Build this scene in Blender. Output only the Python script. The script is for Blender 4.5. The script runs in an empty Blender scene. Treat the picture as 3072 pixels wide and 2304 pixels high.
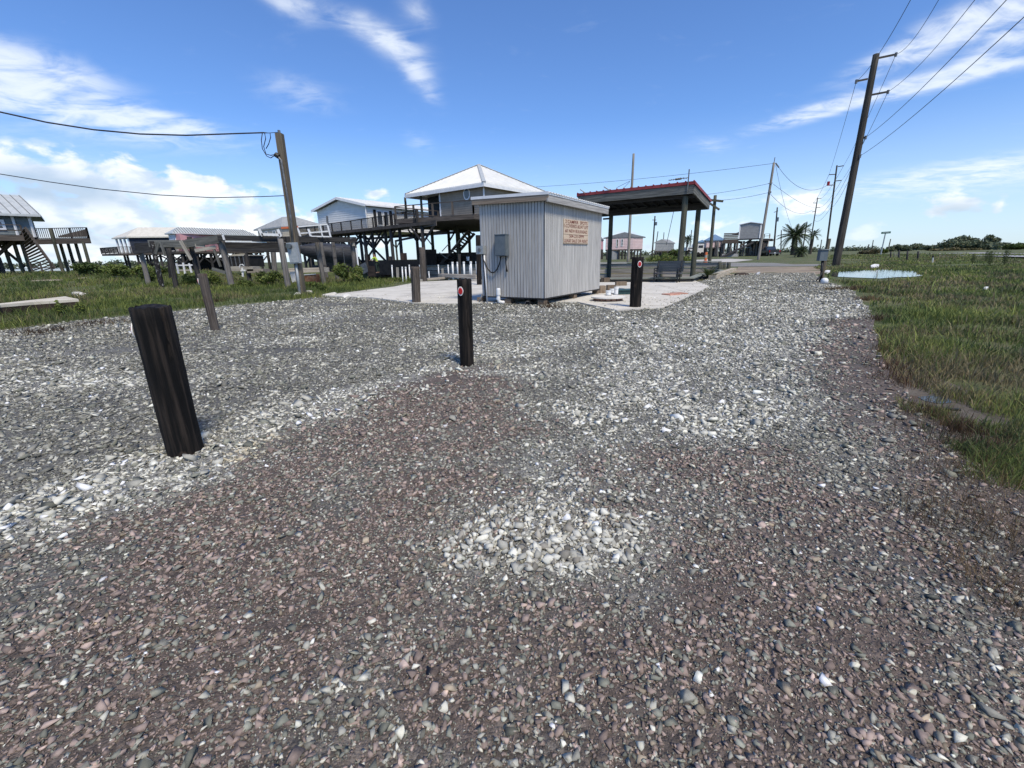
import bpy, math, random
import numpy as np
from mathutils import Matrix, Vector

rnd = random.Random(7)
rng = np.random.default_rng(7)
SC = bpy.context.scene
COL = SC.collection
I4 = Matrix.Identity(4)

# ------------------------------------------------------------------ camera
CAM_H, PITCH, ROLL, FPX = 1.35, math.radians(16.3), math.radians(-1.2), 1301.0
cam_d = bpy.data.cameras.new('camera')
cam_d.sensor_width = 36.0
cam_d.lens = 36.0 * FPX / 3072.0
cam_d.clip_start = 0.05
cam_d.clip_end = 6000.0
cam = bpy.data.objects.new('camera', cam_d)
COL.objects.link(cam)
CAM_R = Matrix.Rotation(math.pi / 2 - PITCH, 3, 'X') @ Matrix.Rotation(ROLL, 3, 'Z')
cam.matrix_world = Matrix.Translation((0, 0, CAM_H)) @ CAM_R.to_4x4()
SC.camera = cam
CAM_P = Vector((0, 0, CAM_H))


def ray(x, y):
    return CAM_R @ Vector(((x - 1536) / FPX, -(y - 1152) / FPX, -1.0))


def G(x, y, z=0.0):
    """measured photo point -> place on the level plane at height z"""
    d = ray(x, y)
    return CAM_P + d * ((z - CAM_H) / d.z)


def Yp(x, y, Y):
    """measured photo point -> place at ground distance Y"""
    d = ray(x, y)
    return CAM_P + d * (Y / d.y)


def on_plane(x, y, p, n):
    d = ray(x, y)
    return CAM_P + d * ((p - CAM_P).dot(n) / d.dot(n))


def zat(p, x, y):
    """height over the plan position p at which the photo point is seen"""
    d = ray(x, y)
    return CAM_H + d.z * math.hypot(p[0], p[1]) / math.hypot(d.x, d.y)


# ------------------------------------------------------------------ sun, exposure
SUN_EL, SUN_AZ = math.radians(56), math.radians(150)   # azimuth from +Y towards +X
sun_dir = Vector((math.sin(SUN_AZ) * math.cos(SUN_EL), math.cos(SUN_AZ) * math.cos(SUN_EL), math.sin(SUN_EL)))
sd = bpy.data.lights.new('sun', 'SUN')
sd.energy = 3.3
sd.angle = math.radians(14)
sd.color = (1.0, 0.90, 0.72)
sun = bpy.data.objects.new('sun', sd)
COL.objects.link(sun)
sun.rotation_euler = sun_dir.to_track_quat('Z', 'Y').to_euler()
SC.view_settings.view_transform = 'Standard'
SC.view_settings.look = 'None'
SC.view_settings.gamma = 1.0
SC.view_settings.use_curve_mapping = False
SC.view_settings.exposure = 0.28
SC.render.engine = 'CYCLES'
SC.cycles.max_bounces = 6
SC.cycles.diffuse_bounces = 3
SC.cycles.glossy_bounces = 3
SC.cycles.use_denoising = True


# ------------------------------------------------------------------ node helper
class N:
    def __init__(s, tree):
        s.t = tree
        s.n = tree.nodes
        s.l = tree.links

    def new(s, kind, **kw):
        n = s.n.new(kind)
        for k, v in kw.items():
            setattr(n, k, v)
        return n

    def put(s, sock, v):
        if v is None:
            return
        if isinstance(v, bpy.types.NodeSocket):
            s.l.new(v, sock)
        else:
            sock.default_value = v

    def m(s, op, a, b=None, c=None, clamp=False):
        n = s.new('ShaderNodeMath', operation=op, use_clamp=clamp)
        s.put(n.inputs[0], a)
        s.put(n.inputs[1], b)
        s.put(n.inputs[2], c)
        return n.outputs[0]

    def v(s, op, a, b=None):
        n = s.new('ShaderNodeVectorMath', operation=op)
        s.put(n.inputs[0], a)
        s.put(n.inputs[1], b)
        return n.outputs['Value'] if op in ('DOT_PRODUCT', 'LENGTH') else n.outputs[0]

    def mix(s, f, a, b, mode='MIX'):
        n = s.new('ShaderNodeMix', data_type='RGBA', blend_type=mode)
        s.put(n.inputs[0], f)
        s.put(n.inputs[6], a)
        s.put(n.inputs[7], b)
        return n.outputs[2]

    def ramp(s, f, lo, hi, smooth=True):
        n = s.new('ShaderNodeMapRange', interpolation_type='SMOOTHSTEP' if smooth else 'LINEAR')
        s.put(n.inputs[0], f)
        n.inputs[1].default_value = lo
        n.inputs[2].default_value = hi
        return n.outputs[0]

    def noise(s, vec, scale, detail=4, rough=0.55, dist=0.0):
        n = s.new('ShaderNodeTexNoise')
        s.put(n.inputs['Vector'], vec)
        n.inputs['Scale'].default_value = scale
        n.inputs['Detail'].default_value = detail
        n.inputs['Roughness'].default_value = rough
        n.inputs['Distortion'].default_value = dist
        return n.outputs[0]

    def scale(s, vec, sc):
        n = s.new('ShaderNodeMapping')
        s.put(n.inputs[0], vec)
        n.inputs['Scale'].default_value = sc
        return n.outputs[0]


def c4(c):
    return (c[0], c[1], c[2], 1.0)


# ------------------------------------------------------------------ sky
def build_world():
    w = bpy.data.worlds.new('World')
    SC.world = w
    w.use_nodes = True
    t = w.node_tree
    t.nodes.clear()
    k = N(t)
    out = k.new('ShaderNodeOutputWorld')
    bg = k.new('ShaderNodeBackground')
    bg.inputs[1].default_value = 0.1
    k.l.new(bg.outputs[0], out.inputs[0])
    sky = k.new('ShaderNodeTexSky', sky_type='NISHITA')
    sky.sun_disc = False
    sky.sun_elevation = SUN_EL
    sky.sun_rotation = SUN_AZ
    sky.air_density = 1.0
    sky.dust_density = 0.25
    sky.ozone_density = 2.5
    D = k.new('ShaderNodeTexCoord').outputs['Generated']
    D = k.v('NORMALIZE', D)
    sep = k.new('ShaderNodeSeparateXYZ')
    k.l.new(D, sep.inputs[0])
    zc = k.m('MAXIMUM', sep.outputs[2], 0.0)
    skyc = k.mix(1.0, sky.outputs[0], (SKY_GAIN[0], SKY_GAIN[1], SKY_GAIN[2], 1), 'MULTIPLY')
    skyc = k.mix(k.m('MULTIPLY', k.ramp(zc, 0.26, 0.0), 0.50), skyc, (6.6, 7.7, 8.8, 1))       # pale humid air low down
    # cloud layer: plane-projected noise
    inv = k.m('DIVIDE', 1.0, k.m('ADD', zc, 0.12))
    comb = k.new('ShaderNodeCombineXYZ')
    k.l.new(k.m('MULTIPLY', sep.outputs[0], inv), comb.inputs[0])
    k.l.new(k.m('MULTIPLY', sep.outputs[1], inv), comb.inputs[1])
    P = comb.outputs[0]
    wisp = k.noise(k.scale(P, (2.0, 3.4, 1)), 1.9, 9, 0.58, 0.8)
    fine = k.noise(P, 8.0, 5, 0.55, 0.4)
    wn = k.m('ADD', k.m('MULTIPLY', wisp, 0.68), k.m('MULTIPLY', fine, 0.32))
    lump = k.noise(k.scale(D, (9, 9, 17)), 1.9, 8, 0.52, 0.2)

    def blob(px, py, lx, ly, sx, sy, amp):
        """soft cloud field: centre, a second point along its length, half widths in photo pixels"""
        c = ray(px, py).normalized()
        a = ray(lx, ly).normalized() - c
        a = (a - c * a.dot(c)).normalized()
        b = c.cross(a)
        s1, s2 = sx / FPX, sy / FPX
        dc = k.m('MAXIMUM', k.v('DOT_PRODUCT', D, tuple(c)), 0.02)
        u = k.m('DIVIDE', k.v('DOT_PRODUCT', D, tuple(a / s1)), dc)
        v = k.m('DIVIDE', k.v('DOT_PRODUCT', D, tuple(b / s2)), dc)
        r2 = k.m('ADD', k.m('MULTIPLY', u, u), k.m('MULTIPLY', v, v))
        return k.m('MULTIPLY', k.m('EXPONENT', k.m('MULTIPLY', r2, -1.0)), amp)

    def total(lst):
        s = None
        for b in lst:
            g = blob(*b)
            s = g if s is None else k.m('ADD', s, g)
        return s
    cir = total(CIRRUS)
    thr = k.ramp(k.m('ADD', wn, k.m('MULTIPLY', cir, 0.10)), 0.40, 0.74)
    cm = k.m('MULTIPLY', k.m('MULTIPLY', k.ramp(cir, 0.08, 1.05), thr), 0.85)
    bgw = k.m('MULTIPLY', k.ramp(wn, 0.56, 0.80), 0.10)      # faint veil over the whole sky
    cm = k.m('MAXIMUM', cm, bgw)
    cu = total(CUMULUS)
    # a low cumulus belt goes round the horizon
    belt = k.m('MULTIPLY', k.ramp(zc, 0.19, 0.05), 0.24)
    cu = k.m('ADD', cu, belt)
    cuf = k.m('ADD', lump, k.m('MULTIPLY', k.m('MINIMUM', cu, 1.2), 0.26))
    cum = k.m('MULTIPLY', k.ramp(cuf, 0.62, 0.76), k.ramp(cu, 0.10, 0.42))
    shade = k.ramp(k.noise(k.v('ADD', k.scale(D, (9, 9, 17)), (0.0, 0.0, 0.22)), 1.9, 6, 0.5, 0.2), 0.36, 0.60)
    ccol = k.mix(shade, (5.9, 6.8, 8.0, 1), (9.6, 9.7, 9.8, 1))
    grey = total(GREY)
    ccol = k.mix(k.m('MINIMUM', grey, 0.85), ccol, (3.9, 5.0, 6.3, 1))
    col = k.mix(k.m('MULTIPLY', cm, 0.9), skyc, (8.6, 9.1, 9.6, 1))
    col = k.mix(k.m('MULTIPLY', cum, 0.84), col, ccol)
    k.l.new(col, bg.inputs[0])


SKY_GAIN = (0.80, 1.07, 1.48)
CIRRUS = [  # photo points and half widths
    (330, 365, 620, 420, 270, 32, 0.62), (120, 290, 300, 350, 220, 50, 0.45), (90, 470, 300, 520, 240, 50, 0.4),
    (60, 200, 200, 230, 150, 45, 0.9), (520, 368, 640, 388, 130, 18, 0.7),
    (1060, 65, 1220, 130, 150, 26, 0.62), (1190, 150, 1300, 230, 100, 42, 0.56), (1270, 255, 1310, 310, 75, 32, 0.52),
    (1250, 30, 1290, 60, 50, 30, 0.7), (850, 10, 900, 40, 70, 30, 0.6),
    (900, 280, 1060, 310, 120, 45, 0.55), (1255, 425, 1300, 440, 50, 30, 0.5),
    (2120, 440, 2190, 450, 70, 22, 0.5), (2450, 335, 2600, 290, 150, 18, 0.8),
    (2800, 125, 2950, 65, 150, 26, 1.0), (2990, 40, 3072, 20, 110, 38, 0.8), (2870, 228, 3060, 180, 220, 18, 0.95), (3020, 130, 3072, 100, 80, 22, 0.8),
    (2990, 500, 3072, 490, 150, 26, 0.9), (2700, 560, 2900, 555, 260, 30, 0.4), (2200, 600, 2500, 600, 400, 40, 0.3),
]
CUMULUS = [
    (120, 545, 300, 570, 300, 50, 0.5), (470, 560, 560, 590, 110, 40, 1.0), (300, 620, 500, 640, 330, 70, 0.95),
    (660, 600, 720, 620, 90, 40, 1.0), (180, 700, 500, 710, 420, 55, 0.9), (700, 660, 850, 670, 160, 50, 0.8),
    (760, 690, 860, 700, 120, 30, 0.7), (2880, 620, 2920, 624, 55, 22, 0.7), (2420, 610, 2450, 612, 45, 18, 0.7),
    (1150, 578, 1200, 582, 60, 18, 0.8), (1900, 720, 2100, 720, 200, 40, 0.4), (30, 600, 100, 620, 160, 60, 0.8),
]
GREY = [(150, 560, 250, 575, 120, 30, 1.1), (2890, 635, 2940, 640, 70, 20, 0.8), (230, 700, 420, 710, 240, 24, 0.5)]
build_world()


# ------------------------------------------------------------------ materials
def new_mat(name):
    m = bpy.data.materials.new(name)
    m.use_nodes = True
    t = m.node_tree
    k = N(t)
    p = t.nodes['Principled BSDF']
    return m, k, p


def pmat(name, c1, c2=None, scale=(6, 6, 6), rough=0.8, bump=0.0, detail=5, contrast=(0.35, 0.65), metallic=0.0,
         jitter=0.0, c3=None, s3=1.3, r3=(0.55, 0.72), bump_scale=None, spec=0.3):
    """two colours mixed by a noise field; c3 adds stains of a larger scale; jitter varies each object a little"""
    m, k, p = new_mat(name)
    co = k.new('ShaderNodeTexCoord').outputs['Object']
    oi = k.new('ShaderNodeObjectInfo').outputs['Random']
    off = k.new('ShaderNodeCombineXYZ')
    k.l.new(k.m('MULTIPLY', oi, 37.0), off.inputs[0])
    k.l.new(k.m('MULTIPLY', oi, 91.0), off.inputs[2])
    co = k.v('ADD', co, off.outputs[0])
    p.inputs['Roughness'].default_value = rough
    p.inputs['Metallic'].default_value = metallic
    p.inputs['Specular IOR Level'].default_value = spec
    if c2 is None:
        c2 = tuple(x * 0.8 for x in c1)
    f = k.noise(k.scale(co, scale), 1.0, detail, 0.62)
    col = k.mix(k.ramp(f, *contrast), c4(c1), c4(c2))
    if c3 is not None:
        g = k.noise(co, s3, 4, 0.6, 0.4)
        col = k.mix(k.ramp(g, *r3), col, c4(c3))
    if jitter:
        hsv = k.new('ShaderNodeHueSaturation')
        k.l.new(k.m('ADD', k.m('MULTIPLY', oi, 2 * jitter), 1.0 - jitter), hsv.inputs['Value'])
        k.l.new(col, hsv.inputs['Color'])
        col = hsv.outputs[0]
    k.l.new(col, p.inputs['Base Color'])
    if bump:
        b = k.new('ShaderNodeBump')
        b.inputs['Strength'].default_value = bump
        b.inputs['Distance'].default_value = 0.02
        h = f if bump_scale is None else k.noise(k.scale(co, bump_scale), 1.0, 6, 0.65)
        k.l.new(h, b.inputs['Height'])
        k.l.new(b.outputs[0], p.inputs['Normal'])
    return m


M = {}
# wood: local z is the grain
M['creosote'] = pmat('creosoted_wood', (0.004, 0.0038, 0.0038), (0.036, 0.028, 0.023), (30, 30, 1.4), 0.8, 1.0, 8, (0.42, 0.7),
                     c3=(0.07, 0.048, 0.036), s3=3.0, r3=(0.62, 0.76), spec=0.2)
M['brown_post'] = pmat('weathered_brown_wood', (0.05, 0.042, 0.036), (0.12, 0.10, 0.085), (30, 30, 1.6), 0.85, 0.8, 7,
                       c3=(0.05, 0.025, 0.014), s3=1.8)
M['grey_post'] = pmat('weathered_grey_piling', (0.085, 0.078, 0.072), (0.20, 0.185, 0.17), (22, 22, 1.0), 0.9, 0.8, 7, jitter=0.3,
                      c3=(0.035, 0.03, 0.028), s3=0.8)
M['dark_post'] = pmat('dark_piling', (0.022, 0.021, 0.022), (0.075, 0.068, 0.062), (18, 18, 1.1), 0.9, 0.8, 7, jitter=0.3)
M['barnacle'] = pmat('barnacled_piling', (0.02, 0.019, 0.02), (0.30, 0.30, 0.30), (7, 7, 5), 0.9, 0.6, 7, (0.55, 0.66))
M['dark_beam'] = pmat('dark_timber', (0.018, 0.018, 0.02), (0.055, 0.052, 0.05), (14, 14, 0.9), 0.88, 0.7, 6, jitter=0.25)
M['grey_beam'] = pmat('grey_timber', (0.085, 0.088, 0.082), (0.175, 0.175, 0.16), (14, 14, 0.9), 0.9, 0.7, 6, jitter=0.25)
M['green_post'] = pmat('treated_green_piling', (0.05, 0.057, 0.043), (0.105, 0.10, 0.072), (20, 20, 0.9), 0.9, 0.6, 7, jitter=0.18,
                       c3=(0.03, 0.035, 0.025), s3=0.9)
M['deck_wood'] = pmat('brown_deck_wood', (0.05, 0.042, 0.037), (0.105, 0.088, 0.075), (14, 14, 0.8), 0.9, 0.5, 6, jitter=0.25)
M['light_wood'] = pmat('pale_weathered_wood', (0.26, 0.235, 0.20), (0.42, 0.39, 0.33), (16, 16, 0.8), 0.9, 0.6, 6, jitter=0.15)
M['fascia_brown'] = pmat('brown_fascia_wood', (0.20, 0.15, 0.11), (0.30, 0.245, 0.19), (25, 25, 1.2), 0.85, 0.4, 6)
M['fascia_grey'] = pmat('grey_fascia_wood', (0.27, 0.26, 0.25), (0.43, 0.42, 0.40), (25, 25, 1.2), 0.88, 0.5, 6)
M['plank'] = pmat('grey_painted_siding', (0.36, 0.35, 0.335), (0.50, 0.488, 0.46), (30, 30, 1.3), 0.85, 0.35, 7, jitter=0.07,
                  c3=(0.30, 0.27, 0.23), s3=1.2, r3=(0.56, 0.85))
M['plank_dark'] = pmat('groove_dark', (0.06, 0.06, 0.062), (0.09, 0.09, 0.09))
M['pole_dark'] = pmat('old_utility_pole_wood', (0.03, 0.028, 0.026), (0.085, 0.076, 0.064), (16, 16, 0.7), 0.92, 0.8, 7)
M['pole_pale'] = pmat('pale_utility_pole_wood', (0.20, 0.18, 0.15), (0.33, 0.30, 0.26), (16, 16, 0.6), 0.9, 0.5, 6)
M['pole_mid'] = pmat('brown_utility_pole_wood', (0.08, 0.068, 0.05), (0.16, 0.135, 0.10), (20, 20, 0.7), 0.9, 0.6, 6)
M['log'] = pmat('bleached_timber', (0.36, 0.30, 0.22), (0.50, 0.44, 0.34), (14, 14, 0.8), 0.9, 0.6, 6)
M['bulk'] = pmat('bulkhead_board', (0.25, 0.215, 0.175), (0.42, 0.375, 0.315), (9, 9, 0.6), 0.92, 0.5, 6, jitter=0.3)
M['bulk_dark'] = pmat('wet_bulkhead', (0.035, 0.033, 0.03), (0.08, 0.074, 0.064), (9, 9, 2), 0.9, 0.4, 6)
M['cap'] = pmat('bulkhead_cap_wood', (0.17, 0.185, 0.155), (0.28, 0.29, 0.245), (12, 12, 0.7), 0.9, 0.4, 6)
# metals and paint
M['galv'] = pmat('galvanised_roofing', (0.66, 0.68, 0.69), (0.76, 0.77, 0.77), (3, 3, 3), 0.42, 0, 4, metallic=0.35)
M['white_metal'] = pmat('white_metal_roofing', (0.74, 0.73, 0.68), (0.82, 0.81, 0.77), (1, 1, 1), 0.5, 0, 4)
M['white_trim'] = pmat('white_trim', (0.70, 0.71, 0.72), (0.80, 0.80, 0.80), (3, 3, 3), 0.6)
M['pvc'] = pmat('white_pvc', (0.74, 0.75, 0.74), (0.82, 0.82, 0.81), (5, 5, 5), 0.45, c3=(0.55, 0.54, 0.48), s3=3, r3=(0.6, 0.9))
M['red_roof'] = pmat('red_metal_roofing', (0.23, 0.032, 0.036), (0.29, 0.055, 0.058), (4, 4, 4), 0.5)
M['grey_roof'] = pmat('grey_metal_roofing', (0.40, 0.425, 0.425), (0.48, 0.50, 0.495), (2, 2, 2), 0.45, 0, 5)
M['tan_roof'] = pmat('grey_tan_roofing', (0.33, 0.34, 0.33), (0.40, 0.40, 0.385), (2, 2, 2), 0.6)
M['cream_roof'] = pmat('cream_roofing', (0.55, 0.52, 0.45), (0.63, 0.60, 0.53), (2, 2, 2), 0.6)
M['shingle'] = pmat('grey_shingles', (0.10, 0.11, 0.125), (0.16, 0.17, 0.18), (9, 9, 9), 0.9)
M['blue_roof'] = pmat('blue_metal_roofing', (0.11, 0.19, 0.30), (0.15, 0.24, 0.36), (2, 2, 2), 0.5)
M['box_grey'] = pmat('grey_enclosure_paint', (0.10, 0.125, 0.145), (0.13, 0.155, 0.172), (6, 6, 6), 0.45)
M['box_light'] = pmat('light_grey_enclosure', (0.30, 0.33, 0.34), (0.38, 0.40, 0.41), (8, 8, 8), 0.5, metallic=0.3)
M['black'] = pmat('black_rubber', (0.012, 0.012, 0.013), (0.025, 0.025, 0.025), rough=0.5)
M['wire'] = pmat('dark_wire', (0.02, 0.023, 0.03), (0.03, 0.033, 0.04), rough=0.6)
M['steel'] = pmat('dull_steel', (0.12, 0.125, 0.13), (0.2, 0.2, 0.2), rough=0.5, metallic=0.5)
M['tan_siding'] = pmat('tan_lap_siding', (0.285, 0.24, 0.185), (0.335, 0.285, 0.225), (2, 2, 2), 0.8)
M['white_siding'] = pmat('white_lap_siding', (0.72, 0.71, 0.68), (0.78, 0.77, 0.74), (2, 2, 2), 0.7)
M['navy'] = pmat('navy_siding', (0.022, 0.028, 0.045), (0.035, 0.042, 0.06), (2, 2, 2), 0.8)
M['pink'] = pmat('pink_siding', (0.60, 0.30, 0.31), (0.66, 0.36, 0.37), (2, 2, 2), 0.8)
M['pale_pink'] = pmat('pale_pink_siding', (0.58, 0.43, 0.42), (0.65, 0.50, 0.49), (2, 2, 2), 0.8)
M['cream'] = pmat('cream_siding', (0.50, 0.44, 0.33), (0.57, 0.50, 0.39), (2, 2, 2), 0.8)
M['blue_grey'] = pmat('blue_grey_siding', (0.12, 0.145, 0.155), (0.17, 0.195, 0.20), (2, 2, 2), 0.8)
M['mid_grey'] = pmat('grey_siding', (0.23, 0.24, 0.245), (0.29, 0.295, 0.30), (2, 2, 2), 0.8)
M['lap_grey'] = pmat('grey_corrugated_wall', (0.30, 0.295, 0.285), (0.37, 0.36, 0.345), (2, 2, 2), 0.7)
M['porch_blue'] = pmat('dark_slate_porch_wall', (0.028, 0.037, 0.052), (0.045, 0.055, 0.07), (2, 2, 2), 0.8)
M['glass'] = pmat('window_glass', (0.03, 0.04, 0.05), (0.05, 0.06, 0.075), rough=0.06, spec=0.9)
M['dark'] = pmat('dark_clutter_shade', (0.010, 0.010, 0.011), (0.024, 0.022, 0.021), (3, 3, 3), 0.9)  # stored dark things; also paints the shade under the houses
M['brown_dark'] = pmat('dark_brown_board', (0.030, 0.021, 0.016), (0.06, 0.043, 0.033), (5, 5, 1), 0.9)
M['tarp'] = pmat('dark_tarpaulin', (0.022, 0.023, 0.026), (0.05, 0.05, 0.055), (2, 2, 6), 0.6, 0.8, 4)
M['tire'] = pmat('tyre_rubber', (0.012, 0.012, 0.012), (0.022, 0.022, 0.022), rough=0.8)
M['black_paint'] = pmat('black_car_paint', (0.012, 0.013, 0.016), (0.016, 0.017, 0.02), rough=0.18, spec=0.6)
M['red_lamp'] = pmat('red_lens', (0.30, 0.012, 0.012), (0.36, 0.02, 0.02), rough=0.25)
M['bench'] = pmat('slate_grey_bench_slats', (0.035, 0.046, 0.058), (0.052, 0.064, 0.076), (10, 10, 1), 0.6)
M['bench_seat'] = pmat('grey_bench_seat', (0.07, 0.07, 0.082), (0.105, 0.10, 0.115), (10, 10, 1), 0.6)
M['iron'] = pmat('dark_cast_iron', (0.012, 0.014, 0.018), (0.022, 0.025, 0.03), rough=0.6)
M['refl_red'] = pmat('red_reflector', (0.42, 0.012, 0.018), (0.50, 0.02, 0.025), (60, 60, 60), 0.2, spec=0.6)
M['refl_white'] = pmat('white_reflector_plate', (0.72, 0.70, 0.66), (0.80, 0.78, 0.75), rough=0.5)
M['conc'] = pmat('pale_concrete', (0.53, 0.50, 0.435), (0.63, 0.60, 0.53), (1.4, 1.4, 1.4), 0.9, 0.15, 8, c3=(0.40, 0.375, 0.33),
                 s3=0.55, r3=(0.5, 0.75), bump_scale=(20, 20, 20))
M['conc_white'] = pmat('white_concrete', (0.62, 0.60, 0.545), (0.70, 0.68, 0.63), (5, 5, 5), 0.9, 0.1, 6)
M['conc_old'] = pmat('old_cream_slab', (0.52, 0.47, 0.37), (0.63, 0.58, 0.48), (2, 2, 2), 0.9, 0.2, 7, c3=(0.30, 0.26, 0.19), s3=1.1)
M['brick'] = pmat('brown_brick', (0.13, 0.075, 0.055), (0.21, 0.13, 0.10), (12, 12, 12), 0.9, 0.4, jitter=0.3)
M['block'] = pmat('weathered_timber_block', (0.15, 0.11, 0.075), (0.24, 0.185, 0.135), (14, 14, 3), 0.9, 0.5, jitter=0.25)
M['paver'] = pmat('terracotta_paver', (0.40, 0.20, 0.145), (0.50, 0.28, 0.21), (9, 9, 9), 0.9, 0.3, jitter=0.2)
M['green_tub'] = pmat('dark_green_plastic', (0.022, 0.055, 0.055), (0.035, 0.075, 0.073), rough=0.45)
M['sign_board'] = pmat('tan_sign_board', (0.52, 0.41, 0.30), (0.60, 0.485, 0.37), (3, 3, 20), 0.8)
M['sign_paint'] = pmat('dark_red_sign_paint', (0.13, 0.010, 0.010), (0.17, 0.016, 0.014), rough=0.7)
M['sign_green'] = pmat('green_street_sign', (0.01, 0.075, 0.05), (0.015, 0.09, 0.06), rough=0.5)
M['orange'] = pmat('orange_plastic', (0.62, 0.14, 0.05), (0.70, 0.19, 0.07), rough=0.6)
M['hivis'] = pmat('hi_vis_yellow_cloth', (0.42, 0.60, 0.05), (0.50, 0.68, 0.08), rough=0.9)
M['skin'] = pmat('skin', (0.30, 0.17, 0.11), (0.36, 0.21, 0.14), rough=0.6)
M['trousers'] = pmat('dark_green_trousers', (0.02, 0.035, 0.025), (0.03, 0.045, 0.035), rough=0.9)
M['white_paint'] = pmat('white_paint', (0.68, 0.68, 0.67), (0.78, 0.78, 0.77), (6, 6, 6), 0.6, c3=(0.42, 0.41, 0.39), s3=2.2)
M['asphalt'] = pmat('worn_asphalt', (0.19, 0.182, 0.165), (0.27, 0.26, 0.235), (0.25, 1.2, 1), 0.92, 0.2, 8, c3=(0.26, 0.24, 0.215), s3=0.12,
                    bump_scale=(30, 30, 30))
M['highway'] = pmat('highway_asphalt', (0.30, 0.295, 0.30), (0.36, 0.355, 0.355), (0.5, 0.5, 0.5), 0.9)
M['drive'] = pmat('pale_driveway', (0.42, 0.40, 0.36), (0.52, 0.50, 0.45), (0.5, 0.5, 0.5), 0.9, 0, 6)
M['trunk'] = pmat('palm_trunk', (0.035, 0.03, 0.025), (0.10, 0.085, 0.065), (5, 5, 14), 0.95, 0.9)
M['twig'] = pmat('twig_bark', (0.07, 0.055, 0.04), (0.12, 0.095, 0.07), (9, 9, 2), 0.95)
M['rust'] = pmat('rusty_trough', (0.17, 0.07, 0.035), (0.28, 0.16, 0.10), (5, 5, 9), 0.9)
M['trough_white'] = pmat('faded_white_plastic', (0.55, 0.55, 0.54), (0.66, 0.66, 0.65), rough=0.6)


def leaf_mat(name, trans=0.25, rough=0.6):
    m, k, p = new_mat(name)
    a = k.new('ShaderNodeAttribute', attribute_name='col')
    k.l.new(a.outputs['Color'], p.inputs['Base Color'])
    p.inputs['Roughness'].default_value = rough
    p.inputs['Specular IOR Level'].default_value = 0.25
    tr = k.new('ShaderNodeBsdfTranslucent')
    k.l.new(a.outputs['Color'], tr.inputs[0])
    mx = k.new('ShaderNodeMixShader')
    mx.inputs[0].default_value = trans
    k.l.new(p.outputs[0], mx.inputs[1])
    k.l.new(tr.outputs[0], mx.inputs[2])
    k.l.new(mx.outputs[0], k.n['Material Output'].inputs[0])
    return m


M['leaf'] = leaf_mat('leaves')
M['blade'] = leaf_mat('grass_blades', 0.2, 0.7)


def stone_mat():
    m, k, p = new_mat('gravel_stone')
    a = k.new('ShaderNodeAttribute', attribute_name='col')
    co = k.new('ShaderNodeTexCoord').outputs['Object']
    n1 = k.noise(co, 90.0, 6, 0.65)
    n2 = k.noise(co, 420.0, 3, 0.6)
    f = k.m('ADD', k.m('MULTIPLY', n1, 0.6), k.m('MULTIPLY', n2, 0.4))
    g = k.m('ADD', 0.62, k.m('MULTIPLY', f, 0.76))
    cc = k.new('ShaderNodeCombineColor')
    for i in range(3):
        k.l.new(g, cc.inputs[i])
    k.l.new(k.mix(1.0, a.outputs['Color'], cc.outputs[0], 'MULTIPLY'), p.inputs['Base Color'])
    p.inputs['Roughness'].default_value = 0.82
    p.inputs['Specular IOR Level'].default_value = 0.3
    b = k.new('ShaderNodeBump')
    b.inputs['Strength'].default_value = 0.5
    b.inputs['Distance'].default_value = 0.004
    k.l.new(f, b.inputs['Height'])
    k.l.new(b.outputs[0], p.inputs['Normal'])
    return m


M['stone'] = stone_mat()


# ------------------------------------------------------------------ object helpers
WM = {}


def setp(o, label=None, cat=None, group=None, kind=None):
    if label:
        o['label'] = label
    if cat:
        o['category'] = cat
    if group:
        o['group'] = group
    if kind:
        o['kind'] = kind
    return o


def thing(name, label, cat, loc=(0, 0, 0), rz=0.0, group=None):
    o = bpy.data.objects.new(name, None)
    o.empty_display_size = 0.2
    COL.objects.link(o)
    m = Matrix.Translation(Vector(loc)) @ Matrix.Rotation(rz, 4, 'Z')
    o.matrix_basis = m
    WM[o.name] = m
    return setp(o, label, cat, group)


def put(name, mesh, parent=None, m=I4, mat=None):
    """link one mesh object at world matrix m under parent"""
    o = bpy.data.objects.new(name, mesh)
    COL.objects.link(o)
    if mat is not None and not mesh.materials:
        mesh.materials.append(M[mat] if isinstance(mat, str) else mat)
    if parent is not None:
        o.parent = parent
        o.matrix_basis = WM[parent.name].inverted() @ m
    else:
        o.matrix_basis = m
    WM[o.name] = m.copy()
    return o


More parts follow.
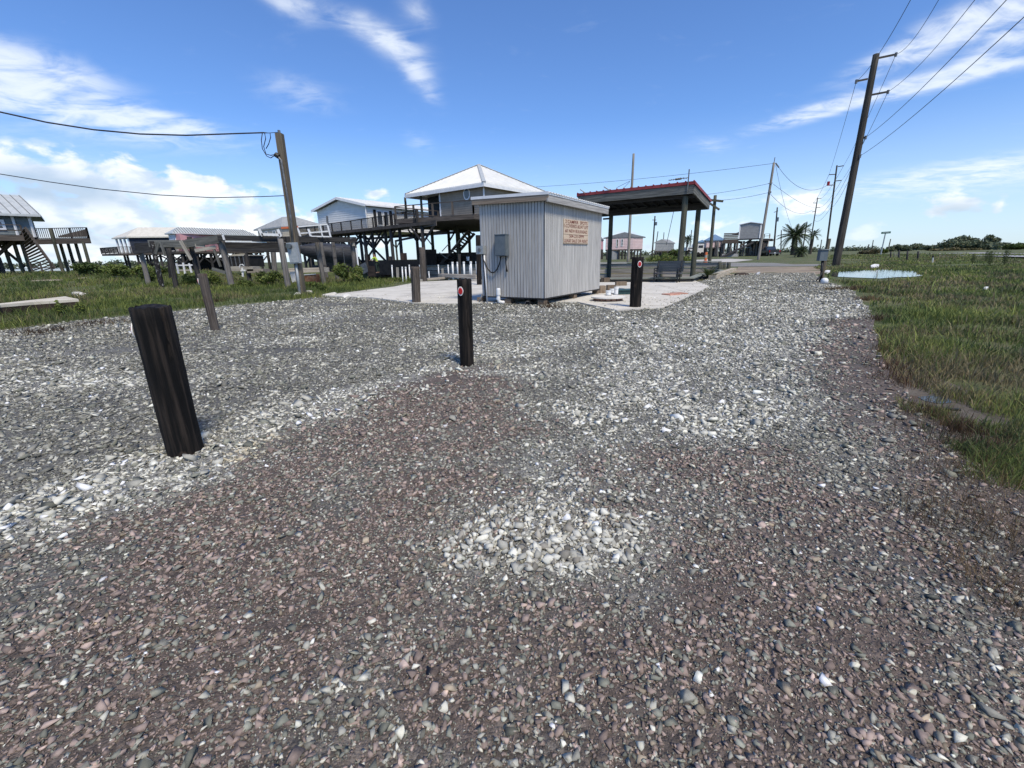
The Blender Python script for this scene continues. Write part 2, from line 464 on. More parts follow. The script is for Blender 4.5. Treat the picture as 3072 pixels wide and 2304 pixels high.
class MB:
    def __init__(s):
        s.v = []
        s.f = []

    def add(s, vs, fs):
        b = len(s.v)
        s.v += [tuple(v) for v in vs]
        s.f += [tuple(b + i for i in f) for f in fs]
        return s

    def box(s, c, d, m=None):
        x, y, z = d[0] / 2, d[1] / 2, d[2] / 2
        vs = [Vector((c[0] + i * x, c[1] + j * y, c[2] + q * z)) for q in (-1, 1) for j in (-1, 1) for i in (-1, 1)]
        if m is not None:
            vs = [m @ v for v in vs]
        return s.add(vs, [(0, 2, 3, 1), (4, 5, 7, 6), (0, 1, 5, 4), (2, 6, 7, 3), (0, 4, 6, 2), (1, 3, 7, 5)])

    def bar(s, p0, p1, w, h, up=(0, 0, 1)):
        p0, p1 = Vector(p0), Vector(p1)
        m, L = bar_m(p0, p1, up)
        return s.box((0, 0, L / 2), (w, h, L), m)

    def tube(s, pts, r, n=8, cap=True):
        pts = [Vector(p) for p in pts]
        rs = r if isinstance(r, (list, tuple)) else [r] * len(pts)
        b = len(s.v)
        up = Vector((0.13, 0.21, 1)).normalized()
        for i, p in enumerate(pts):
            d = (pts[min(i + 1, len(pts) - 1)] - pts[max(i - 1, 0)]).normalized()
            a = d.cross(up)
            if a.length < 0.05:
                a = d.cross(Vector((1, 0, 0)))
            a.normalize()
            q = a.cross(d)
            for j in range(n):
                t = 2 * math.pi * j / n
                s.v.append(tuple(p + (a * math.cos(t) + q * math.sin(t)) * rs[i]))
        for i in range(len(pts) - 1):
            for j in range(n):
                k = (j + 1) % n
                s.f.append((b + i * n + j, b + i * n + k, b + (i + 1) * n + k, b + (i + 1) * n + j))
        if cap:
            s.f.append(tuple(b + j for j in reversed(range(n))))
            s.f.append(tuple(b + (len(pts) - 1) * n + j for j in range(n)))
        return s

    def prism(s, poly, z0, z1):
        """poly counter-clockwise (x, y); z0/z1 numbers or per-vertex lists"""
        n = len(poly)
        a = z0 if isinstance(z0, (list, tuple)) else [z0] * n
        b = z1 if isinstance(z1, (list, tuple)) else [z1] * n
        vs = [(p[0], p[1], a[i]) for i, p in enumerate(poly)] + [(p[0], p[1], b[i]) for i, p in enumerate(poly)]
        fs = [tuple(reversed(range(n))), tuple(range(n, 2 * n))]
        fs += [(i, (i + 1) % n, n + (i + 1) % n, n + i) for i in range(n)]
        return s.add(vs, fs)

    def mesh(s, name, smooth=False):
        me = bpy.data.meshes.new(name)
        me.from_pydata(s.v, [], s.f)
        if smooth:
            me.shade_smooth()
        me.update()
        return me

    def obj(s, name, mat, parent=None, m=I4, smooth=False):
        # coordinates are given in m's own frame
        me = s.mesh(name, smooth)
        return put(name, me, parent, m, mat)


def bar_m(p0, p1, up=(0, 0, 1)):
    p0, p1 = Vector(p0), Vector(p1)
    d = p1 - p0
    L = d.length
    z = d / L
    u = Vector(up)
    if abs(z.dot(u.normalized())) > 0.97:
        u = Vector((0, 1, 0)) if abs(z.y) < 0.9 else Vector((1, 0, 0))
    x = u.cross(z).normalized()
    y = z.cross(x)
    m = Matrix((x, y, z)).transposed().to_4x4()
    m.translation = p0
    return m, L


def bar(name, p0, p1, w, h, mat, parent=None, up=(0, 0, 1), mesh=None):
    """a timber from p0 to p1 as an object of its own, grain along its local z"""
    m, L = bar_m(p0, p1, up)
    if mesh is None:
        mesh = MB().box((0, 0, L / 2), (w, h, L)).mesh(name)
    return put(name, mesh, parent, m, mat)


def pole(name, p0, p1, r0, r1, mat, parent=None, n=12, rings=6, rough=0.0, smooth=True, cracks=0):
    """a round timber, tapering from r0 to r1, a little uneven"""
    m, L = bar_m(p0, p1)
    b = MB()
    ph = rnd.random() * 9
    ck = [(rnd.randrange(n), rnd.uniform(0.0, 0.6), rnd.uniform(0.25, 0.7), rnd.uniform(0.05, 0.13)) for _ in range(cracks)]
    if cracks:
        ck += [(rnd.randrange(n), 0.75, 0.4, 0.16), (rnd.randrange(n), 0.7, 0.5, 0.12)]
    for i in range(rings + 1):
        t = i / rings
        for j in range(n):
            a = 2 * math.pi * j / n
            r = r0 + (r1 - r0) * t
            r *= 1 + rough * (math.sin(3 * a + ph + 4 * t) * 0.5 + math.sin(5 * a - ph * 2 + 7 * t) * 0.3 + rnd.uniform(-0.4, 0.4))
            for (cj, c0, cl, cd) in ck:
                if (j - cj + int(2.2 * math.sin(t * 7 + cj))) % n == 0 and c0 <= t <= c0 + cl:
                    r *= 1 - cd
            b.v.append((r * math.cos(a), r * math.sin(a), t * L + (rnd.uniform(-0.012, 0.006) if cracks and i == rings else 0)))
    for i in range(rings):
        for j in range(n):
            q = (j + 1) % n
            b.f.append((i * n + j, i * n + q, (i + 1) * n + q, (i + 1) * n + j))
    # rounded-off sawn top
    e = len(b.v)
    for j in range(n):
        x, y, z = b.v[rings * n + j]
        b.v.append((x * 0.9, y * 0.9, z + r1 * (0.07 + rough * rnd.uniform(-0.5, 0.5))))
    for j in range(n):
        q = (j + 1) % n
        b.f.append((rings * n + j, rings * n + q, e + q, e + j))
    b.f.append(tuple(e + j for j in range(n)))
    b.f.append(tuple(reversed(range(n))))
    me = b.mesh(name)
    if smooth:
        for p in me.polygons:
            p.use_smooth = abs(p.normal.z) < 0.75
    return put(name, me, parent, m, mat)


def npmesh(name, V, loops, sizes, col=None, smooth=False):
    me = bpy.data.meshes.new(name)
    V = np.ascontiguousarray(V, dtype=np.float32)
    loops = np.ascontiguousarray(loops, dtype=np.int32)
    sizes = np.asarray(sizes, dtype=np.int32)
    me.vertices.add(len(V))
    me.vertices.foreach_set('co', V.ravel())
    me.loops.add(len(loops))
    me.loops.foreach_set('vertex_index', loops)
    me.polygons.add(len(sizes))
    st = np.zeros(len(sizes), dtype=np.int32)
    st[1:] = np.cumsum(sizes)[:-1]
    me.polygons.foreach_set('loop_start', st)
    me.polygons.foreach_set('loop_total', sizes)
    if smooth:
        me.polygons.foreach_set('use_smooth', np.ones(len(sizes), dtype=bool))
    me.update(calc_edges=True)
    if col is not None:
        at = me.attributes.new('col', 'FLOAT_COLOR', 'POINT')
        c = np.ones((len(V), 4), dtype=np.float32)
        c[:, :3] = col
        at.data.foreach_set('color', c.ravel())
    return me


# value noise on the plan, for scattering and ground colour
def vnoise(x, y, seed=0):
    xi, yi = np.floor(x).astype(np.int64), np.floor(y).astype(np.int64)
    fx, fy = x - xi, y - yi
    fx, fy = fx * fx * (3 - 2 * fx), fy * fy * (3 - 2 * fy)

    def h(a, b):
        n = (a * 374761393 + b * 668265263 + seed * 1274126177) & 0x7fffffff
        n = ((n ^ (n >> 13)) * 1274126177) & 0x7fffffff
        return ((n ^ (n >> 16)) & 0xffff) / 65535.0
    return (h(xi, yi) * (1 - fx) + h(xi + 1, yi) * fx) * (1 - fy) + (h(xi, yi + 1) * (1 - fx) + h(xi + 1, yi + 1) * fx) * fy


def fbm(x, y, seed=0, o=4):
    s, a, t = 0, 1.0, 0
    for i in range(o):
        s = s + a * vnoise(x * 2 ** i, y * 2 ** i, seed + i)
        t += a
        a *= 0.55
    return s / t


def inpoly(x, y, poly):
    x, y = np.asarray(x), np.asarray(y)
    r = np.zeros(x.shape, bool)
    n = len(poly)
    for i in range(n):
        x0, y0 = poly[i][0], poly[i][1]
        x1, y1 = poly[(i + 1) % n][0], poly[(i + 1) % n][1]
        if y0 == y1:
            continue
        c = ((y0 > y) != (y1 > y)) & (x < (x1 - x0) * (y - y0) / (y1 - y0) + x0)
        r ^= c
    return r


def distpoly(x, y, poly, closed=True):
    d = np.full(np.shape(x), 1e9)
    n = len(poly)
    for i in range(n if closed else n - 1):
        ax, ay = poly[i][0], poly[i][1]
        bx, by = poly[(i + 1) % n][0], poly[(i + 1) % n][1]
        ex, ey = bx - ax, by - ay
        t = np.clip(((x - ax) * ex + (y - ay) * ey) / (ex * ex + ey * ey + 1e-9), 0, 1)
        d = np.minimum(d, np.hypot(x - ax - t * ex, y - ay - t * ey))
    return d


def sdf(x, y, poly):
    d = distpoly(x, y, poly)
    return np.where(inpoly(x, y, poly), d, -d)


def sstep(a, b, x):
    t = np.clip((x - a) / (b - a), 0, 1)
    return t * t * (3 - 2 * t)


S2 = 3072 / 2212.0


def GP(pts, z=0.0, k=S2):
    return [tuple(G(p[0] * k, p[1] * k, z))[:2] for p in pts]

# ================================================================== SETTING
def yn(x):
    return np.where(x > -20, 28.25 - 0.375 * x, 35.75 + 0.655 * (-20 - x))


def yf(x):
    return 40.0 - 0.375 * x


def gz(x, y):
    """height of the land (the canal and the bay are dug out)"""
    x, y = np.asarray(x, float), np.asarray(y, float)
    xe = 11.5 + (y - 25) * (6.5 / 12)
    dA = np.maximum((yn(x) - y) * 0.93, (x - xe) * 0.88)
    dB = np.minimum((y - yf(x)) * 0.93, (x + 0.88 * y) * 0.75)
    d = np.maximum(dA, dB)
    berm = 0.78 * sstep(20, 42, y) * sstep(-15, -27, x) * (dA > -1)
    right = 0.42 * sstep(28, 58, x)
    back = 0.45 * sstep(64, 86, y) * sstep(-14, -4, x) + 0.2 * sstep(36, 42, y) * sstep(2, -6, x) * (dA < 0)
    z = np.maximum(np.maximum(berm, right), back)
    z = z + 0.05 * (fbm(x * 0.3, y * 0.3, 3) - 0.5) * sstep(18, 30, np.hypot(x, y))
    return np.where(d > 0, z, z + (-1.7 - z) * sstep(0, -0.7, d))


def gz1(x, y):
    return float(gz(np.array([x]), np.array([y]))[0])


def GZ(px, py):
    """measured photo point -> place on the land surface"""
    z = 0.0
    for _ in range(12):
        p = G(px, py, z)
        z = 0.5 * z + 0.5 * gz1(p.x, p.y)
    return G(px, py, z)


def build_terrain():
    def axis(lo, a, b, hi, step, g=1.13):
        m = list(np.arange(a, b, step))
        s, v = step, b
        r = []
        while v < hi:
            r.append(v)
            s *= g
            v += s
        r.append(hi)
        s, v = step * g, a - step
        l = []
        while v > lo:
            l.append(v)
            s *= g
            v -= s
        l.append(lo)
        return np.array(l[::-1] + m + r)
    X = axis(-1500, -62, 52, 3500, 0.6)
    Y = axis(-60, -4, 66, 3500, 0.5)
    gx, gy = np.meshgrid(X, Y)
    z = gz(gx, gy)
    V = np.stack([gx, gy, z], -1).reshape(-1, 3)
    nx, ny = len(X), len(Y)
    i, j = np.meshgrid(np.arange(nx - 1), np.arange(ny - 1))
    a = (j * nx + i).ravel()
    L = np.stack([a, a + 1, a + nx + 1, a + nx], -1).ravel()
    me = npmesh('ground', V, L, np.full(len(a), 4), smooth=True)
    m, k, p = new_mat('grassy_soil')
    co = k.new('ShaderNodeTexCoord').outputs['Object']
    n1 = k.noise(co, 0.35, 6, 0.6, 0.3)
    n2 = k.noise(co, 2.7, 6, 0.65)
    n3 = k.noise(co, 14.0, 5, 0.7)
    c = k.mix(k.ramp(n2, 0.35, 0.68), (0.055, 0.072, 0.02, 1), (0.12, 0.135, 0.04, 1))
    c = k.mix(k.ramp(n1, 0.48, 0.66), c, (0.14, 0.125, 0.06, 1))
    c = k.mix(k.m('MULTIPLY', k.ramp(k.m('ADD', k.m('MULTIPLY', n1, 0.5), k.m('MULTIPLY', n3, 0.5)), 0.55, 0.66), 0.75), c,
              (0.085, 0.068, 0.05, 1))
    k.l.new(c, p.inputs['Base Color'])
    p.inputs['Roughness'].default_value = 0.95
    b = k.new('ShaderNodeBump')
    b.inputs['Strength'].default_value = 0.8
    b.inputs['Distance'].default_value = 0.06
    k.l.new(n3, b.inputs['Height'])
    k.l.new(b.outputs[0], p.inputs['Normal'])
    setp(put('ground', me, None, I4, m), kind='structure')


def water_mat(name, col, rough, bump, sc):
    m, k, p = new_mat(name)
    p.inputs['Base Color'].default_value = c4(col)
    p.inputs['Roughness'].default_value = rough
    p.inputs['IOR'].default_value = 1.33
    p.inputs['Specular IOR Level'].default_value = 0.6
    co = k.new('ShaderNodeTexCoord').outputs['Object']
    n = k.noise(co, sc, 5, 0.6, 0.4)
    b = k.new('ShaderNodeBump')
    b.inputs['Strength'].default_value = bump
    b.inputs['Distance'].default_value = 0.05
    k.l.new(n, b.inputs['Height'])
    k.l.new(b.outputs[0], p.inputs['Normal'])
    return m


def sheet(name, poly, z, mat, kind='structure', follow=False, lift=0.0):
    b = MB()
    n = len(poly)
    zz = [(gz1(*p) + lift if follow else z) for p in poly]
    b.add([(p[0], p[1], zz[i]) for i, p in enumerate(poly)], [tuple(range(n))])
    return setp(b.obj(name, mat), kind=kind)


build_terrain()
sheet('sea_water', [(-3000, -60), (3500, -60), (3500, 3500), (-3000, 3500)], -0.6,
      water_mat('sea_water', (0.10, 0.14, 0.15), 0.12, 0.35, 1.5))

# ------------------------------------------------------------------ gravel lot
SLAB = GP([(970, 886), (1180, 860), (1262, 845), (1440, 838), (1650, 842), (1800, 842), (2075, 838), (2128, 858), (2085, 880), (1990, 922), (1850, 930),
           (1730, 905), (1640, 905), (1450, 907), (1330, 910), (1240, 908), (1110, 892)], 0.05, 1)
LOT = GP([(-300, 742), (0, 715), (120, 701), (250, 687), (450, 666), (600, 652), (700, 643), (800, 640), (1040, 634), (1290, 616),
          (1430, 618), (1500, 611), (1545, 599), (1600, 592), (1700, 590), (1757, 590), (1775, 606), (1800, 613), (1838, 628),
          (1862, 650), (1883, 685), (1893, 730), (1902, 785), (1930, 835), (1990, 885), (2040, 935), (2080, 990), (2150, 1050),
          (2260, 1092), (2600, 1105)]) + [(6, -1), (6, -5), (-25, -5), (-25, 8.2)]
PURP = GP([(0, 1215), (250, 1132), (420, 1060), (560, 985), (700, 905), (830, 850), (900, 825), (985, 800), (1090, 800), (1125, 870),
           (1145, 960), (1160, 1020), (1110, 1085), (1000, 1140), (960, 1200), (950, 1280), (1000, 1320), (1200, 1332), (1400, 1290),
           (1410, 1170), (1340, 1085), (1300, 1040), (1350, 1000), (1480, 985), (1620, 985), (1760, 1040), (1880, 1100), (2000, 1150),
           (2212, 1200), (2700, 1250)]) + [(3, -3), (-8, -3), (-8, 1.6)]
PALE = GP([(1270, 830), (1350, 720), (1480, 655), (1600, 625), (1800, 640), (1870, 690), (1868, 760), (1840, 850), (1600, 960), (1420, 985),
           (1310, 1040), (1390, 1130), (1425, 1250), (1300, 1308), (1010, 1315), (955, 1270), (975, 1190), (1110, 1090), (1165, 1000),
           (1200, 930), (1200, 870)])
BAND = GP([(-100, 1180), (150, 1100), (330, 1040), (480, 965), (620, 905), (760, 870), (870, 838), (985, 800)])
BAND2 = GP([(1040, 770), (1200, 745), (1400, 700)])
EDGE = GP([(1885, 700), (1898, 760), (1912, 800), (1945, 850), (2000, 895), (2050, 945), (2090, 1000), (2170, 1060), (2300, 1100)])
PILE = G(1190 * S2, 1185 * S2)
MUD = GP([(2000, 885), (1900, 800), (1885, 700), (2000, 760), (2212, 880), (2212, 1100), (2060, 1010)])


def zones(x, y):
    """purple share, pale share of the stones at a place"""
    w = 0.42 * (fbm(x * 2.2, y * 2.2, 11) - 0.5) * 2
    wx, wy = x + w, y + 0.42 * (fbm(x * 2.2, y * 2.2, 12) - 0.5) * 2
    p = sstep(-0.28, 0.34, sdf(wx, wy, PURP))
    p = p * (1 - 0.5 * sstep(0.54, 0.68, fbm(x * 1.9 + 5, y * 1.9, 14)))
    q = sstep(-0.34, 0.36, sdf(wx, wy, PALE)) * (0.5 + 0.5 * sstep(0.35, 0.55, fbm(x * 2.6, y * 2.6, 15)))
    mz = sstep(-0.2, 0.2, sdf(wx, wy, MUDDY))
    p = np.maximum(p, mz)
    e = sstep(0.95, 0.25, distpoly(wx, wy, EDGE, False))
    p = np.maximum(p, 0.95 * e)
    q = q * (1 - e)
    r = np.hypot(x, y)
    bw = 0.20 + 0.03 * r
    q = np.maximum(q, sstep(bw + 0.26, bw - 0.14, distpoly(wx, wy, BAND, False)))
    q = np.maximum(q, 0.7 * sstep(0.75, 0.2, distpoly(wx, wy, BAND2, False)))
    q = np.maximum(q, 0.75 * sstep(0.48, 0.70, fbm(x * 0.8, y * 0.8, 21)) * (r > 4.5))
    return p, q


MUDDY = GP([(2800, 1480), (2900, 1430), (3072, 1420), (3500, 1500), (3500, 2500), (3072, 2020), (2960, 1780), (2860, 1620)], 0, 1)
BARE = [(G(a * S2, b * S2), rx, ry) for a, b, rx, ry in [(940, 826, 0.55, 0.22), (1000, 800, 0.25, 0.2), (620, 760, 0.9, 0.18), (520, 790, 0.5, 0.10), (300, 760, 1.4, 0.3), (800, 690, 2.2, 0.5),
        (470, 1000, 0.10, 0.12), (700, 660, 2.0, 0.4), (1500, 1300, 0.3, 0.12), (650, 1350, 0.25, 0.10), (1900, 1400, 0.3, 0.1), (400, 1480, 0.15, 0.08)]]


def bare(x, y):
    f = 0
    for c, rx, ry in BARE:
        f = f + np.exp(-(((x - c.x) / rx) ** 2 + ((y - c.y) / ry) ** 2))
    return np.clip(f * (0.5 + 1.0 * fbm(x * 4, y * 4, 95)), 0, 1)


def lot_z(x, y):
    u, v = (x - PILE.x) / 0.44, (y - PILE.y) / 0.27
    return (0.014 + 0.030 * fbm(x * 0.9, y * 0.9, 31) + 0.012 * fbm(x * 4, y * 4, 32) + 0.030 * np.exp(-(u * u + v * v) ** 1.4)
            - 0.03 * sstep(5, 20, np.hypot(x, y)))


def build_lot():
    nr, na = 250, 230
    r = 0.35 * np.exp(np.linspace(0, math.log(48 / 0.35), nr))
    a = np.radians(np.linspace(-72, 72, na))
    R, A = np.meshgrid(r, a, indexing='ij')
    x, y = R * np.sin(A), R * np.cos(A) - 0.05
    z = np.maximum(lot_z(x, y), gz(x, y) + 0.006)
    V = np.stack([x, y, z], -1).reshape(-1, 3)
    i, j = np.meshgrid(np.arange(nr - 1), np.arange(na - 1), indexing='ij')
    q = (i * na + j).ravel()
    F = np.stack([q, q + na, q + na + 1, q + 1], -1)
    cx, cy = x.ravel()[F].mean(1), y.ravel()[F].mean(1)
    w = 0.16 * (fbm(cx * 3, cy * 3, 41) - 0.5) * np.minimum(1 + 0.1 * np.hypot(cx, cy), 3)
    F = F[inpoly(cx + w, cy + w, LOT)]
    p, q = zones(V[:, 0], V[:, 1])
    col = np.stack([p, q, fbm(V[:, 0] * 0.5, V[:, 1] * 1.6, 51)], -1)
    me = npmesh('gravel_lot', V, F.ravel(), np.full(len(F), 4), col, True)
    m, k, pr = new_mat('crushed_stone_bed')
    at = k.new('ShaderNodeAttribute', attribute_name='col')
    s = k.new('ShaderNodeSeparateColor')
    k.l.new(at.outputs['Color'], s.inputs[0])
    co = k.new('ShaderNodeTexCoord').outputs['Object']
    wob = k.v('ADD', co, k.v('SCALE', k.new('ShaderNodeTexNoise').outputs[1], None))
    cells = []
    for sc in (150.0, 60.0, 24.0):
        v = k.new('ShaderNodeTexVoronoi', feature='F1')
        k.l.new(k.scale(co, (1, 1, 0.3)), v.inputs['Vector'])
        v.inputs['Scale'].default_value = sc
        cells.append(v)
    hs = []
    for v in cells:
        sp = k.new('ShaderNodeSeparateColor')
        k.l.new(v.outputs['Color'], sp.inputs[0])
        hs.append(sp)
    g = k.m('ADD', k.m('ADD', k.m('MULTIPLY', hs[0].outputs[0], 0.35), k.m('MULTIPLY', hs[1].outputs[0], 0.35)),
            k.m('MULTIPLY', hs[2].outputs[0], 0.3))
    big = k.noise(co, 1.1, 6, 0.62)
    # grey stone dust, pale stone, purple shale fines; kept dark to paint shaded gaps
    grey = k.mix(k.ramp(g, 0.25, 0.8), (0.07, 0.068, 0.06, 1), (0.24, 0.232, 0.205, 1))
    pale = k.mix(k.ramp(g, 0.2, 0.8), (0.095, 0.093, 0.083, 1), (0.37, 0.36, 0.325, 1))
    purp = k.mix(k.ramp(g, 0.2, 0.85), (0.070, 0.054, 0.045, 1), (0.175, 0.138, 0.116, 1))
    purp = k.mix(k.ramp(big, 0.5, 0.66), purp, (0.09, 0.084, 0.076, 1))
    grey = k.mix(k.m('MULTIPLY', k.ramp(s.outputs[2], 0.52, 0.72), 0.6), grey, (0.085, 0.083, 0.08, 1))
    c = k.mix(s.outputs[1], grey, pale)
    c = k.mix(s.outputs[0], c, purp)
    k.l.new(c, pr.inputs['Base Color'])
    pr.inputs['Roughness'].default_value = 0.92
    h = k.m('ADD', k.m('MULTIPLY', cells[0].outputs['Distance'], -0.25), k.m('MULTIPLY', cells[1].outputs['Distance'], -0.45))
    h = k.m('ADD', h, k.m('MULTIPLY', cells[2].outputs['Distance'], -0.7))
    h = k.m('ADD', h, k.m('MULTIPLY', k.noise(co, 160, 4, 0.7), 0.3))
    b = k.new('ShaderNodeBump')
    b.inputs['Strength'].default_value = 0.9
    b.inputs['Distance'].default_value = 0.022
    k.l.new(h, b.inputs['Height'])
    k.l.new(b.outputs[0], pr.inputs['Normal'])
    setp(put('gravel_lot', me, None, I4, m), kind='structure')


build_lot()


def stone_templates(n, pts, seed):
    import bmesh
    r = np.random.default_rng(seed)
    out = []
    for _ in range(n):
        p = r.normal(size=(pts, 3))
        p /= np.linalg.norm(p, axis=1)[:, None]
        p = np.sign(p) * np.abs(p) ** 0.85
        p *= r.uniform(0.7, 1.15, (pts, 1))
        p[:, 0] += 0.35 * p[:, 1] * r.uniform(-1, 1)
        bm = bmesh.new()
        for q in p:
            bm.verts.new(q)
        res = bmesh.ops.convex_hull(bm, input=bm.verts)
        bmesh.ops.delete(bm, geom=[v for v in bm.verts if not v.link_faces], context='VERTS')
        bmesh.ops.triangulate(bm, faces=bm.faces)
        bm.verts.index_update()
        V = np.array([v.co[:] for v in bm.verts])
        F = np.array([[v.index for v in f.verts] for f in bm.faces])
        bm.free()
        out.append((V, F))
    return out


def scatter_stones(px, py, size, col, templates, zfun, tilt=0.35, flat=(0.22, 0.52), sink=0.30):
    n = len(px)
    tid = rng.integers(0, len(templates), n)
    Vs, Fs, Cs = [], [], []
    base = 0
    for t, (TV, TF) in enumerate(templates):
        s = np.nonzero(tid == t)[0]
        if not len(s):
            continue
        m = len(s)
        sc = np.stack([size[s] * rng.uniform(0.48, 0.68, m), size[s] * rng.uniform(0.32, 0.52, m), size[s] * rng.uniform(*flat, m) * 0.62], -1)
        v = TV[None] * sc[:, None, :]
        ax, ay, az = rng.normal(0, tilt, m), rng.normal(0, tilt, m), rng.uniform(0, 6.283, m)
        c, q = np.cos(ax)[:, None], np.sin(ax)[:, None]
        v = np.stack([v[..., 0], v[..., 1] * c - v[..., 2] * q, v[..., 1] * q + v[..., 2] * c], -1)
        c, q = np.cos(ay)[:, None], np.sin(ay)[:, None]
        v = np.stack([v[..., 0] * c + v[..., 2] * q, v[..., 1], -v[..., 0] * q + v[..., 2] * c], -1)
        c, q = np.cos(az)[:, None], np.sin(az)[:, None]
        v = np.stack([v[..., 0] * c - v[..., 1] * q, v[..., 0] * q + v[..., 1] * c, v[..., 2]], -1)
        zz = zfun(px[s], py[s]) + sc[:, 2] * (1 - 2 * sink) * rng.uniform(0.3, 1.2, m)
        v += np.stack([px[s], py[s], zz], -1)[:, None, :]
        Vs.append(v.reshape(-1, 3))
        k = len(TV)
        Fs.append((TF[None] + (base + np.arange(m) * k)[:, None, None]).reshape(-1, 3))
        Cs.append(np.repeat(col[s], k, 0))
        base += m * k
    return np.concatenate(Vs), np.concatenate(Fs), np.concatenate(Cs)


def stone_colours(x, y):
    n = len(x)
    p, q = zones(x, y)
    u = rng.random(n)
    v = rng.random(n)
    grey = np.array([0.292, 0.284, 0.240])[None] * np.exp(rng.normal(0, 0.44, n))[:, None]
    pale = np.array([0.525, 0.512, 0.440])[None] * np.exp(rng.normal(0, 0.30, n))[:, None]
    dk = np.array([0.198, 0.200, 0.162])[None] * np.exp(rng.normal(0, 0.3, n))[:, None]
    pu = np.array([0.275, 0.213, 0.182])[None] * np.exp(rng.normal(0, 0.28, n))[:, None]
    tan = np.array([0.27, 0.225, 0.165])[None] * np.exp(rng.normal(0, 0.25, n))[:, None]
    c = np.where((u < q)[:, None], pale, grey)
    c = np.where((v < 0.22)[:, None], dk, c)
    isp = rng.random(n) < p * (1 - 0.55 * q * (q > 0.6))
    w = rng.random(n)
    cp = np.where((w < 0.53)[:, None], pu, np.where((w < 0.78)[:, None], dk, np.where((w < 0.95)[:, None], grey * 1.15, tan)))
    c = np.where(isp[:, None], cp, c)
    # yellow crushed shell round two posts
    for (gx, gy, rr) in [(560, 975, 0.20), (1085, 792, 0.22), (500, 1000, 0.15)]:
        g = G(gx * S2, gy * S2)
        near = (np.hypot(x - g.x, (y - g.y) * 0.8) < rr) & (rng.random(n) < 0.4)
        c = np.where(near[:, None], np.array([0.48, 0.43, 0.32])[None] * np.exp(rng.normal(0, 0.2, n))[:, None], c)
    return np.clip(c, 0.02, 0.8)


def wedge(r0, r1, dens):
    """random places between two distances inside the lot, dens(r) per square metre"""
    A = math.radians(128)
    xs, ys, rs = [], [], []
    st = np.geomspace(r0, r1, 24)
    for a, b in zip(st[:-1], st[1:]):
        n = int(0.5 * A * (b * b - a * a) * dens(0.5 * (a + b)))
        r = np.sqrt(rng.uniform(a * a, b * b, n))
        t = rng.uniform(-A / 2, A / 2, n)
        xs.append(r * np.sin(t))
        ys.append(r * np.cos(t))
        rs.append(r)
    x, y, r = np.concatenate(xs), np.concatenate(ys), np.concatenate(rs)
    w = 0.25 * (fbm(x * 3, y * 3, 41) - 0.5)
    k = inpoly(x + w, y + w, LOT)
    return x[k], y[k], r[k]


def slab_litter():
    x, y = rng.uniform(-9, 10, 5200), rng.uniform(11, 27, 5200)
    d = sdf(x, y, SLAB)
    k = (d > 0) & (rng.random(len(x)) < np.exp(-d / 0.35) + 0.01)
    x, y = x[k], y[k]
    s = np.clip(0.032 * np.exp(rng.normal(0, 0.35, len(x))), 0.015, 0.07)
    c = stone_colours(x, y)
    return scatter_stones(x, y, s, c, stone_templates(8, 7, 8), lambda a, b: a * 0 + 0.058)


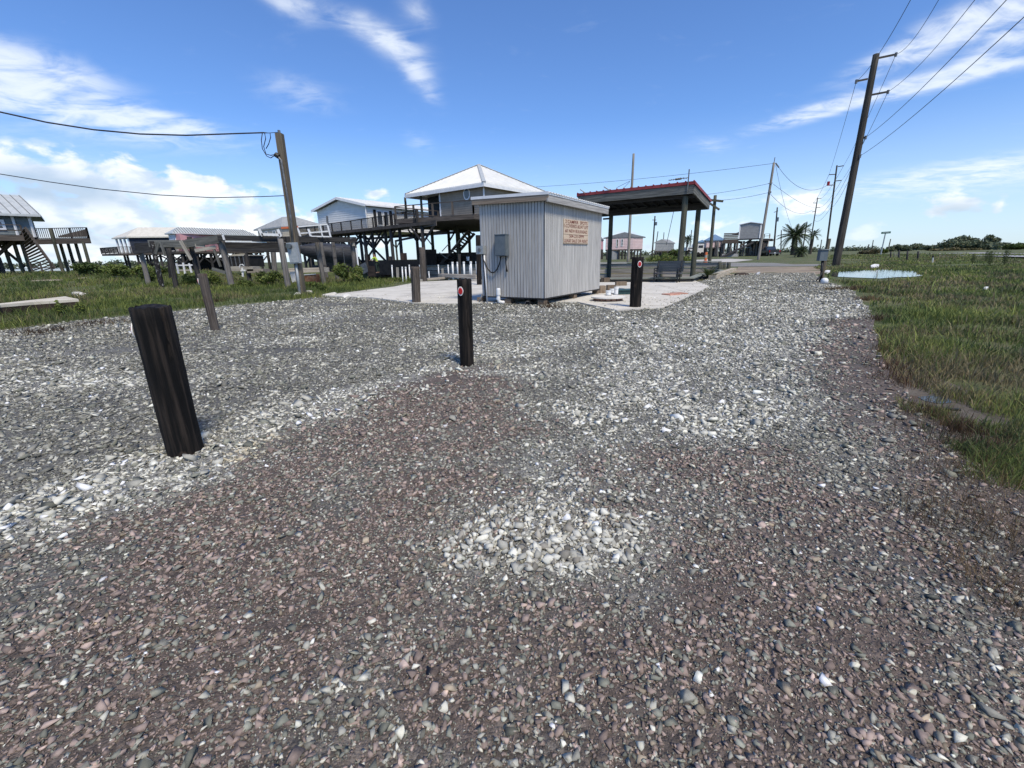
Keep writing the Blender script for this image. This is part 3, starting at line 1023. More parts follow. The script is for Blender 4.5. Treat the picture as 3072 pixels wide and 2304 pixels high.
def build_gravel():
    def sz(r):
        return 0.0200 + np.clip(r - 2.0, 0, 99) * 0.0035

    def dn(r):
        s = min(sz(r), 0.085)
        return 1.38 / (s * s)
    T = [(0.75, 4.0, stone_templates(18, 9, 1)), (4.0, 9.0, stone_templates(14, 7, 2)), (9.0, 36.0, stone_templates(10, 6, 3))]
    parts = []
    for r0, r1, tp in T:
        x, y, r = wedge(r0, r1, dn)
        p, q = zones(x, y)
        keep = rng.random(len(x)) < np.where(p > 0.5, np.where(r < 3, 1.0, 0.8), 0.92) * (0.62 + 0.7 * fbm(x * 1.7, y * 1.7, 61))
        keep |= (q > 0.6) & (p < 0.5)
        keep &= rng.random(len(x)) > 0.9 * bare(x, y)
        keep &= rng.random(len(x)) > 0.72 * sstep(-0.15, 0.25, sdf(x, y, MUDDY)) * (0.4 + 0.9 * fbm(x * 3, y * 3, 97))
        x, y, r, p, q = x[keep], y[keep], r[keep], p[keep], q[keep]
        s = np.minimum(sz(r), 0.085) * np.exp(rng.normal(-0.06, 0.46, len(x)))
        s *= np.where((q > 0.5) & (r < 4.5), 1.28, 1.0)
        keep = rng.random(len(x)) > 0.5 * sstep(0.7, 0.1, distpoly(x, y, EDGE, False))
        keep &= rng.random(len(x)) < np.where((q > 0.5) & (r < 4.5), 0.72, 1.0)
        x, y, r, p, q, s = x[keep], y[keep], r[keep], p[keep], q[keep], s[keep]
        s = np.clip(s, 0.010, np.where(r < 3.2, 0.048, 0.13))
        parts.append(scatter_stones(x, y, s, stone_colours(x, y), tp, lot_z))
    # small chips between the stones close to the camera
    x, y, r = wedge(0.75, 4.2, lambda r: 6500 if r < 2.2 else 1900)
    s = np.exp(rng.normal(0, 0.35, len(x))) * np.where(r < 2.2, 0.0115, 0.0165)
    parts.append(scatter_stones(x, y, s, stone_colours(x, y), stone_templates(8, 6, 4), lot_z, 0.5))
    # the heap of pale limestone
    n = 900
    t, rr = rng.uniform(0, 6.283, n), np.sqrt(rng.random(n))
    rr = rr * (0.7 + 0.6 * vnoise(t * 1.6, t * 0 + 3.3, 9))
    x, y = PILE.x + 0.47 * rr * np.cos(t), PILE.y + 0.28 * rr * np.sin(t)
    col = np.array([0.475, 0.465, 0.405])[None] * np.exp(rng.normal(0, 0.24, n))[:, None]
    col = np.where((rng.random(n) < 0.26)[:, None], col * np.array([0.45, 0.43, 0.42]), col)
    s = np.clip(0.031 * np.exp(rng.normal(0, 0.38, n)), 0.014, 0.066)
    parts.append(scatter_stones(x, y, s, np.clip(col, 0, 0.75), stone_templates(18, 11, 5), lambda a, b: lot_z(a, b) + 0.004, 0.45, (0.3, 0.65)))
    # a few larger lone stones in the front
    n = 260
    x, y, r = wedge(0.9, 5.0, lambda r: 6)
    s = np.clip(0.043 * np.exp(rng.normal(0, 0.32, len(x))), 0.025, 0.07)
    c = stone_colours(x, y)
    c = np.where((rng.random(len(x)) < 0.7)[:, None], np.clip(c * 1.5, 0, 0.55), c)
    parts.append(scatter_stones(x, y, s, c, stone_templates(14, 10, 6), lot_z, 0.2, (0.22, 0.45)))
    parts.append(slab_litter())
    V, L, C, b = [], [], [], 0
    for v, f, c in parts:
        V.append(v)
        L.append(f + b)
        C.append(c)
        b += len(v)
    V, L, C = np.concatenate(V), np.concatenate(L), np.concatenate(C)
    print('gravel triangles', len(L))
    me = npmesh('gravel', V, L.ravel(), np.full(len(L), 3), C)
    setp(put('gravel', me, None, I4, 'stone'), kind='stuff', label='loose grey limestone and purple shale gravel over the lot')


build_gravel()

# ------------------------------------------------------------------ roads, slab, puddles
DIRT = [tuple(G(1560 * S2, 594 * S2))[:2], tuple(G(1762 * S2, 594 * S2))[:2], tuple(G(1800 * S2, 583 * S2))[:2],
        tuple(G(2440, 800))[:2], tuple(G(2215, 801))[:2], (17.2, 34.0)]
M['dirt'] = pmat('tan_dirt', (0.20, 0.155, 0.11), (0.34, 0.28, 0.20), (0.5, 1.5, 1), 0.95, 0.3, 8, c3=(0.17, 0.125, 0.11), s3=0.5,
                 bump_scale=(12, 12, 12))
sheet('dirt_driveway', DIRT, 0.008, 'dirt')
A0, A1, B0, B1 = G(2225, 800), G(2460, 799), G(2240, 785), G(2445, 784)
dA, dB = (A1 - A0), (B1 - B0)
STREET = [tuple(A0 - dA * 1.2)[:2], tuple(A0)[:2], tuple(A1)[:2], tuple(A1 + dA * 2.2)[:2], tuple(B1 + dB * 1.2)[:2], tuple(B0)[:2], tuple(B0 - dB * 2.2)[:2]]
sheet('street', STREET, 0.016, 'asphalt')
HW = GP([(3500, 790), (3072, 771), (2762, 764.5), (2675, 760.5), (2575, 757.5), (2520, 756.6), (2520, 752.5), (2600, 751.2), (2680, 750.6),
         (2763, 752.5), (3072, 760.5), (3500, 775)], 0.43, 1)
sheet('highway', HW, 0.44, 'highway')
# a pale drive to the right-hand stilt house, a pale strip of road beyond the canal
sheet('house_driveway', [tuple(GZ(*q))[:2] for q in [(2085, 787.5), (2200, 786.5), (2262, 780), (2190, 776.5), (2085, 780)]], 0, 'drive', follow=True, lift=0.03)
sheet('canal_road', [tuple(GZ(*q))[:2] for q in [(1700, 793.5), (1880, 791.5), (1880, 787.0), (1700, 789)]], 0, 'drive', follow=True, lift=0.05)




def clip(poly, a, b, c, keep):
    """part of poly where keep * (a x + b y - c) >= 0"""
    out = []
    n = len(poly)
    for i in range(n):
        p, q = poly[i], poly[(i + 1) % n]
        dp, dq = keep * (a * p[0] + b * p[1] - c), keep * (a * q[0] + b * q[1] - c)
        if dp >= 0:
            out.append(p)
        if dp * dq < 0:
            t = dp / (dp - dq)
            out.append((p[0] + (q[0] - p[0]) * t, p[1] + (q[1] - p[1]) * t))
    return out


def build_slab():
    # poured in bays with open joints between them
    n = len(SLAB)
    pl = SLAB[::-1] if sum((SLAB[i][0] * SLAB[(i + 1) % n][1] - SLAB[(i + 1) % n][0] * SLAB[i][1]) for i in range(n)) < 0 else SLAB
    o = thing('concrete_slab', None, None, (0, 20, 0))
    o['kind'] = 'structure'
    ca, sa = 0.10, 0.995
    cuts = [9.0, 15.6, 18.9, 22.2, 25.4, 40.0]
    for a, b in zip(cuts[:-1], cuts[1:]):
        q = clip(clip(pl, ca, sa, a + 0.012, 1), ca, sa, b - 0.012, -1)
        for u0, u1 in ((-20.0, -1.2), (-1.2, 4.6), (4.6, 20.0)):
            r = clip(clip(q, sa, -ca, u0 + 0.012, 1), sa, -ca, u1 - 0.012, -1)
            if len(r) >= 3:
                MB().prism(r, -0.2, 0.055 + rnd.uniform(-0.004, 0.004)).obj('slab_bay', 'conc', o)


build_slab()
PUD = GP([(2498, 816), (2560, 812), (2640, 809.5), (2700, 810), (2745, 814), (2752, 822), (2768, 827), (2740, 831), (2690, 832), (2640, 836), (2590, 834), (2520, 831),
          (2490, 828)], 0.02, 1)
PUDM = water_mat('rain_water', (0.05, 0.055, 0.05), 0.03, 0.05, 6)
sheet('puddle', PUD, 0.03, PUDM)
PUD2 = GP([(2730, 1196), (2800, 1192), (2870, 1212), (2950, 1240), (2985, 1275), (2940, 1290), (2900, 1268), (2850, 1236), (2780, 1216)], 0.0, 1)
sheet('roadside_puddle', GP([(2752, 1194), (2800, 1189), (2846, 1200), (2858, 1212), (2815, 1214), (2775, 1207)], 0.0, 1), 0.012, PUDM)
sheet('small_puddle', GP([(2893, 1284), (2925, 1279), (2958, 1290), (2962, 1301), (2930, 1304), (2902, 1297)], 0.0, 1), 0.012, PUDM)
M['mud'] = pmat('wet_grey_mud', (0.085, 0.072, 0.058), (0.14, 0.122, 0.10), (3, 3, 3), 0.92, 0.8, 7, c3=(0.085, 0.055, 0.040), s3=1.6, r3=(0.42, 0.6), bump_scale=(25, 25, 25))
sheet('mud_verge', GP([(2640, 1060), (2800, 1130), (3000, 1210), (3200, 1330), (3200, 1460), (2950, 1450), (2800, 1330), (2690, 1240), (2640, 1140)], 0, 1), 0.007, 'mud')


# ------------------------------------------------------------------ grass
RIGHT = GP([(2485, 838), (2545, 858), (2582, 880), (2606, 905), (2618, 950), (2626, 1010), (2648, 1080), (2700, 1150), (2800, 1190), (2960, 1240),
            (3120, 1330), (3300, 1330), (3300, 830), (2900, 806), (2760, 806), (2700, 806), (2500, 808), (2470, 815)], 0, 1)
RIGHTF = GP([(2440, 800), (2470, 812), (2780, 806), (3300, 830), (3300, 790), (3072, 772), (2762, 766), (2600, 762), (2500, 764), (2470, 790)], 0.1, 1)
RIGHT2 = GP([(2860, 1440), (2940, 1380), (3040, 1340), (3200, 1360), (3200, 1520), (3000, 1490)], 0, 1)
LEFT = GP([(-600, 1120), (0, 996), (200, 968), (400, 945), (640, 922), (850, 905), (1000, 890), (1090, 872), (1180, 856), (1270, 842),
           (1100, 838), (900, 838), (640, 838), (300, 826), (0, 828), (-300, 840), (-600, 880)], 0, 1)


def blades(n_try, poly, rmin, rmax, hfun, wmin, wfac, pal, clump, seed, avoid=()):
    """places spread evenly over the picture-distance, thinned by clump noise"""
    P = np.array(poly)
    t0, t1 = np.arctan2(P[:, 0], P[:, 1]).min(), np.arctan2(P[:, 0], P[:, 1]).max()
    t = rng.uniform(t0, t1, n_try)
    r = np.exp(rng.uniform(math.log(rmin), math.log(rmax), n_try))
    x, y = r * np.sin(t), r * np.cos(t)
    k = inpoly(x, y, poly)
    for a in avoid:
        k &= ~inpoly(x, y, a)
    k &= rng.random(n_try) < clump(x, y)
    x, y, r = x[k], y[k], r[k]
    n = len(x)
    z = gz(x, y) - 0.01
    h = hfun(x, y) * np.exp(rng.normal(0, 0.35, n))
    w = np.maximum(wmin, wfac * r) * rng.uniform(0.7, 1.3, n)
    yaw = rng.uniform(0, 6.283, n)
    dx, dy = np.cos(yaw), np.sin(yaw)
    lean = rng.uniform(0.1, 1.0, n) ** 1.3 * h
    ly = rng.uniform(0, 6.283, n)
    lx, lyy = lean * np.cos(ly), lean * np.sin(ly)
    V = np.zeros((n, 5, 3))
    V[:, 0] = np.stack([x - dx * w / 2, y - dy * w / 2, z], -1)
    V[:, 1] = np.stack([x + dx * w / 2, y + dy * w / 2, z], -1)
    V[:, 2] = np.stack([x + lx * 0.35 - dx * w * 0.36, y + lyy * 0.35 - dy * w * 0.36, z + h * 0.58], -1)
    V[:, 3] = np.stack([x + lx * 0.35 + dx * w * 0.36, y + lyy * 0.35 + dy * w * 0.36, z + h * 0.58], -1)
    V[:, 4] = np.stack([x + lx, y + lyy, z + h * 0.97], -1)
    c = pal(x, y)
    C = np.repeat(c, 5, 0).reshape(n, 5, 3)
    idx = np.arange(n)[:, None] * 5
    L = np.concatenate([idx + np.array([[0, 1, 3, 2]]), idx + np.array([[2, 3, 4]])], 1).ravel()
    S = np.tile([4, 3], n)
    return V.reshape(-1, 3), L, S, C.reshape(-1, 3)


def palette(green, yellow, dry, dark, dryness):
    g, ye, d, k = (np.array(c)[None] for c in (green, yellow, dry, dark))

    def f(x, y):
        n = len(x)
        a = fbm(x * 0.7, y * 0.7, 71)[:, None] + rng.normal(0, 0.10, (n, 1))
        b = fbm(x * 0.45, y * 0.45, 72)[:, None] + rng.normal(0, 0.12, (n, 1))
        c = k + (g - k) * sstep(0.3, 0.5, a)
        c = c + (ye - c) * sstep(0.52, 0.70, a)
        c = c + (d - c) * (sstep(dryness, dryness + 0.18, b))
        return c * np.exp(rng.normal(0, 0.16, (n, 1)))
    return f


def build_grass():
    palR = palette((0.14, 0.18, 0.05), (0.24, 0.265, 0.072), (0.22, 0.18, 0.10), (0.07, 0.10, 0.036), 0.54)
    palL = palette((0.115, 0.15, 0.035), (0.21, 0.23, 0.06), (0.18, 0.155, 0.08), (0.06, 0.088, 0.028), 0.56)
    sets = []
    AV = [PUD, GP([(2490, 826), (2560, 824), (2640, 826), (2770, 824), (2765, 841), (2640, 848), (2500, 842)], 0.0, 1)]
    sets.append(blades(150000, RIGHT, 2.4, 40, lambda x, y: 0.035 + 0.20 * fbm(x * 0.9, y * 0.9, 81) ** 1.4, 0.004, 0.0014, palR,
                       lambda x, y: (0.12 + 0.88 * sstep(0.34, 0.58, fbm(x * 1.5, y * 1.5, 82))) * (0.35 + 0.65 * sstep(0.0, 0.5, sdf(x, y, RIGHT))), 1, AV))
    MUDV = GP([(2640, 1060), (2800, 1130), (3000, 1210), (3200, 1330), (3200, 1460), (2950, 1450), (2800, 1330), (2690, 1240)], 0, 1)
    sets.append(blades(36000, MUDV, 2.2, 6, lambda x, y: 0.03 + 0.10 * fbm(x * 2, y * 2, 89), 0.003, 0.0012, palR,
                       lambda x, y: sstep(0.42, 0.60, fbm(x * 2.6, y * 2.6, 90)), 7, AV))
    sets.append(blades(24000, RIGHT2, 2.0, 6, lambda x, y: 0.03 + 0.09 * fbm(x * 1.5, y * 1.5, 83), 0.0032, 0.0011, palR,
                       lambda x, y: sstep(0.48, 0.66, fbm(x * 2.4, y * 2.4, 84)), 2, AV))
    sets.append(blades(60000, RIGHTF, 24, 110, lambda x, y: 0.05 + 0.13 * fbm(x * 0.2, y * 0.2, 85), 0.01, 0.0010, palR,
                       lambda x, y: sstep(0.3, 0.5, fbm(x * 0.35, y * 0.35, 86)), 3, AV))
    sets.append(blades(190000, LEFT, 7, 60, lambda x, y: 0.06 + 0.17 * fbm(x * 0.55, y * 0.55, 87) + 0.05 * sstep(20, 40, np.hypot(x, y)), 0.006, 0.0010, palL,
                       lambda x, y: (0.15 + 0.85 * sstep(0.36, 0.56, fbm(x * 0.8, y * 0.8, 88))) * (0.15 + 0.85 * sstep(0.0, 0.9, sdf(x, y, LEFT))) * (gz(x, y) > -0.05), 4, [SLAB]))
    V, L, S, C, b = [], [], [], [], 0
    for v, l, s, c in sets:
        V.append(v)
        L.append(l + b)
        S.append(s)
        C.append(c)
        b += len(v)
    S = np.concatenate(S)
    print('grass faces', len(S))
    me = npmesh('grass', np.concatenate(V), np.concatenate(L), S, np.concatenate(C))
    setp(put('grass', me, None, I4, 'blade'), kind='stuff', label='tall weedy green grass beside the gravel and along the bank')
    # scattered dry weeds at the muddy edge
    palD = palette((0.13, 0.085, 0.045), (0.20, 0.15, 0.08), (0.09, 0.05, 0.03), (0.06, 0.04, 0.025), 0.5)
    spots = [(3040, 1450, 0.3), (2900, 1580, 0.35), (3040, 1640, 0.25), (2860, 1700, 0.2), (2980, 1760, 0.2), (3050, 1850, 0.15), (2700, 1150, 0.3), (2740, 1240, 0.3), (2820, 1310, 0.35), (2900, 1370, 0.35), (2990, 1330, 0.3), (2680, 1060, 0.3), (2640, 960, 0.35), (2610, 900, 0.4), (2560, 868, 0.5), (2860, 1440, 0.3), (2790, 1560, 0.28), (2960, 1480, 0.3), (2650, 1105, 0.35), (2700, 1010, 0.4), (2780, 1255, 0.12), (2880, 1290, 0.14), (2930, 1640, 0.3), (3010, 1560, 0.3),
             (2500, 870, 0.3), (1650, 925, 0.35), (640, 905, 0.5), (300, 975, 0.7), (120, 1000, 0.6)]
    V, L, S, C, b = [], [], [], [], 0
    for px, py, rr in spots:
        c = G(px, py)
        poly = [(c.x + rr * math.cos(t), c.y + rr * math.sin(t)) for t in np.linspace(0, 6.283, 12)[:-1]]
        d = math.hypot(c.x, c.y)
        v, l, s, cc = blades(int(900 + 500 * rr), poly, d - rr, d + rr, lambda x, y: 0.05 + 0.10 * fbm(x * 3, y * 3, 91), 0.0025, 0.0009, palD,
                             lambda x, y: 0.75 * np.exp(-((x - c.x) ** 2 + (y - c.y) ** 2) / (0.5 * rr * rr)), 5)
        V.append(v)
        L.append(l + b)
        S.append(s)
        C.append(cc)
        b += len(v)
    me = npmesh('dry_weeds', np.concatenate(V), np.concatenate(L), np.concatenate(S), np.concatenate(C))
    setp(put('dry_weeds', me, None, I4, 'blade'), kind='stuff', label='dry brown weeds sprouting at the muddy edge of the gravel')


build_grass()

# ================================================================== MARKER POSTS
def marker_post(label, bx, by, tx, ty, rad, mat, face=None, rough=0.05, k_=1.0):
    b = G(bx, by)
    t = Yp(tx, ty, b.y)
    o = thing('marker_post', label, 'post', b, group='reflector posts standing in the gravel')
    p0 = b - (t - b).normalized() * 0.35
    pole('shaft', p0, t, rad * 0.97, rad, mat, o, 40, 22, rough * 0.6, cracks=4)
    if face:
        ang, hz = face            # plan direction the plate looks at, height
        c = b + (t - b) * (hz / (t.z - b.z))
        n = Vector((math.sin(ang), -math.cos(ang), 0))
        u = Vector((math.cos(ang), math.sin(ang), 0))
        c = c + n * (rad * 1.0 + 0.004)
        m = Matrix((u, -n, Vector((0, 0, 1)))).transposed().to_4x4()
        m.translation = c
        W, Hh = 0.060 * k_, 0.088 * k_
        rim = []
        for i in range(32):
            a = 2 * math.pi * i / 32
            q = abs(math.sin(a))
            rim.append((W * math.copysign(abs(math.cos(a)) ** 1.05, math.cos(a)), Hh * math.copysign(q ** 1.25, math.sin(a))))
        mb = MB()
        k = len(rim)
        mb.add([(x, -0.004, z) for x, z in rim] + [(x, 0.004, z) for x, z in rim],
               [tuple(range(k)), tuple(reversed(range(k, 2 * k)))] + [(i, k + i, k + (i + 1) % k, (i + 1) % k) for i in range(k)])
        pl = mb.obj('reflector_plate', 'refl_white', o, m)
        mb = MB()
        R = 0.049 * k_
        k = 24
        rim = [(R * math.cos(2 * math.pi * i / k), R * 1.34 * math.sin(2 * math.pi * i / k)) for i in range(k)]
        inner = [(x * 0.86, z * 0.86) for x, z in rim]
        mb.add([(x, -0.003, z) for x, z in rim] + [(x, -0.012, z) for x, z in inner],
               [tuple(range(k, 2 * k))] + [(i, (i + 1) % k, k + (i + 1) % k, k + i) for i in range(k)])
        mb.obj('red_lens', 'refl_red', pl, m)
    return o


marker_post('thick black creosoted post in front, red reflector on its left side', 562, 1366, 449, 921, 0.113, 'creosote', (math.radians(-78), 0.93), 0.06, 0.65)
marker_post('thin dark brown post by the left grass edge, red reflector on its side', 647, 994, 606, 822, 0.082, 'brown_post', (math.radians(-62), 1.01), 0.05, 0.72)
marker_post('weathered grey and brown post in front of the pale concrete slab', 1250, 911, 1245, 801, 0.138, 'brown_post', (math.radians(-85), 0.98), 0.06, 0.7)
marker_post('black post in the middle of the gravel with a red reflector facing the viewer', 1402, 1103, 1392, 838, 0.089, 'creosote', (math.radians(-24), 0.97), 0.05, 0.62)
marker_post('black peeling post right of the shed, red reflector near its top', 1905, 926, 1914, 772, 0.147, 'creosote', (math.radians(4), 1.12), 0.06, 0.9)


# ================================================================== SHED
SH = thing('shed', 'small grey plank shed with a sloping white metal roof on wooden blocks', 'shed', (0.95, 12.31, 0.0), math.radians(56))
SM = WM[SH.name]
SI = SM.inverted()
LX, LY, ZB, ZT = 3.9, 2.15, 0.24, 2.86


def sp(x, y, z):
    return SM @ Vector((x, y, z))


def on_shed_left(px, py):
    return SI @ on_plane(px, py, sp(0, 0, 0), SM.to_3x3() @ Vector((1, 0, 0)))


def on_shed_right(px, py):
    return SI @ on_plane(px, py, sp(0, 0, 0), SM.to_3x3() @ Vector((0, 1, 0)))


def local(M4, x=0, y=0, z=0, rz=0):
    return M4 @ Matrix.Translation((x, y, z)) @ Matrix.Rotation(rz, 4, 'Z')


MB().box((LX / 2, LY / 2, (ZB + ZT) / 2), (LX - 0.02, LY - 0.02, ZT - ZB - 0.06)).obj('wall_core', 'plank_dark', SH, SM)
MB().box((LX / 2, LY / 2, ZB - 0.02), (LX + 0.01, LY + 0.01, 0.05)).obj('floor_frame', 'dark_beam', SH, SM)


def plank_mesh(w, h):
    mb = MB()
    e = 0.006
    mb.add([(-w / 2, 0, 0), (w / 2, 0, 0), (w / 2, 0, h), (-w / 2, 0, h),
            (-w / 2 + e, -0.014, 0), (w / 2 - e, -0.014, 0), (w / 2 - e, -0.014, h), (-w / 2 + e, -0.014, h)],
           [(4, 5, 6, 7), (0, 1, 5, 4), (1, 2, 6, 5), (2, 3, 7, 6), (3, 0, 4, 7)])
    me = mb.mesh('plank')
    me.materials.append(M['plank'])
    return me


nl, nr_ = 22, 36
pl_l, pl_r = plank_mesh(LY / nl - 0.012, ZT - ZB - 0.02), plank_mesh(LX / nr_ - 0.014, ZT - ZB - 0.02)
for i in range(nl):
    put('plank', pl_l, SH, local(SM, 0.0, LY - (i + 0.5) * LY / nl, ZB - 0.01, math.radians(-90)))
for i in range(nr_):
    put('plank', pl_r, SH, local(SM, (i + 0.5) * LX / nr_, 0.0, ZB - 0.01, 0))
# back and far ends
MB().box((LX + 0.006, LY / 2, (ZB + ZT) / 2), (0.02, LY, ZT - ZB)).obj('end_wall', 'plank', SH, SM)
MB().box((LX / 2, LY + 0.006, (ZB + ZT) / 2), (LX, 0.02, ZT - ZB)).obj('back_wall', 'plank', SH, SM)


def roof_z(x, y):
    return 2.925 - 0.012 * x + 0.03 * y


OX0, OX1, OY0, OY1 = -0.10, LX + 0.14, -0.16, LY + 0.19


def shed_fascia(name, a, b, h, mat, t=0.04):
    p0 = Vector((a[0], a[1], roof_z(*a) - h / 2 - 0.02))
    p1 = Vector((b[0], b[1], roof_z(*b) - h / 2 - 0.02))
    return bar(name, SM @ p0, SM @ p1, t, h, mat, SH, (0, 0, 1))


shed_fascia('fascia_board', (OX0, OY1), (OX0, OY0 - 0.02), 0.155, 'fascia_brown')
shed_fascia('fascia_board', (OX0 - 0.02, OY0), (OX1, OY0), 0.185, 'fascia_grey')
shed_fascia('fascia_board', (OX1, OY0), (OX1, OY1), 0.16, 'fascia_grey')
# white flashing over the left eave
p0, p1 = Vector((OX0 - 0.025, OY1 + 0.02, roof_z(OX0, OY1) + 0.005)), Vector((OX0 - 0.025, OY0 - 0.04, roof_z(OX0, OY0) + 0.005))
bar('flashing', SM @ p0, SM @ p1, 0.014, 0.075, 'white_trim', SH)
bar('flashing', sp(OX0 - 0.02, OY0 - 0.027, roof_z(OX0, OY0) - 0.01), sp(OX1, OY0 - 0.027, roof_z(OX1, OY0) - 0.01), 0.012, 0.05, 'white_trim', SH)
mb = MB()
mb.prism([(OX0 + 0.03, OY0 + 0.03), (OX1 - 0.03, OY0 + 0.03), (OX1 - 0.03, OY1 - 0.03), (OX0 + 0.03, OY1 - 0.03)],
         [roof_z(OX0, OY0) - 0.15, roof_z(OX1, OY0) - 0.15, roof_z(OX1, OY1) - 0.15, roof_z(OX0, OY1) - 0.15],
         [roof_z(OX0, OY0) - 0.02, roof_z(OX1, OY0) - 0.02, roof_z(OX1, OY1) - 0.02, roof_z(OX0, OY1) - 0.02])
mb.obj('roof_deck', 'dark_beam', SH, SM)
# corrugated sheet: ribs run across, so their ends show along the right eave
mb = MB()
prof = []
x = OX0 - 0.02
while x < OX1:
    prof += [(x, 0.0), (x + 0.06, 0.0), (x + 0.075, 0.028), (x + 0.105, 0.028), (x + 0.12, 0.0)]
    x += 0.15
for x, dz in prof:
    for y in (OY0 - 0.055, OY1 + 0.03):
        mb.v.append((x, y, roof_z(x, y) + 0.012 + dz))
for i in range(len(prof) - 1):
    mb.f.append((2 * i, 2 * i + 2, 2 * i + 3, 2 * i + 1))
rp = mb.obj('roof_sheet', 'white_metal', SH, SM)
sm = rp.modifiers.new('thickness', 'SOLIDIFY')
sm.thickness = 0.004
# corner trims and blocks
bar('corner_trim', sp(-0.018, -0.018, ZB - 0.01), sp(-0.018, -0.018, ZT), 0.02, 0.02, 'plank_dark', SH)
for (x, y) in [(0.12, 0.12), (2.05, 0.12), (3.9, 0.12), (0.12, 1.25), (0.12, 2.3), (2.05, 2.3), (3.9, 2.3)]:
    MB().box((x, y, (ZB - 0.05) / 2 - 0.03), (0.2, 0.2, ZB - 0.02)).obj('support_block', 'block', SH, SM)

# electrical gear on the left wall
q0, q1 = on_shed_left(1495, 706), on_shed_left(1528, 767)
yc, w, z0, z1 = (q0.y + q1.y) / 2, abs(q0.y - q1.y), q1.z, q0.z
eb = MB().box((-0.10, yc, (z0 + z1) / 2), (0.17, w, z1 - z0)).obj('breaker_box', 'box_grey', SH, SM)
setp(eb, label='dark grey breaker box on the shed wall')
MB().box((-0.192, yc, (z0 + z1) / 2 - 0.01), (0.012, w * 0.92, (z1 - z0) * 0.9)).obj('box_door', 'box_grey', eb, SM)
MB().box((-0.105, yc, z1 + 0.008), (0.20, w + 0.02, 0.02)).obj('box_hood', 'box_grey', eb, SM)
q2, q3 = on_shed_left(1436, 738), on_shed_left(1457, 762)
yc2, w2 = (q2.y + q3.y) / 2, abs(q2.y - q3.y)
jb = MB().box((-0.09, yc2 - 0.02, (q2.z + q3.z) / 2), (0.14, w2, q2.z - q3.z)).obj('junction_box', 'box_light', SH, SM)
setp(jb, label='small pale junction box at the left corner of the shed')
MB().tube([sp(-0.09, yc2 - 0.02, (q2.z + q3.z) / 2), sp(-0.18, yc2 - 0.02, (q2.z + q3.z) / 2)], 0.05, 14).obj('meter_dial', 'steel', jb)
# cable hanging between the boxes
ca, cb = sp(-0.07, yc2 - 0.06, q3.z), sp(-0.08, yc + 0.05, z0)
pts = []
for i in range(21):
    t = i / 20
    p = ca.lerp(cb, t)
    p.z = (q3.z + (z0 - q3.z) * t) - 0.50 * (1 - (2 * t - 1) ** 2) ** 0.8
    pts.append(p)
MB().tube(pts, 0.017, 8).obj('cable', 'black', SH, smooth=True)
MB().tube([sp(-0.05, yc - 0.09, z0), sp(-0.05, yc - 0.09, z0 - 0.22), sp(-0.055, yc - 0.11, z0 - 0.34), sp(-0.06, yc - 0.13, z0 - 0.44)], [0.014, 0.014, 0.018, 0.026], 8).obj('cable_tail', 'black', SH, smooth=True)
MB().tube([sp(-0.07, yc2 - 0.07, q3.z), sp(-0.06, yc2 - 0.09, 1.0), sp(-0.06, yc2 - 0.10, 0.3), sp(-0.12, yc2 - 0.08, 0.0)], 0.02, 8).obj('conduit', 'black', SH, smooth=True)
MB().tube([sp(-0.06, yc2 - 0.11, q3.z), sp(-0.06, yc2 - 0.17, 0.0)], 0.021, 8).obj('conduit', 'white_trim', SH, smooth=True)
MB().tube([sp(-0.05, yc2 + 0.02, 0.28), sp(-0.18, yc2 + 0.10, -0.02)], 0.02, 8).obj('brace_rod', 'steel', SH, smooth=True)

# sign on the right wall
s0, s1 = on_shed_right(1400 + 1088 * 0.2653, 520 + 512 * 0.2653), on_shed_right(1400 + 1358 * 0.2653, 520 + 815 * 0.2653)
sx0, sx1, sz0, sz1 = s0.x, s1.x, s1.z + 0.03, s0.z
SG = thing('painted_sign', 'tan board sign with red hand lettering screwed to the grey shed wall', 'sign', sp((sx0 + sx1) / 2, -0.02, sz0), math.radians(56))
MB().box(((sx0 + sx1) / 2, -0.026, (sz0 + sz1) / 2), (sx1 - sx0, 0.018, sz1 - sz0)).obj('sign_board', 'sign_board', SG, SM)
# the board is two pieces: joint under the third line
zj = sz0 + (sz1 - sz0) * 0.385
MB().box(((sx0 + sx1) / 2, -0.036, zj), (sx1 - sx0, 0.003, 0.012)).obj('board_joint', 'fascia_brown', SG, SM)
MB().box(((sx0 + sx1) / 2, -0.036, sz0 + 0.012), (sx1 - sx0, 0.012, 0.03)).obj('bottom_strip', 'fascia_brown', SG, SM)
lines = [('2 CAMPER  SPOTS', 0.90, 0.835, 0.075), ('1-COVERED BOAT LIFT', 0.985, 0.665, -0.02), ("60' NEW BULKHEAD", 0.90, 0.465, 0.045),
         ('504-231-0999', 0.60, 0.255, 0.16), ('LEASE SALE OR RENT', 0.97, 0.065, 0.01)]
Hs = sz1 - sz0
for txt, fr, zb, off in lines:
    cu = bpy.data.curves.new('lettering', 'FONT')
    cu.body = txt
    cu.size = 1.0
    cu.extrude = 0.0
    cu.offset = 0.004
    to = bpy.data.objects.new('lettering_src', cu)
    COL.objects.link(to)
    me = bpy.data.meshes.new_from_object(to)
    bpy.data.objects.remove(to)
    co = np.array([v.co[:] for v in me.vertices])
    w0, w1, h0, h1 = co[:, 0].min(), co[:, 0].max(), co[:, 1].min(), co[:, 1].max()
    W = (sx1 - sx0)
    sxk = W * fr / (w1 - w0)
    szk = Hs * 0.135 / (h1 - h0)
    xs = sx0 + W * (0.5 - fr / 2) if off < 0.1 else sx0 + W * 0.21
    for v, c in zip(me.vertices, co):
        v.co = (xs + (c[0] - w0) * sxk, -0.0385, sz0 + Hs * zb + (c[1] - h0) * szk)
    me.name = 'lettering'
    setp(put('lettering', me, SG, SM, 'sign_paint'), kind='stuff')

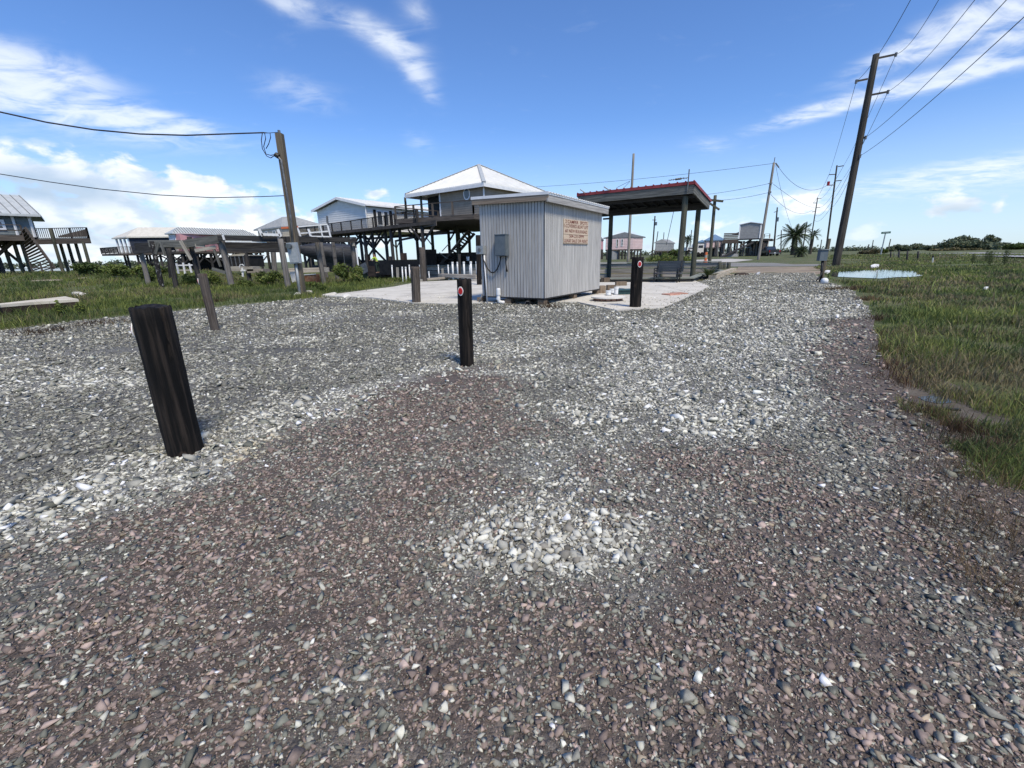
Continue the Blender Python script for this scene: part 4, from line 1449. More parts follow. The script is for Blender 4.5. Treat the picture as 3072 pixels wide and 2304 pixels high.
# drain pipes under the shed's left side
PD = thing('drain_pipe', 'white elbowed plastic drain pipe rising beside the shed corner', 'pipe', G(1502, 912))
e0, e1 = G(1495, 908, 0.06), Yp(1495, 868, G(1495, 908, 0.06).y)
mb = MB()
mb.tube([e1, e1.lerp(e0, 0.35), e0 + Vector((0, 0, 0.10)), e0 + Vector((0.03, 0, 0.03)), e0 + Vector((0.12, 0.02, 0.0)), G(1550, 900, 0.06), G(1600, 893, 0.10), G(1630, 880, 0.12)],
        [0.052] * 8, 14)
mb.obj('pipe', 'pvc', PD, smooth=True)
MB().tube([e1 + Vector((0, 0, -0.16)), e1 + Vector((0, 0, 0.0))], 0.066, 14).obj('coupling', 'pvc', PD)
MB().tube([e1 + Vector((0, 0, 0.0)), e1 + Vector((0, 0, 0.035))], [0.06, 0.05], 14).obj('end_cap', 'pvc', PD)
MB().tube([e1.lerp(e0, 0.62), e1.lerp(e0, 0.78)], 0.060, 14).obj('coupling', 'pvc', PD)
PB = thing('black_pipe', 'open black drain pipe end lying under the shed', 'pipe', G(1580, 912))
a, b = G(1582, 911, 0.07), G(1630, 893, 0.10)
mb = MB()
mb.tube([a, b], 0.075, 16, False)
mb.obj('pipe', 'black', PB, smooth=True)
MB().tube([a + (b - a) * 0.02, a + (b - a) * 0.03], 0.062, 16).obj('bore', 'dark', PB)
rng_pts = [a + Vector((0, -0.005, 0)) + Vector((math.cos(t) * 0.07 * 0.95, 0, math.sin(t) * 0.07)) for t in np.linspace(0, 2 * math.pi, 17)]
MB().tube(rng_pts, 0.008, 6, False).obj('rim', 'steel', PB)

# ================================================================== SEPTIC LID, PIPES, BLOCKS
Lc = G(1824, 889, 0.17)
LD = thing('septic_lid', 'round white concrete lid on a low brown brick ring beside the shed', 'lid', (Lc.x, Lc.y, 0))
RL = 0.50
mb = MB()
k = 36
mb.prism([(Lc.x + RL * math.cos(2 * math.pi * i / k), Lc.y + RL * math.sin(2 * math.pi * i / k)) for i in range(k)], 0.135, 0.175)
mb.obj('lid_slab', 'conc_white', LD)
nb = 16
bm_ = None
for row in range(2):
    for i in range(nb):
        a = 2 * math.pi * (i + 0.5 * row) / nb
        m = Matrix.Translation((Lc.x + 0.38 * math.cos(a), Lc.y + 0.38 * math.sin(a), 0.033 + 0.066 * row)) @ Matrix.Rotation(a, 4, 'Z')
        if bm_ is None:
            bm_ = MB().box((0, 0, 0), (0.09, 0.138, 0.058)).mesh('brick')
            bm_.materials.append(M['brick'])
        put('brick', bm_, LD, m)


def vent(label, px, py, h, r, z0):
    p = G(px, py, z0)
    o = thing('vent_pipe', label, 'pipe', p, group='white pipe stubs on the round lid')
    MB().tube([p, p + Vector((0, 0, h))], r, 18).obj('pipe', 'pvc', o, smooth=False)
    MB().tube([p + Vector((0, 0, h * 0.72)), p + Vector((0, 0, h))], r * 1.14, 18).obj('cap', 'pvc', o)
    MB().tube([p, p + Vector((0, 0, 0.012))], r * 1.35, 18).obj('flange', 'steel', o)


vent('short white capped pipe at the front of the round lid', 1825, 886, 0.155, 0.075, 0.175)
vent('small white pipe stub between the two larger ones on the lid', 1836, 880, 0.16, 0.07, 0.12)
vent('tallest white capped pipe stub at the back of the round lid', 1848, 884, 0.25, 0.065, 0.12)
t0 = G(1870, 881, 0.06)
GT = thing('plastic_tub', 'low dark green plastic tub on the slab behind the black post', 'tub', t0)
mb = MB()
mb.box((t0.x, t0.y, t0.z + 0.06), (0.62, 0.5, 0.12))
g1 = mb.obj('tub', 'green_tub', GT)
MB().box((t0.x, t0.y, t0.z + 0.135), (0.68, 0.56, 0.035)).obj('rim', 'green_tub', GT)
for lab, px, py, w, h, rz, dz in [('upright brown timber block leaning at the shed corner', 1805, 879, 0.22, 0.26, 0.2, 0), ('dark brown block lying on top of the stacked timber', 1815, 866, 0.30, 0.16, 0.5, 0.27),
                                  ('brown timber block in front of the shed corner stack', 1832, 873, 0.30, 0.22, 0.1, 0), ('brown timber block resting above the green tub', 1862, 866, 0.42, 0.16, 0.05, 0.12)]:
    p = G(px, py, 0.055)
    mb = MB().box((0, 0, h / 2), (w, 0.2, h))
    o = mb.obj('timber_block', 'block', None, Matrix.Translation((p.x, p.y, 0.055 + dz)) @ Matrix.Rotation(rz, 4, 'Z'))
    setp(o, lab, 'block', 'timber blocks stacked beside the shed')
for i, (px, py, rz, lab) in enumerate([(2012, 889, 0.35, 'left terracotta paver lying flat at the slab edge'), (2036, 886, 0.2, 'right terracotta paver lying flat on the gravel')]):
    p = G(px, py, 0.0)
    o = MB().box((0, 0, 0.03), (0.42, 0.42, 0.05)).obj('paver', 'paver', None, Matrix.Translation((p.x, p.y, 0.03)) @ Matrix.Rotation(rz, 4, 'Z'))
    setp(o, lab, 'paver', 'terracotta pavers at the slab edge')
# white limestone lumps at the pole foot and slab corner
import bmesh


def rock(label, px, py, s, mat, seed):
    r = np.random.default_rng(seed)
    V, F = stone_templates(1, 22, seed)[0]
    p = GZ(px, py)
    me = bpy.data.meshes.new('rock')
    me.from_pydata([tuple(v * np.array([s, s * 0.7, s * 0.38])) for v in V], [], [tuple(f) for f in F])
    o = put('rock', me, None, Matrix.Translation(p + Vector((0, 0, s * 0.15))) @ Matrix.Rotation(r.uniform(0, 6), 4, 'Z'), mat)
    setp(o, label, 'rock', 'pale rocks at the gravel edge')


rock('flat white rock at the foot of the meter pole', 896, 886, 0.26, 'conc_white', 5)
rock('pale rock in the weeds just right of the meter pole', 925, 880, 0.24, 'conc', 6)
rock('pale rock at the left tip of the concrete slab', 985, 889, 0.32, 'conc', 7)
rock('low pale rock on the gravel beside the slab tip', 1040, 893, 0.30, 'conc_white', 8)
rock('broken pale rock by the end of the old cream slab', 238, 889, 0.42, 'conc', 9)

# old cream slab in the grass at the left
OS = thing('old_slab', 'broken cream concrete slab on brown footing in the left grass', 'slab', G(60, 915))
poly = GP([(-200, 926), (0, 910), (195, 889), (235, 897), (100, 906), (0, 914), (-200, 940)], 0.34, 1)
ar = sum(poly[i][0] * poly[(i + 1) % 7][1] - poly[(i + 1) % 7][0] * poly[i][1] for i in range(7))
if ar < 0:
    poly = poly[::-1]
mb = MB().prism(poly, 0.26, 0.34)
mb.obj('slab_top', 'conc_old', OS)
cx, cy = sum(p[0] for p in poly) / 7, sum(p[1] for p in poly) / 7
MB().prism([(cx + (p[0] - cx) * 0.96, cy + (p[1] - cy) * 0.93) for p in poly], -0.1, 0.257).obj('footing', 'brown_dark', OS)
for i, (px, py, L_, lab) in enumerate([(135, 846, 1.6, 'long bleached board lying in the left grass'), (168, 846, 0.7, 'short bleached board end in the left grass'), (245, 839, 0.6, 'bleached scrap of wood near the bushes'),
                                       (351, 834, 0.5, 'bleached scrap of wood under the big bush')]):
    p = GZ(px, py)
    o = bar('board', p + Vector((-L_ / 2, 0, 0.10)), p + Vector((L_ / 2, 0.1, 0.13)), 0.2, 0.05, 'log')
    setp(o, lab, 'board', 'bleached boards lying in the left grass')
p = G(2668, 1250)
o = bar('wood_scrap', p + Vector((-0.16, 0, 0.03)), p + Vector((0.12, 0.02, 0.025)), 0.03, 0.012, 'log')
setp(o, 'small pale sliver of wood on the reddish gravel edge at right', 'wood scrap')
mb = MB()
mb.tube([G(2705, 1202, 0.03), G(2760, 1216, 0.02), G(2830, 1225, 0.02), G(2880, 1230, 0.015)], 0.013, 7)
setp(mb.obj('black_hose', 'black', smooth=True), 'black hose end lying at the edge of the roadside puddle', 'hose')
mb = MB()
mb.tube([G(2850, 1580, 0.02), G(2930, 1620, 0.02), G(3010, 1655, 0.02), G(3120, 1710, 0.02)], 0.009, 7)
setp(mb.obj('black_hose', 'black', smooth=True), 'thin black line half buried in the gravel at lower right', 'hose')

# ================================================================== BOAT LIFT CANOPY
R1 = G(1650 + 1600 * 0.2411, 500 + 1400 * 0.2411)
w_dir = Vector((0.62, 0.785, 0)).normalized()
l_dir = Vector((-0.785, 0.62, 0)).normalized()
CW, CLn = 2.5, 5.4
R2 = R1 + w_dir * CW
Fl, Bl = R1 + l_dir * CLn, R2 + l_dir * CLn
FR = R1 - l_dir * 0.45 - w_dir * 0.25
zf = zat(FR, 2057, 549)
BR = R2 - l_dir * 0.45 + w_dir * 0.35
zb_ = zat(BR, 2110, 600)
FLc, BLc = Fl + l_dir * 0.9 - w_dir * 0.25, Bl + l_dir * 0.9 + w_dir * 0.35
zfl = zat(FLc, 1684, 586)
CA = thing('boat_lift_canopy', 'dark timber boat lift shelter with a red metal roof behind the bench', 'shelter', (R1.x, R1.y, 0))


def cz(p, dz=0.0):
    """roof plane height over a plan place"""
    d = p - FR
    u, v = d.dot(l_dir), d.dot(w_dir)
    L, W_ = (FLc - FR).dot(l_dir), (BR - FR).dot(w_dir)
    return zf + (zfl - zf) * u / L + (zb_ - zf) * v / W_ + dz


def cp(p, dz):
    return Vector((p.x, p.y, cz(p, dz)))


for nm, p, r in [('a', R1, 0.155), ('b', R2, 0.145), ('c', Fl, 0.15), ('d', Bl, 0.145)]:
    pole('post', Vector((p.x, p.y, -1.2)), cp(p, -0.55), r * 1.05, r * 0.92, 'green_post', CA, 16, 10, 0.03)
D2 = 0.42
for a, b in [(FR, FLc), (BR, BLc), (FR, BR), (FLc, BLc)]:
    bar('fascia_beam', cp(a, -0.10 - D2 / 2), cp(b, -0.10 - D2 / 2), 0.07, D2, 'grey_beam', CA)
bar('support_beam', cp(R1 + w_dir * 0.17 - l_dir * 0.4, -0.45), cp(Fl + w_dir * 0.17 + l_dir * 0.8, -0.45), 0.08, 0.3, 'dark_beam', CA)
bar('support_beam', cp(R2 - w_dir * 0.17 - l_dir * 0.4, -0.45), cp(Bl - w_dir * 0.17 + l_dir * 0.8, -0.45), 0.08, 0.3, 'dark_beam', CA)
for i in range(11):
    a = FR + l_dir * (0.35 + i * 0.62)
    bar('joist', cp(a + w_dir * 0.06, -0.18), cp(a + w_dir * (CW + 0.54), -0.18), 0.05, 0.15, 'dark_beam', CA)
q = [FR - l_dir * 0.05 - w_dir * 0.06, BR - l_dir * 0.05 + w_dir * 0.06, BLc + l_dir * 0.05 + w_dir * 0.06, FLc + l_dir * 0.05 - w_dir * 0.06]
mb = MB()
mb.add([cp(p, -0.10) for p in q] + [cp(p, 0.05) for p in q], [(0, 3, 2, 1), (4, 5, 6, 7)] + [(i, (i + 1) % 4, 4 + (i + 1) % 4, 4 + i) for i in range(4)])
mb.obj('roof_sheet', 'red_roof', CA)
Lr = (FLc - FR).length
nrib = int(Lr / 0.40)
rib = None
for i in range(nrib + 1):
    a = FR + l_dir * (i * Lr / nrib)
    bar('roof_rib', cp(a - w_dir * 0.08, 0.07), cp(a + w_dir * (CW + 0.68), 0.07), 0.055, 0.045, 'red_roof', CA)
bar('roof_edge_trim', cp(FR - l_dir * 0.08 - w_dir * 0.08, -0.06), cp(BR - l_dir * 0.08 + w_dir * 0.08, -0.06), 0.03, 0.12, 'red_roof', CA)
MB().add([cp(p, -0.125) for p in q] + [cp(p, -0.105) for p in q], [(0, 3, 2, 1), (4, 5, 6, 7)] + [(i, (i + 1) % 4, 4 + (i + 1) % 4, 4 + i) for i in range(4)]).obj('roof_shade_sheet', 'dark_beam', CA)  # added dark sheet, paints the underside of the roof as shaded
for u in (0.55, 2.1):
    a = FLc - l_dir * u - w_dir * 0.1
    bar('roof_bracket', cp(a, 0.02), cp(a + l_dir * 0.35, 0.24), 0.05, 0.05, 'light_wood', CA)
MB().tube([cp(R1 + w_dir * 0.7 + l_dir * 1.5, -0.36), cp(R1 + w_dir * 0.7 + l_dir * 1.5, -0.28)], 0.06, 10).obj('lamp', 'white_trim', CA)
bar('bracket', Vector((Bl.x, Bl.y, cz(Bl, -0.75))), Vector((Bl.x, Bl.y, cz(Bl, -0.75))) + l_dir * 0.55, 0.1, 0.1, 'dark_beam', CA)

# TV aerial on the canopy corner
A_ = FR + l_dir * 0.28 - w_dir * 0.08
AN = thing('tv_aerial', 'small TV aerial on a short mast at the red roof corner', 'aerial', cp(A_, -0.4))
top = cp(A_, 0.62)
MB().tube([cp(A_, -0.45), top], 0.03, 8).obj('mast', 'steel', AN)
a0, a1 = Yp(2006, 541, A_.y), Yp(2064, 533, A_.y)
MB().tube([a0, a1], 0.018, 6).obj('boom', 'steel', AN)
for i in range(7):
    t = 0.06 + i * 0.13
    c = a0.lerp(a1, t)
    s = 0.16 + 0.03 * i
    MB().tube([c - w_dir * s, c + w_dir * s], 0.010, 5).obj('element', 'steel', AN)
MB().tube([a0.lerp(a1, 0.35), a0.lerp(a1, 0.65)], 0.05, 6).obj('centre_box', 'steel', AN)

# ================================================================== BENCH
b0, b1 = G(1961, 847, 0.055), G(2031, 848, 0.055)
bu = (b1 - b0)
bu.z = 0
BWd = bu.length
bu.normalize()
bv = Vector((-bu.y, bu.x, 0))          # from the front to the back
bv = (bv + Vector((0.25, 0, 0))).normalized() if False else bv
BN = thing('garden_bench', 'dark slate park bench with cast iron ends on the concrete slab', 'bench', b0, math.atan2(bu.y, bu.x))
BMx = WM[BN.name]


def bp(x, y, z):
    return BMx @ Vector((x, y, z))


for i in range(4):
    bar('seat_slat', bp(-0.06, 0.02 + i * 0.115, 0.42 + (0.01 if i < 3 else 0)), bp(BWd + 0.12, 0.02 + i * 0.115, 0.42), 0.10, 0.03, 'bench_seat', BN)
for i in range(6):
    z = 0.52 + i * 0.082
    bar('back_slat', bp(-0.06, 0.49 + i * 0.028, z), bp(BWd + 0.12, 0.49 + i * 0.028, z), 0.028, 0.077, 'bench', BN, up=(0, 0.1, 1))
for x in (0.0, BWd):
    mb = MB()
    mb.tube([bp(x, -0.02, 0), bp(x, 0.02, 0.22), bp(x, -0.02, 0.40), bp(x, -0.05, 0.60), bp(x, 0.06, 0.655), bp(x, 0.25, 0.64), bp(x, 0.50, 0.66)], [0.024, 0.03, 0.03, 0.028, 0.03, 0.03, 0.026], 8)
    mb.tube([bp(x, 0.44, 0), bp(x, 0.42, 0.22), bp(x, 0.46, 0.42), bp(x, 0.52, 0.70), bp(x, 0.64, 1.0)], 0.028, 8)
    mb.tube([bp(x, 0.0, 0.39), bp(x, 0.45, 0.39)], 0.026, 8)
    mb.tube([bp(x, 0.02, 0.20), bp(x, 0.22, 0.33), bp(x, 0.42, 0.20)], 0.018, 6)
    mb.tube([bp(x, 0.0, 0.45), bp(x, 0.14, 0.57), bp(x, 0.30, 0.50), bp(x, 0.44, 0.58)], 0.016, 6)
    mb.obj('end_frame', 'iron', BN, smooth=True)
bar('brace', bp(0, 0.23, 0.24), bp(BWd, 0.23, 0.24), 0.03, 0.03, 'iron', BN)


# ================================================================== BULKHEADS
def bulkhead(name, label, pts, z0, z1, nb, out, mat, capmat, pile=2.2, cap=0.30):
    """retaining wall of horizontal boards along plan points; out = side the boards show on"""
    o = thing(name, label, 'bulkhead', (pts[0][0], pts[0][1], z0))
    for (a, b) in zip(pts[:-1], pts[1:]):
        a, b = Vector((a[0], a[1], 0)), Vector((b[0], b[1], 0))
        d = (b - a)
        L = d.length
        d.normalize()
        n = Vector((-d.y, d.x, 0)) * out
        segs = max(1, int(L / 3.6))
        for s in range(segs):
            p, q = a + d * (L * s / segs + 0.01), a + d * (L * (s + 1) / segs - 0.01)
            for i in range(nb):
                h = (z1 - z0) / nb
                z = z0 + (i + 0.5) * h
                off = n * rnd.uniform(-0.06, 0.06)
                bar('board', p + off + Vector((0, 0, z)), q + off + Vector((0, 0, z + rnd.uniform(-0.012, 0.012))), 0.06, h - 0.06, mat, o)
        m = max(1, int(L / pile))
        for i in range(m + 1):
            p = a + d * (L * i / m) + n * 0.16
            pole('piling', Vector((p.x, p.y, -1.5)), Vector((p.x, p.y, z1 - 0.02)), 0.11, 0.10, 'green_post', o, 10, 4, 0.04)
        bar('cap_board', a + Vector((0, 0, z1 + 0.03)) - d * 0.1, b + Vector((0, 0, z1 + 0.03)) + d * 0.1, cap, 0.06, capmat, o)
    return o


c0, c1 = G(1795, 836, 0.22), G(2075, 834, 0.22)
bulkhead('bulkhead', 'low near bulkhead with a pale green cap board behind the bench', [(-1.8, 28.6), tuple(c0)[:2], tuple(c1)[:2], (10.9, 25.2)], -0.9, 0.20, 3, 1, 'bulk_dark', 'cap')
far = [(x, float(yf(np.array(x))) - 0.85) for x in (-9, 0, 8, 15.6)]
bulkhead('bulkhead', 'far bulkhead of stacked pale horizontal boards across the canal', far, -0.9, 0.72, 4, -1, 'bulk', 'cap', 3.6, 0.4)
bulkhead('bulkhead', 'bulkhead closing the end of the canal beside the dirt drive', [(10.9, 25.2), (12.6, 27.2), (15.2, 31.9), (15.7, 34.2)], -0.9, 0.10, 3, 1, 'bulk_dark', 'cap', 2.4)
for i, (px, py, ty, lab) in enumerate([(2150, 814, 796, 'leftmost of the four short green pilings by the dirt drive'), (2163, 808, 788, 'second short green piling from the left by the dirt drive'),
                                       (2172, 807, 787, 'third short green piling from the left by the dirt drive'), (2186, 806, 787, 'rightmost of the four short green pilings by the dirt drive')]):
    p = G(px, py)
    o = thing('short_piling', lab, 'piling', p, group='short green pilings by the dirt drive')
    t = Yp(px + 1, ty, p.y)
    pole('shaft', p - Vector((0, 0, 1)), t, 0.17, 0.165, 'green_post', o, 12, 4, 0.04)
    MB().tube([t - Vector((0, 0, 0.16)), t - Vector((0, 0, 0.10))], 0.175, 12).obj('band', 'steel', o)
a, b = G(2136, 832, 0.12), G(2202, 808, 0.12)
o = bar('timber', a, b, 0.34, 0.22, 'log')
setp(o, 'long bleached timber lying along the edge of the dirt drive', 'timber')
a, b = G(2230, 812), G(2290, 812)
for i, (px, py, s) in enumerate([(2225, 826, 0.3), (2239, 826, 0.15)]):
    p = G(px, py)
    V, F = stone_templates(1, 18, 50 + i)[0]
    me = bpy.data.meshes.new('debris')
    me.from_pydata([tuple(v * np.array([s * 1.6, s, s * 0.5])) for v in V], [], [tuple(f) for f in F])
    setp(put('debris', me, None, Matrix.Translation(p + Vector((0, 0, 0.04))), 'brown_dark'), ['larger dark brown clod on the tan dirt drive', 'smaller dark brown clod on the tan dirt drive'][i], 'clod')
p = G(2277, 824)
V, F = stone_templates(1, 9, 77)[0]
me = bpy.data.meshes.new('litter')
me.from_pydata([tuple(v * np.array([0.3, 0.2, 0.16])) for v in V], [], [tuple(f) for f in F])
setp(put('litter', me, None, Matrix.Translation(p + Vector((0, 0, 0.04))), 'white_paint'), 'crumpled white scrap lying on the tan dirt drive', 'litter')

# tall mooring piling with a cross arm
p = G(2127, 812, -0.2)
MP = thing('mooring_pole', 'tall green timber pole with a cross arm and diagonal brace past the canopy', 'pole', p)
t = Yp(2146, 586, p.y)
pole('shaft', p - Vector((0, 0, 1)), t, 0.15, 0.128, 'green_post', MP, 14, 8, 0.03)
yy = p.y - 0.22
a, b = Yp(2112, 598, yy), Yp(2169, 604, yy)
bar('cross_arm', a, b, 0.14, 0.17, 'green_post', MP)
a, b = Yp(2114, 600, yy - 0.14), Yp(2158, 629, yy - 0.14)
bar('diagonal_brace', a, b, 0.10, 0.15, 'green_post', MP)


# ================================================================== HOUSES ON STILTS
def hip_roof(name, parent, corners, ridge, mat, thick=0.10, seams=0, seam_face=None, seam_mat=None):
    """corners: four eave points (3d, in order); ridge: one or two points; two ridge points run from edge 3-0 side to edge 1-2 side"""
    c = [Vector(p) for p in corners]
    r = [Vector(p) for p in ridge]
    mb = MB()
    dn = Vector((0, 0, -thick))
    if len(r) == 1:
        mb.add(c + [p + dn for p in c] + r, [(0, 1, 8), (1, 2, 8), (2, 3, 8), (3, 0, 8), (7, 6, 5, 4)] + [(i, 4 + i, 4 + (i + 1) % 4, (i + 1) % 4) for i in range(4)])
    else:
        mb.add(c + [p + dn for p in c] + r, [(0, 1, 9, 8), (1, 2, 9), (2, 3, 8, 9), (3, 0, 8), (7, 6, 5, 4)] + [(i, 4 + i, 4 + (i + 1) % 4, (i + 1) % 4) for i in range(4)])
    return mb.obj(name, mat, parent)


def wall_box(name, parent, corners, z0, z1, mat, lap=0.0, lapmat=None):
    """closed body on four plan corners; lap > 0 adds lapped boards (joined, too thin to tell apart)"""
    pl = [(p[0], p[1]) for p in corners]
    ar = sum(pl[i][0] * pl[(i + 1) % len(pl)][1] - pl[(i + 1) % len(pl)][0] * pl[i][1] for i in range(len(pl)))
    if ar < 0:
        pl = pl[::-1]
    o = MB().prism(pl, z0, z1).obj(name, mat, parent)
    if lap:
        mb = MB()
        n = int((z1 - z0) / lap)
        for i in range(len(pl)):
            a, b = Vector((*pl[i], 0)), Vector((*pl[(i + 1) % len(pl)], 0))
            d = (b - a).normalized()
            q = Vector((d.y, -d.x, 0))
            for j in range(n):
                z = z0 + j * lap
                p0, p1 = a + Vector((0, 0, z)), b + Vector((0, 0, z))
                up = Vector((0, 0, lap))
                mb.add([p0 + q * 0.035, p1 + q * 0.035, p1 + up + q * 0.004, p0 + up + q * 0.004, p0, p1], [(0, 1, 2, 3), (4, 5, 1, 0)])
        s = mb.obj('siding_laps', lapmat or mat, o)
        s['kind'] = 'stuff'
    return o


def window(parent, a, b, t0, t1, z0, z1, glass='glass', frame='white_trim', fw=0.09, name='window', panes=True):
    """window in the wall from plan point a to b (outward side on the right of a->b), between fractions t0..t1"""
    a, b = Vector((a[0], a[1], 0)), Vector((b[0], b[1], 0))
    d = (b - a).normalized()
    q = Vector((d.y, -d.x, 0)) * 0.06
    p, r = a.lerp(b, t0), a.lerp(b, t1)
    mb = MB()
    w = (r - p).length
    m = Matrix((d, q.normalized(), Vector((0, 0, 1)))).transposed().to_4x4()
    m.translation = p + q
    mb.box((w / 2, 0, z0 + fw / 2), (w, 0.05, fw)).box((w / 2, 0, z1 - fw / 2), (w, 0.05, fw))
    mb.box((fw / 2, 0, (z0 + z1) / 2), (fw, 0.05, z1 - z0 - 2 * fw)).box((w - fw / 2, 0, (z0 + z1) / 2), (fw, 0.05, z1 - z0 - 2 * fw))
    mb.box((w / 2, 0, (z0 + z1) / 2), (w - 2 * fw, 0.04, fw * 0.5))
    f = mb.obj(name, frame, parent, m)
    MB().box((w / 2, -0.025, (z0 + z1) / 2), (w - fw, 0.02, z1 - z0 - fw)).obj('pane', glass, f, m)
    return f


def railing(parent, pts, h, mat, post_every=1.8, baluster=0.13, mid=False, pw=0.10):
    for a, b in zip(pts[:-1], pts[1:]):
        a, b = Vector(a), Vector(b)
        L = (b - a).length
        d = (b - a) / L
        n = max(1, round(L / post_every))
        for i in range(n + 1):
            p = a + d * (L * i / n)
            bar('rail_post', p, p + Vector((0, 0, h)), pw, pw, mat, parent)
        bar('top_rail', a + Vector((0, 0, h)), b + Vector((0, 0, h)), 0.12, 0.06, mat, parent)
        if mid:
            bar('mid_rail', a + Vector((0, 0, h * 0.52)), b + Vector((0, 0, h * 0.52)), 0.04, 0.09, mat, parent)
        if baluster:
            bar('bottom_rail', a + Vector((0, 0, 0.10)), b + Vector((0, 0, 0.10)), 0.05, 0.07, mat, parent)
            mb = MB()
            for i in range(1, int(L / baluster)):
                p = a + d * (i * baluster)
                mb.box((p.x, p.y, p.z + 0.10 + (h - 0.12) / 2), (0.04, 0.04, h - 0.12))
            if mb.v:
                o = mb.obj('balusters', mat, parent)
                o['kind'] = 'stuff'


def stilts(parent, pts, ztop, r, mat, brace=None, zlow=-1.3):
    for (x, y) in pts:
        z = max(min(gz1(x, y), 0.6), -0.2) - 0.6
        pole('piling', Vector((x, y, z)), Vector((x, y, ztop)), r, r * 0.92, mat, parent, 10, 3, 0.03)
    if brace:
        for (i, j, za, zb2) in brace:
            a, b = pts[i], pts[j]
            bar('brace', Vector((a[0], a[1], za)), Vector((b[0], b[1], zb2)), 0.07, 0.20, 'dark_beam', parent)


def knee(parent, p, d, z, s=1.2):
    a = Vector((p[0], p[1], z - s))
    bar('knee_brace', a, a + Vector((d[0] * s, d[1] * s, s)), 0.08, 0.16, 'dark_beam', parent)


def stairs(parent, a0, a1, b0, b1, n, mat, tread_mat=None):
    """a0->a1 and b0->b1 are the two stringers, top to bottom"""
    bar('stringer', a0, a1, 0.06, 0.26, mat, parent)
    bar('stringer', b0, b1, 0.06, 0.26, mat, parent)
    for i in range(n):
        t = (i + 0.5) / n
        bar('tread', Vector(a0).lerp(Vector(a1), t), Vector(b0).lerp(Vector(b1), t), 0.26, 0.045, tread_mat or mat, parent)


def V3(p, z):
    return Vector((p[0], p[1], z))


# ---- tan house with the white hip roof
DT = 42.0
Nc = Yp(1452, 546, DT)
ze = Nc.z
Lc_, Rc_ = G(1198, 581, ze), G(1655, 583, ze)
ex, ey = (Rc_ - Nc), (Lc_ - Nc)
HXl, HYl = ex.length, ey.length
ex.normalize()
ey = (ey - ex * ey.dot(ex)).normalized()
TH = thing('stilt_house', 'tan house on tall pilings with a white metal hip roof behind the shed', 'house', (Nc.x, Nc.y, 0), group='houses raised on pilings')


def th(u, v, z=None):
    p = Nc + ex * u + ey * v
    return Vector((p.x, p.y, ze if z is None else z))


cen = th(HXl / 2, HYl / 2)
apz = zat(cen, 1423, 494.6)
zfl_ = Yp(1452, 657, DT).z
hip_roof('roof', TH, [th(0, 0), th(HXl, 0), th(HXl, HYl), th(0, HYl)], [Vector((cen.x, cen.y, apz))], 'white_metal', 0.09)
roofo = [o for o in TH.children if o.name.startswith('roof')][0]
for a in (th(0, 0), th(HXl, 0), th(0, HYl)):
    bar('hip_cap', a + Vector((0, 0, 0.05)), Vector((cen.x, cen.y, apz + 0.05)), 0.34, 0.04, 'grey_roof', roofo)
for u0, v0, u1, v1 in [(0, 0, 0, HYl), (0, 0, HXl, 0), (0, HYl, HXl, HYl), (HXl, 0, HXl, HYl)]:
    bar('fascia', th(u0, v0, ze - 0.22), th(u1, v1, ze - 0.22), 0.05, 0.27, 'white_trim', TH)
# corrugation: fine ribs joined, too thin to tell apart
mb = MB()
for k_ in range(1, 40):
    t = k_ / 40
    for A, B in ((th(0, 0), th(0, HYl)), (th(0, 0), th(HXl, 0))):
        e = A.lerp(B, t)
        d = min(t, 1 - t) * 2
        # climb to the hip line
        mid_ = A.lerp(B, 0.5)
        top_ = Vector((cen.x, cen.y, apz)) - mid_
        mb.bar(e + Vector((0, 0, 0.015)), e + top_ * d + Vector((0, 0, 0.015)), 0.05, 0.03)
rb = mb.obj('roof_ribs', 'white_metal', roofo)
rb['kind'] = 'stuff'
IN = 0.5
fw = on_plane(900 + 1388 * 0.3014, 580, th(IN, 0), ex)
yw = (fw - Nc).dot(ey)
body = wall_box('body', TH, [th(IN, IN), th(HXl - IN, IN), th(HXl - IN, HYl - IN), th(IN + 2.2, HYl - IN), th(IN + 2.2, yw), th(IN, yw)], zfl_, ze - 0.12, 'tan_siding', 0.19)
for (u, v) in [(IN, IN), (IN, yw)]:
    bar('corner_board', th(u - 0.03, v - 0.03, zfl_), th(u - 0.03, v - 0.03, ze - 0.1), 0.13, 0.13, 'white_trim', TH)
MB().prism([(p.x, p.y) for p in (th(IN + 2.16, yw - 0.02), th(IN + 2.16, HYl - IN), th(IN + 2.24, HYl - IN), th(IN + 2.24, yw - 0.02))][::-1], zfl_ + 0.01, ze - 0.13).obj('porch_wall', 'porch_blue', TH)
window(TH, th(IN + 2.15, HYl - IN), th(IN + 2.15, yw), 0.66, 0.94, zfl_ + 0.05, ze - 0.55, 'glass', 'white_trim', 0.12, 'glass_door')
wr = on_plane(1400 + 500 * 0.2653, 580, th(0, IN), ey)
uw = (wr - Nc).dot(ex)
window(TH, th(IN, IN), th(HXl - IN, IN), (uw - IN) / (HXl - 2 * IN), (uw + 1.15 - IN) / (HXl - 2 * IN), ze - 2.2, ze - 0.55, 'glass', 'white_trim', 0.12)
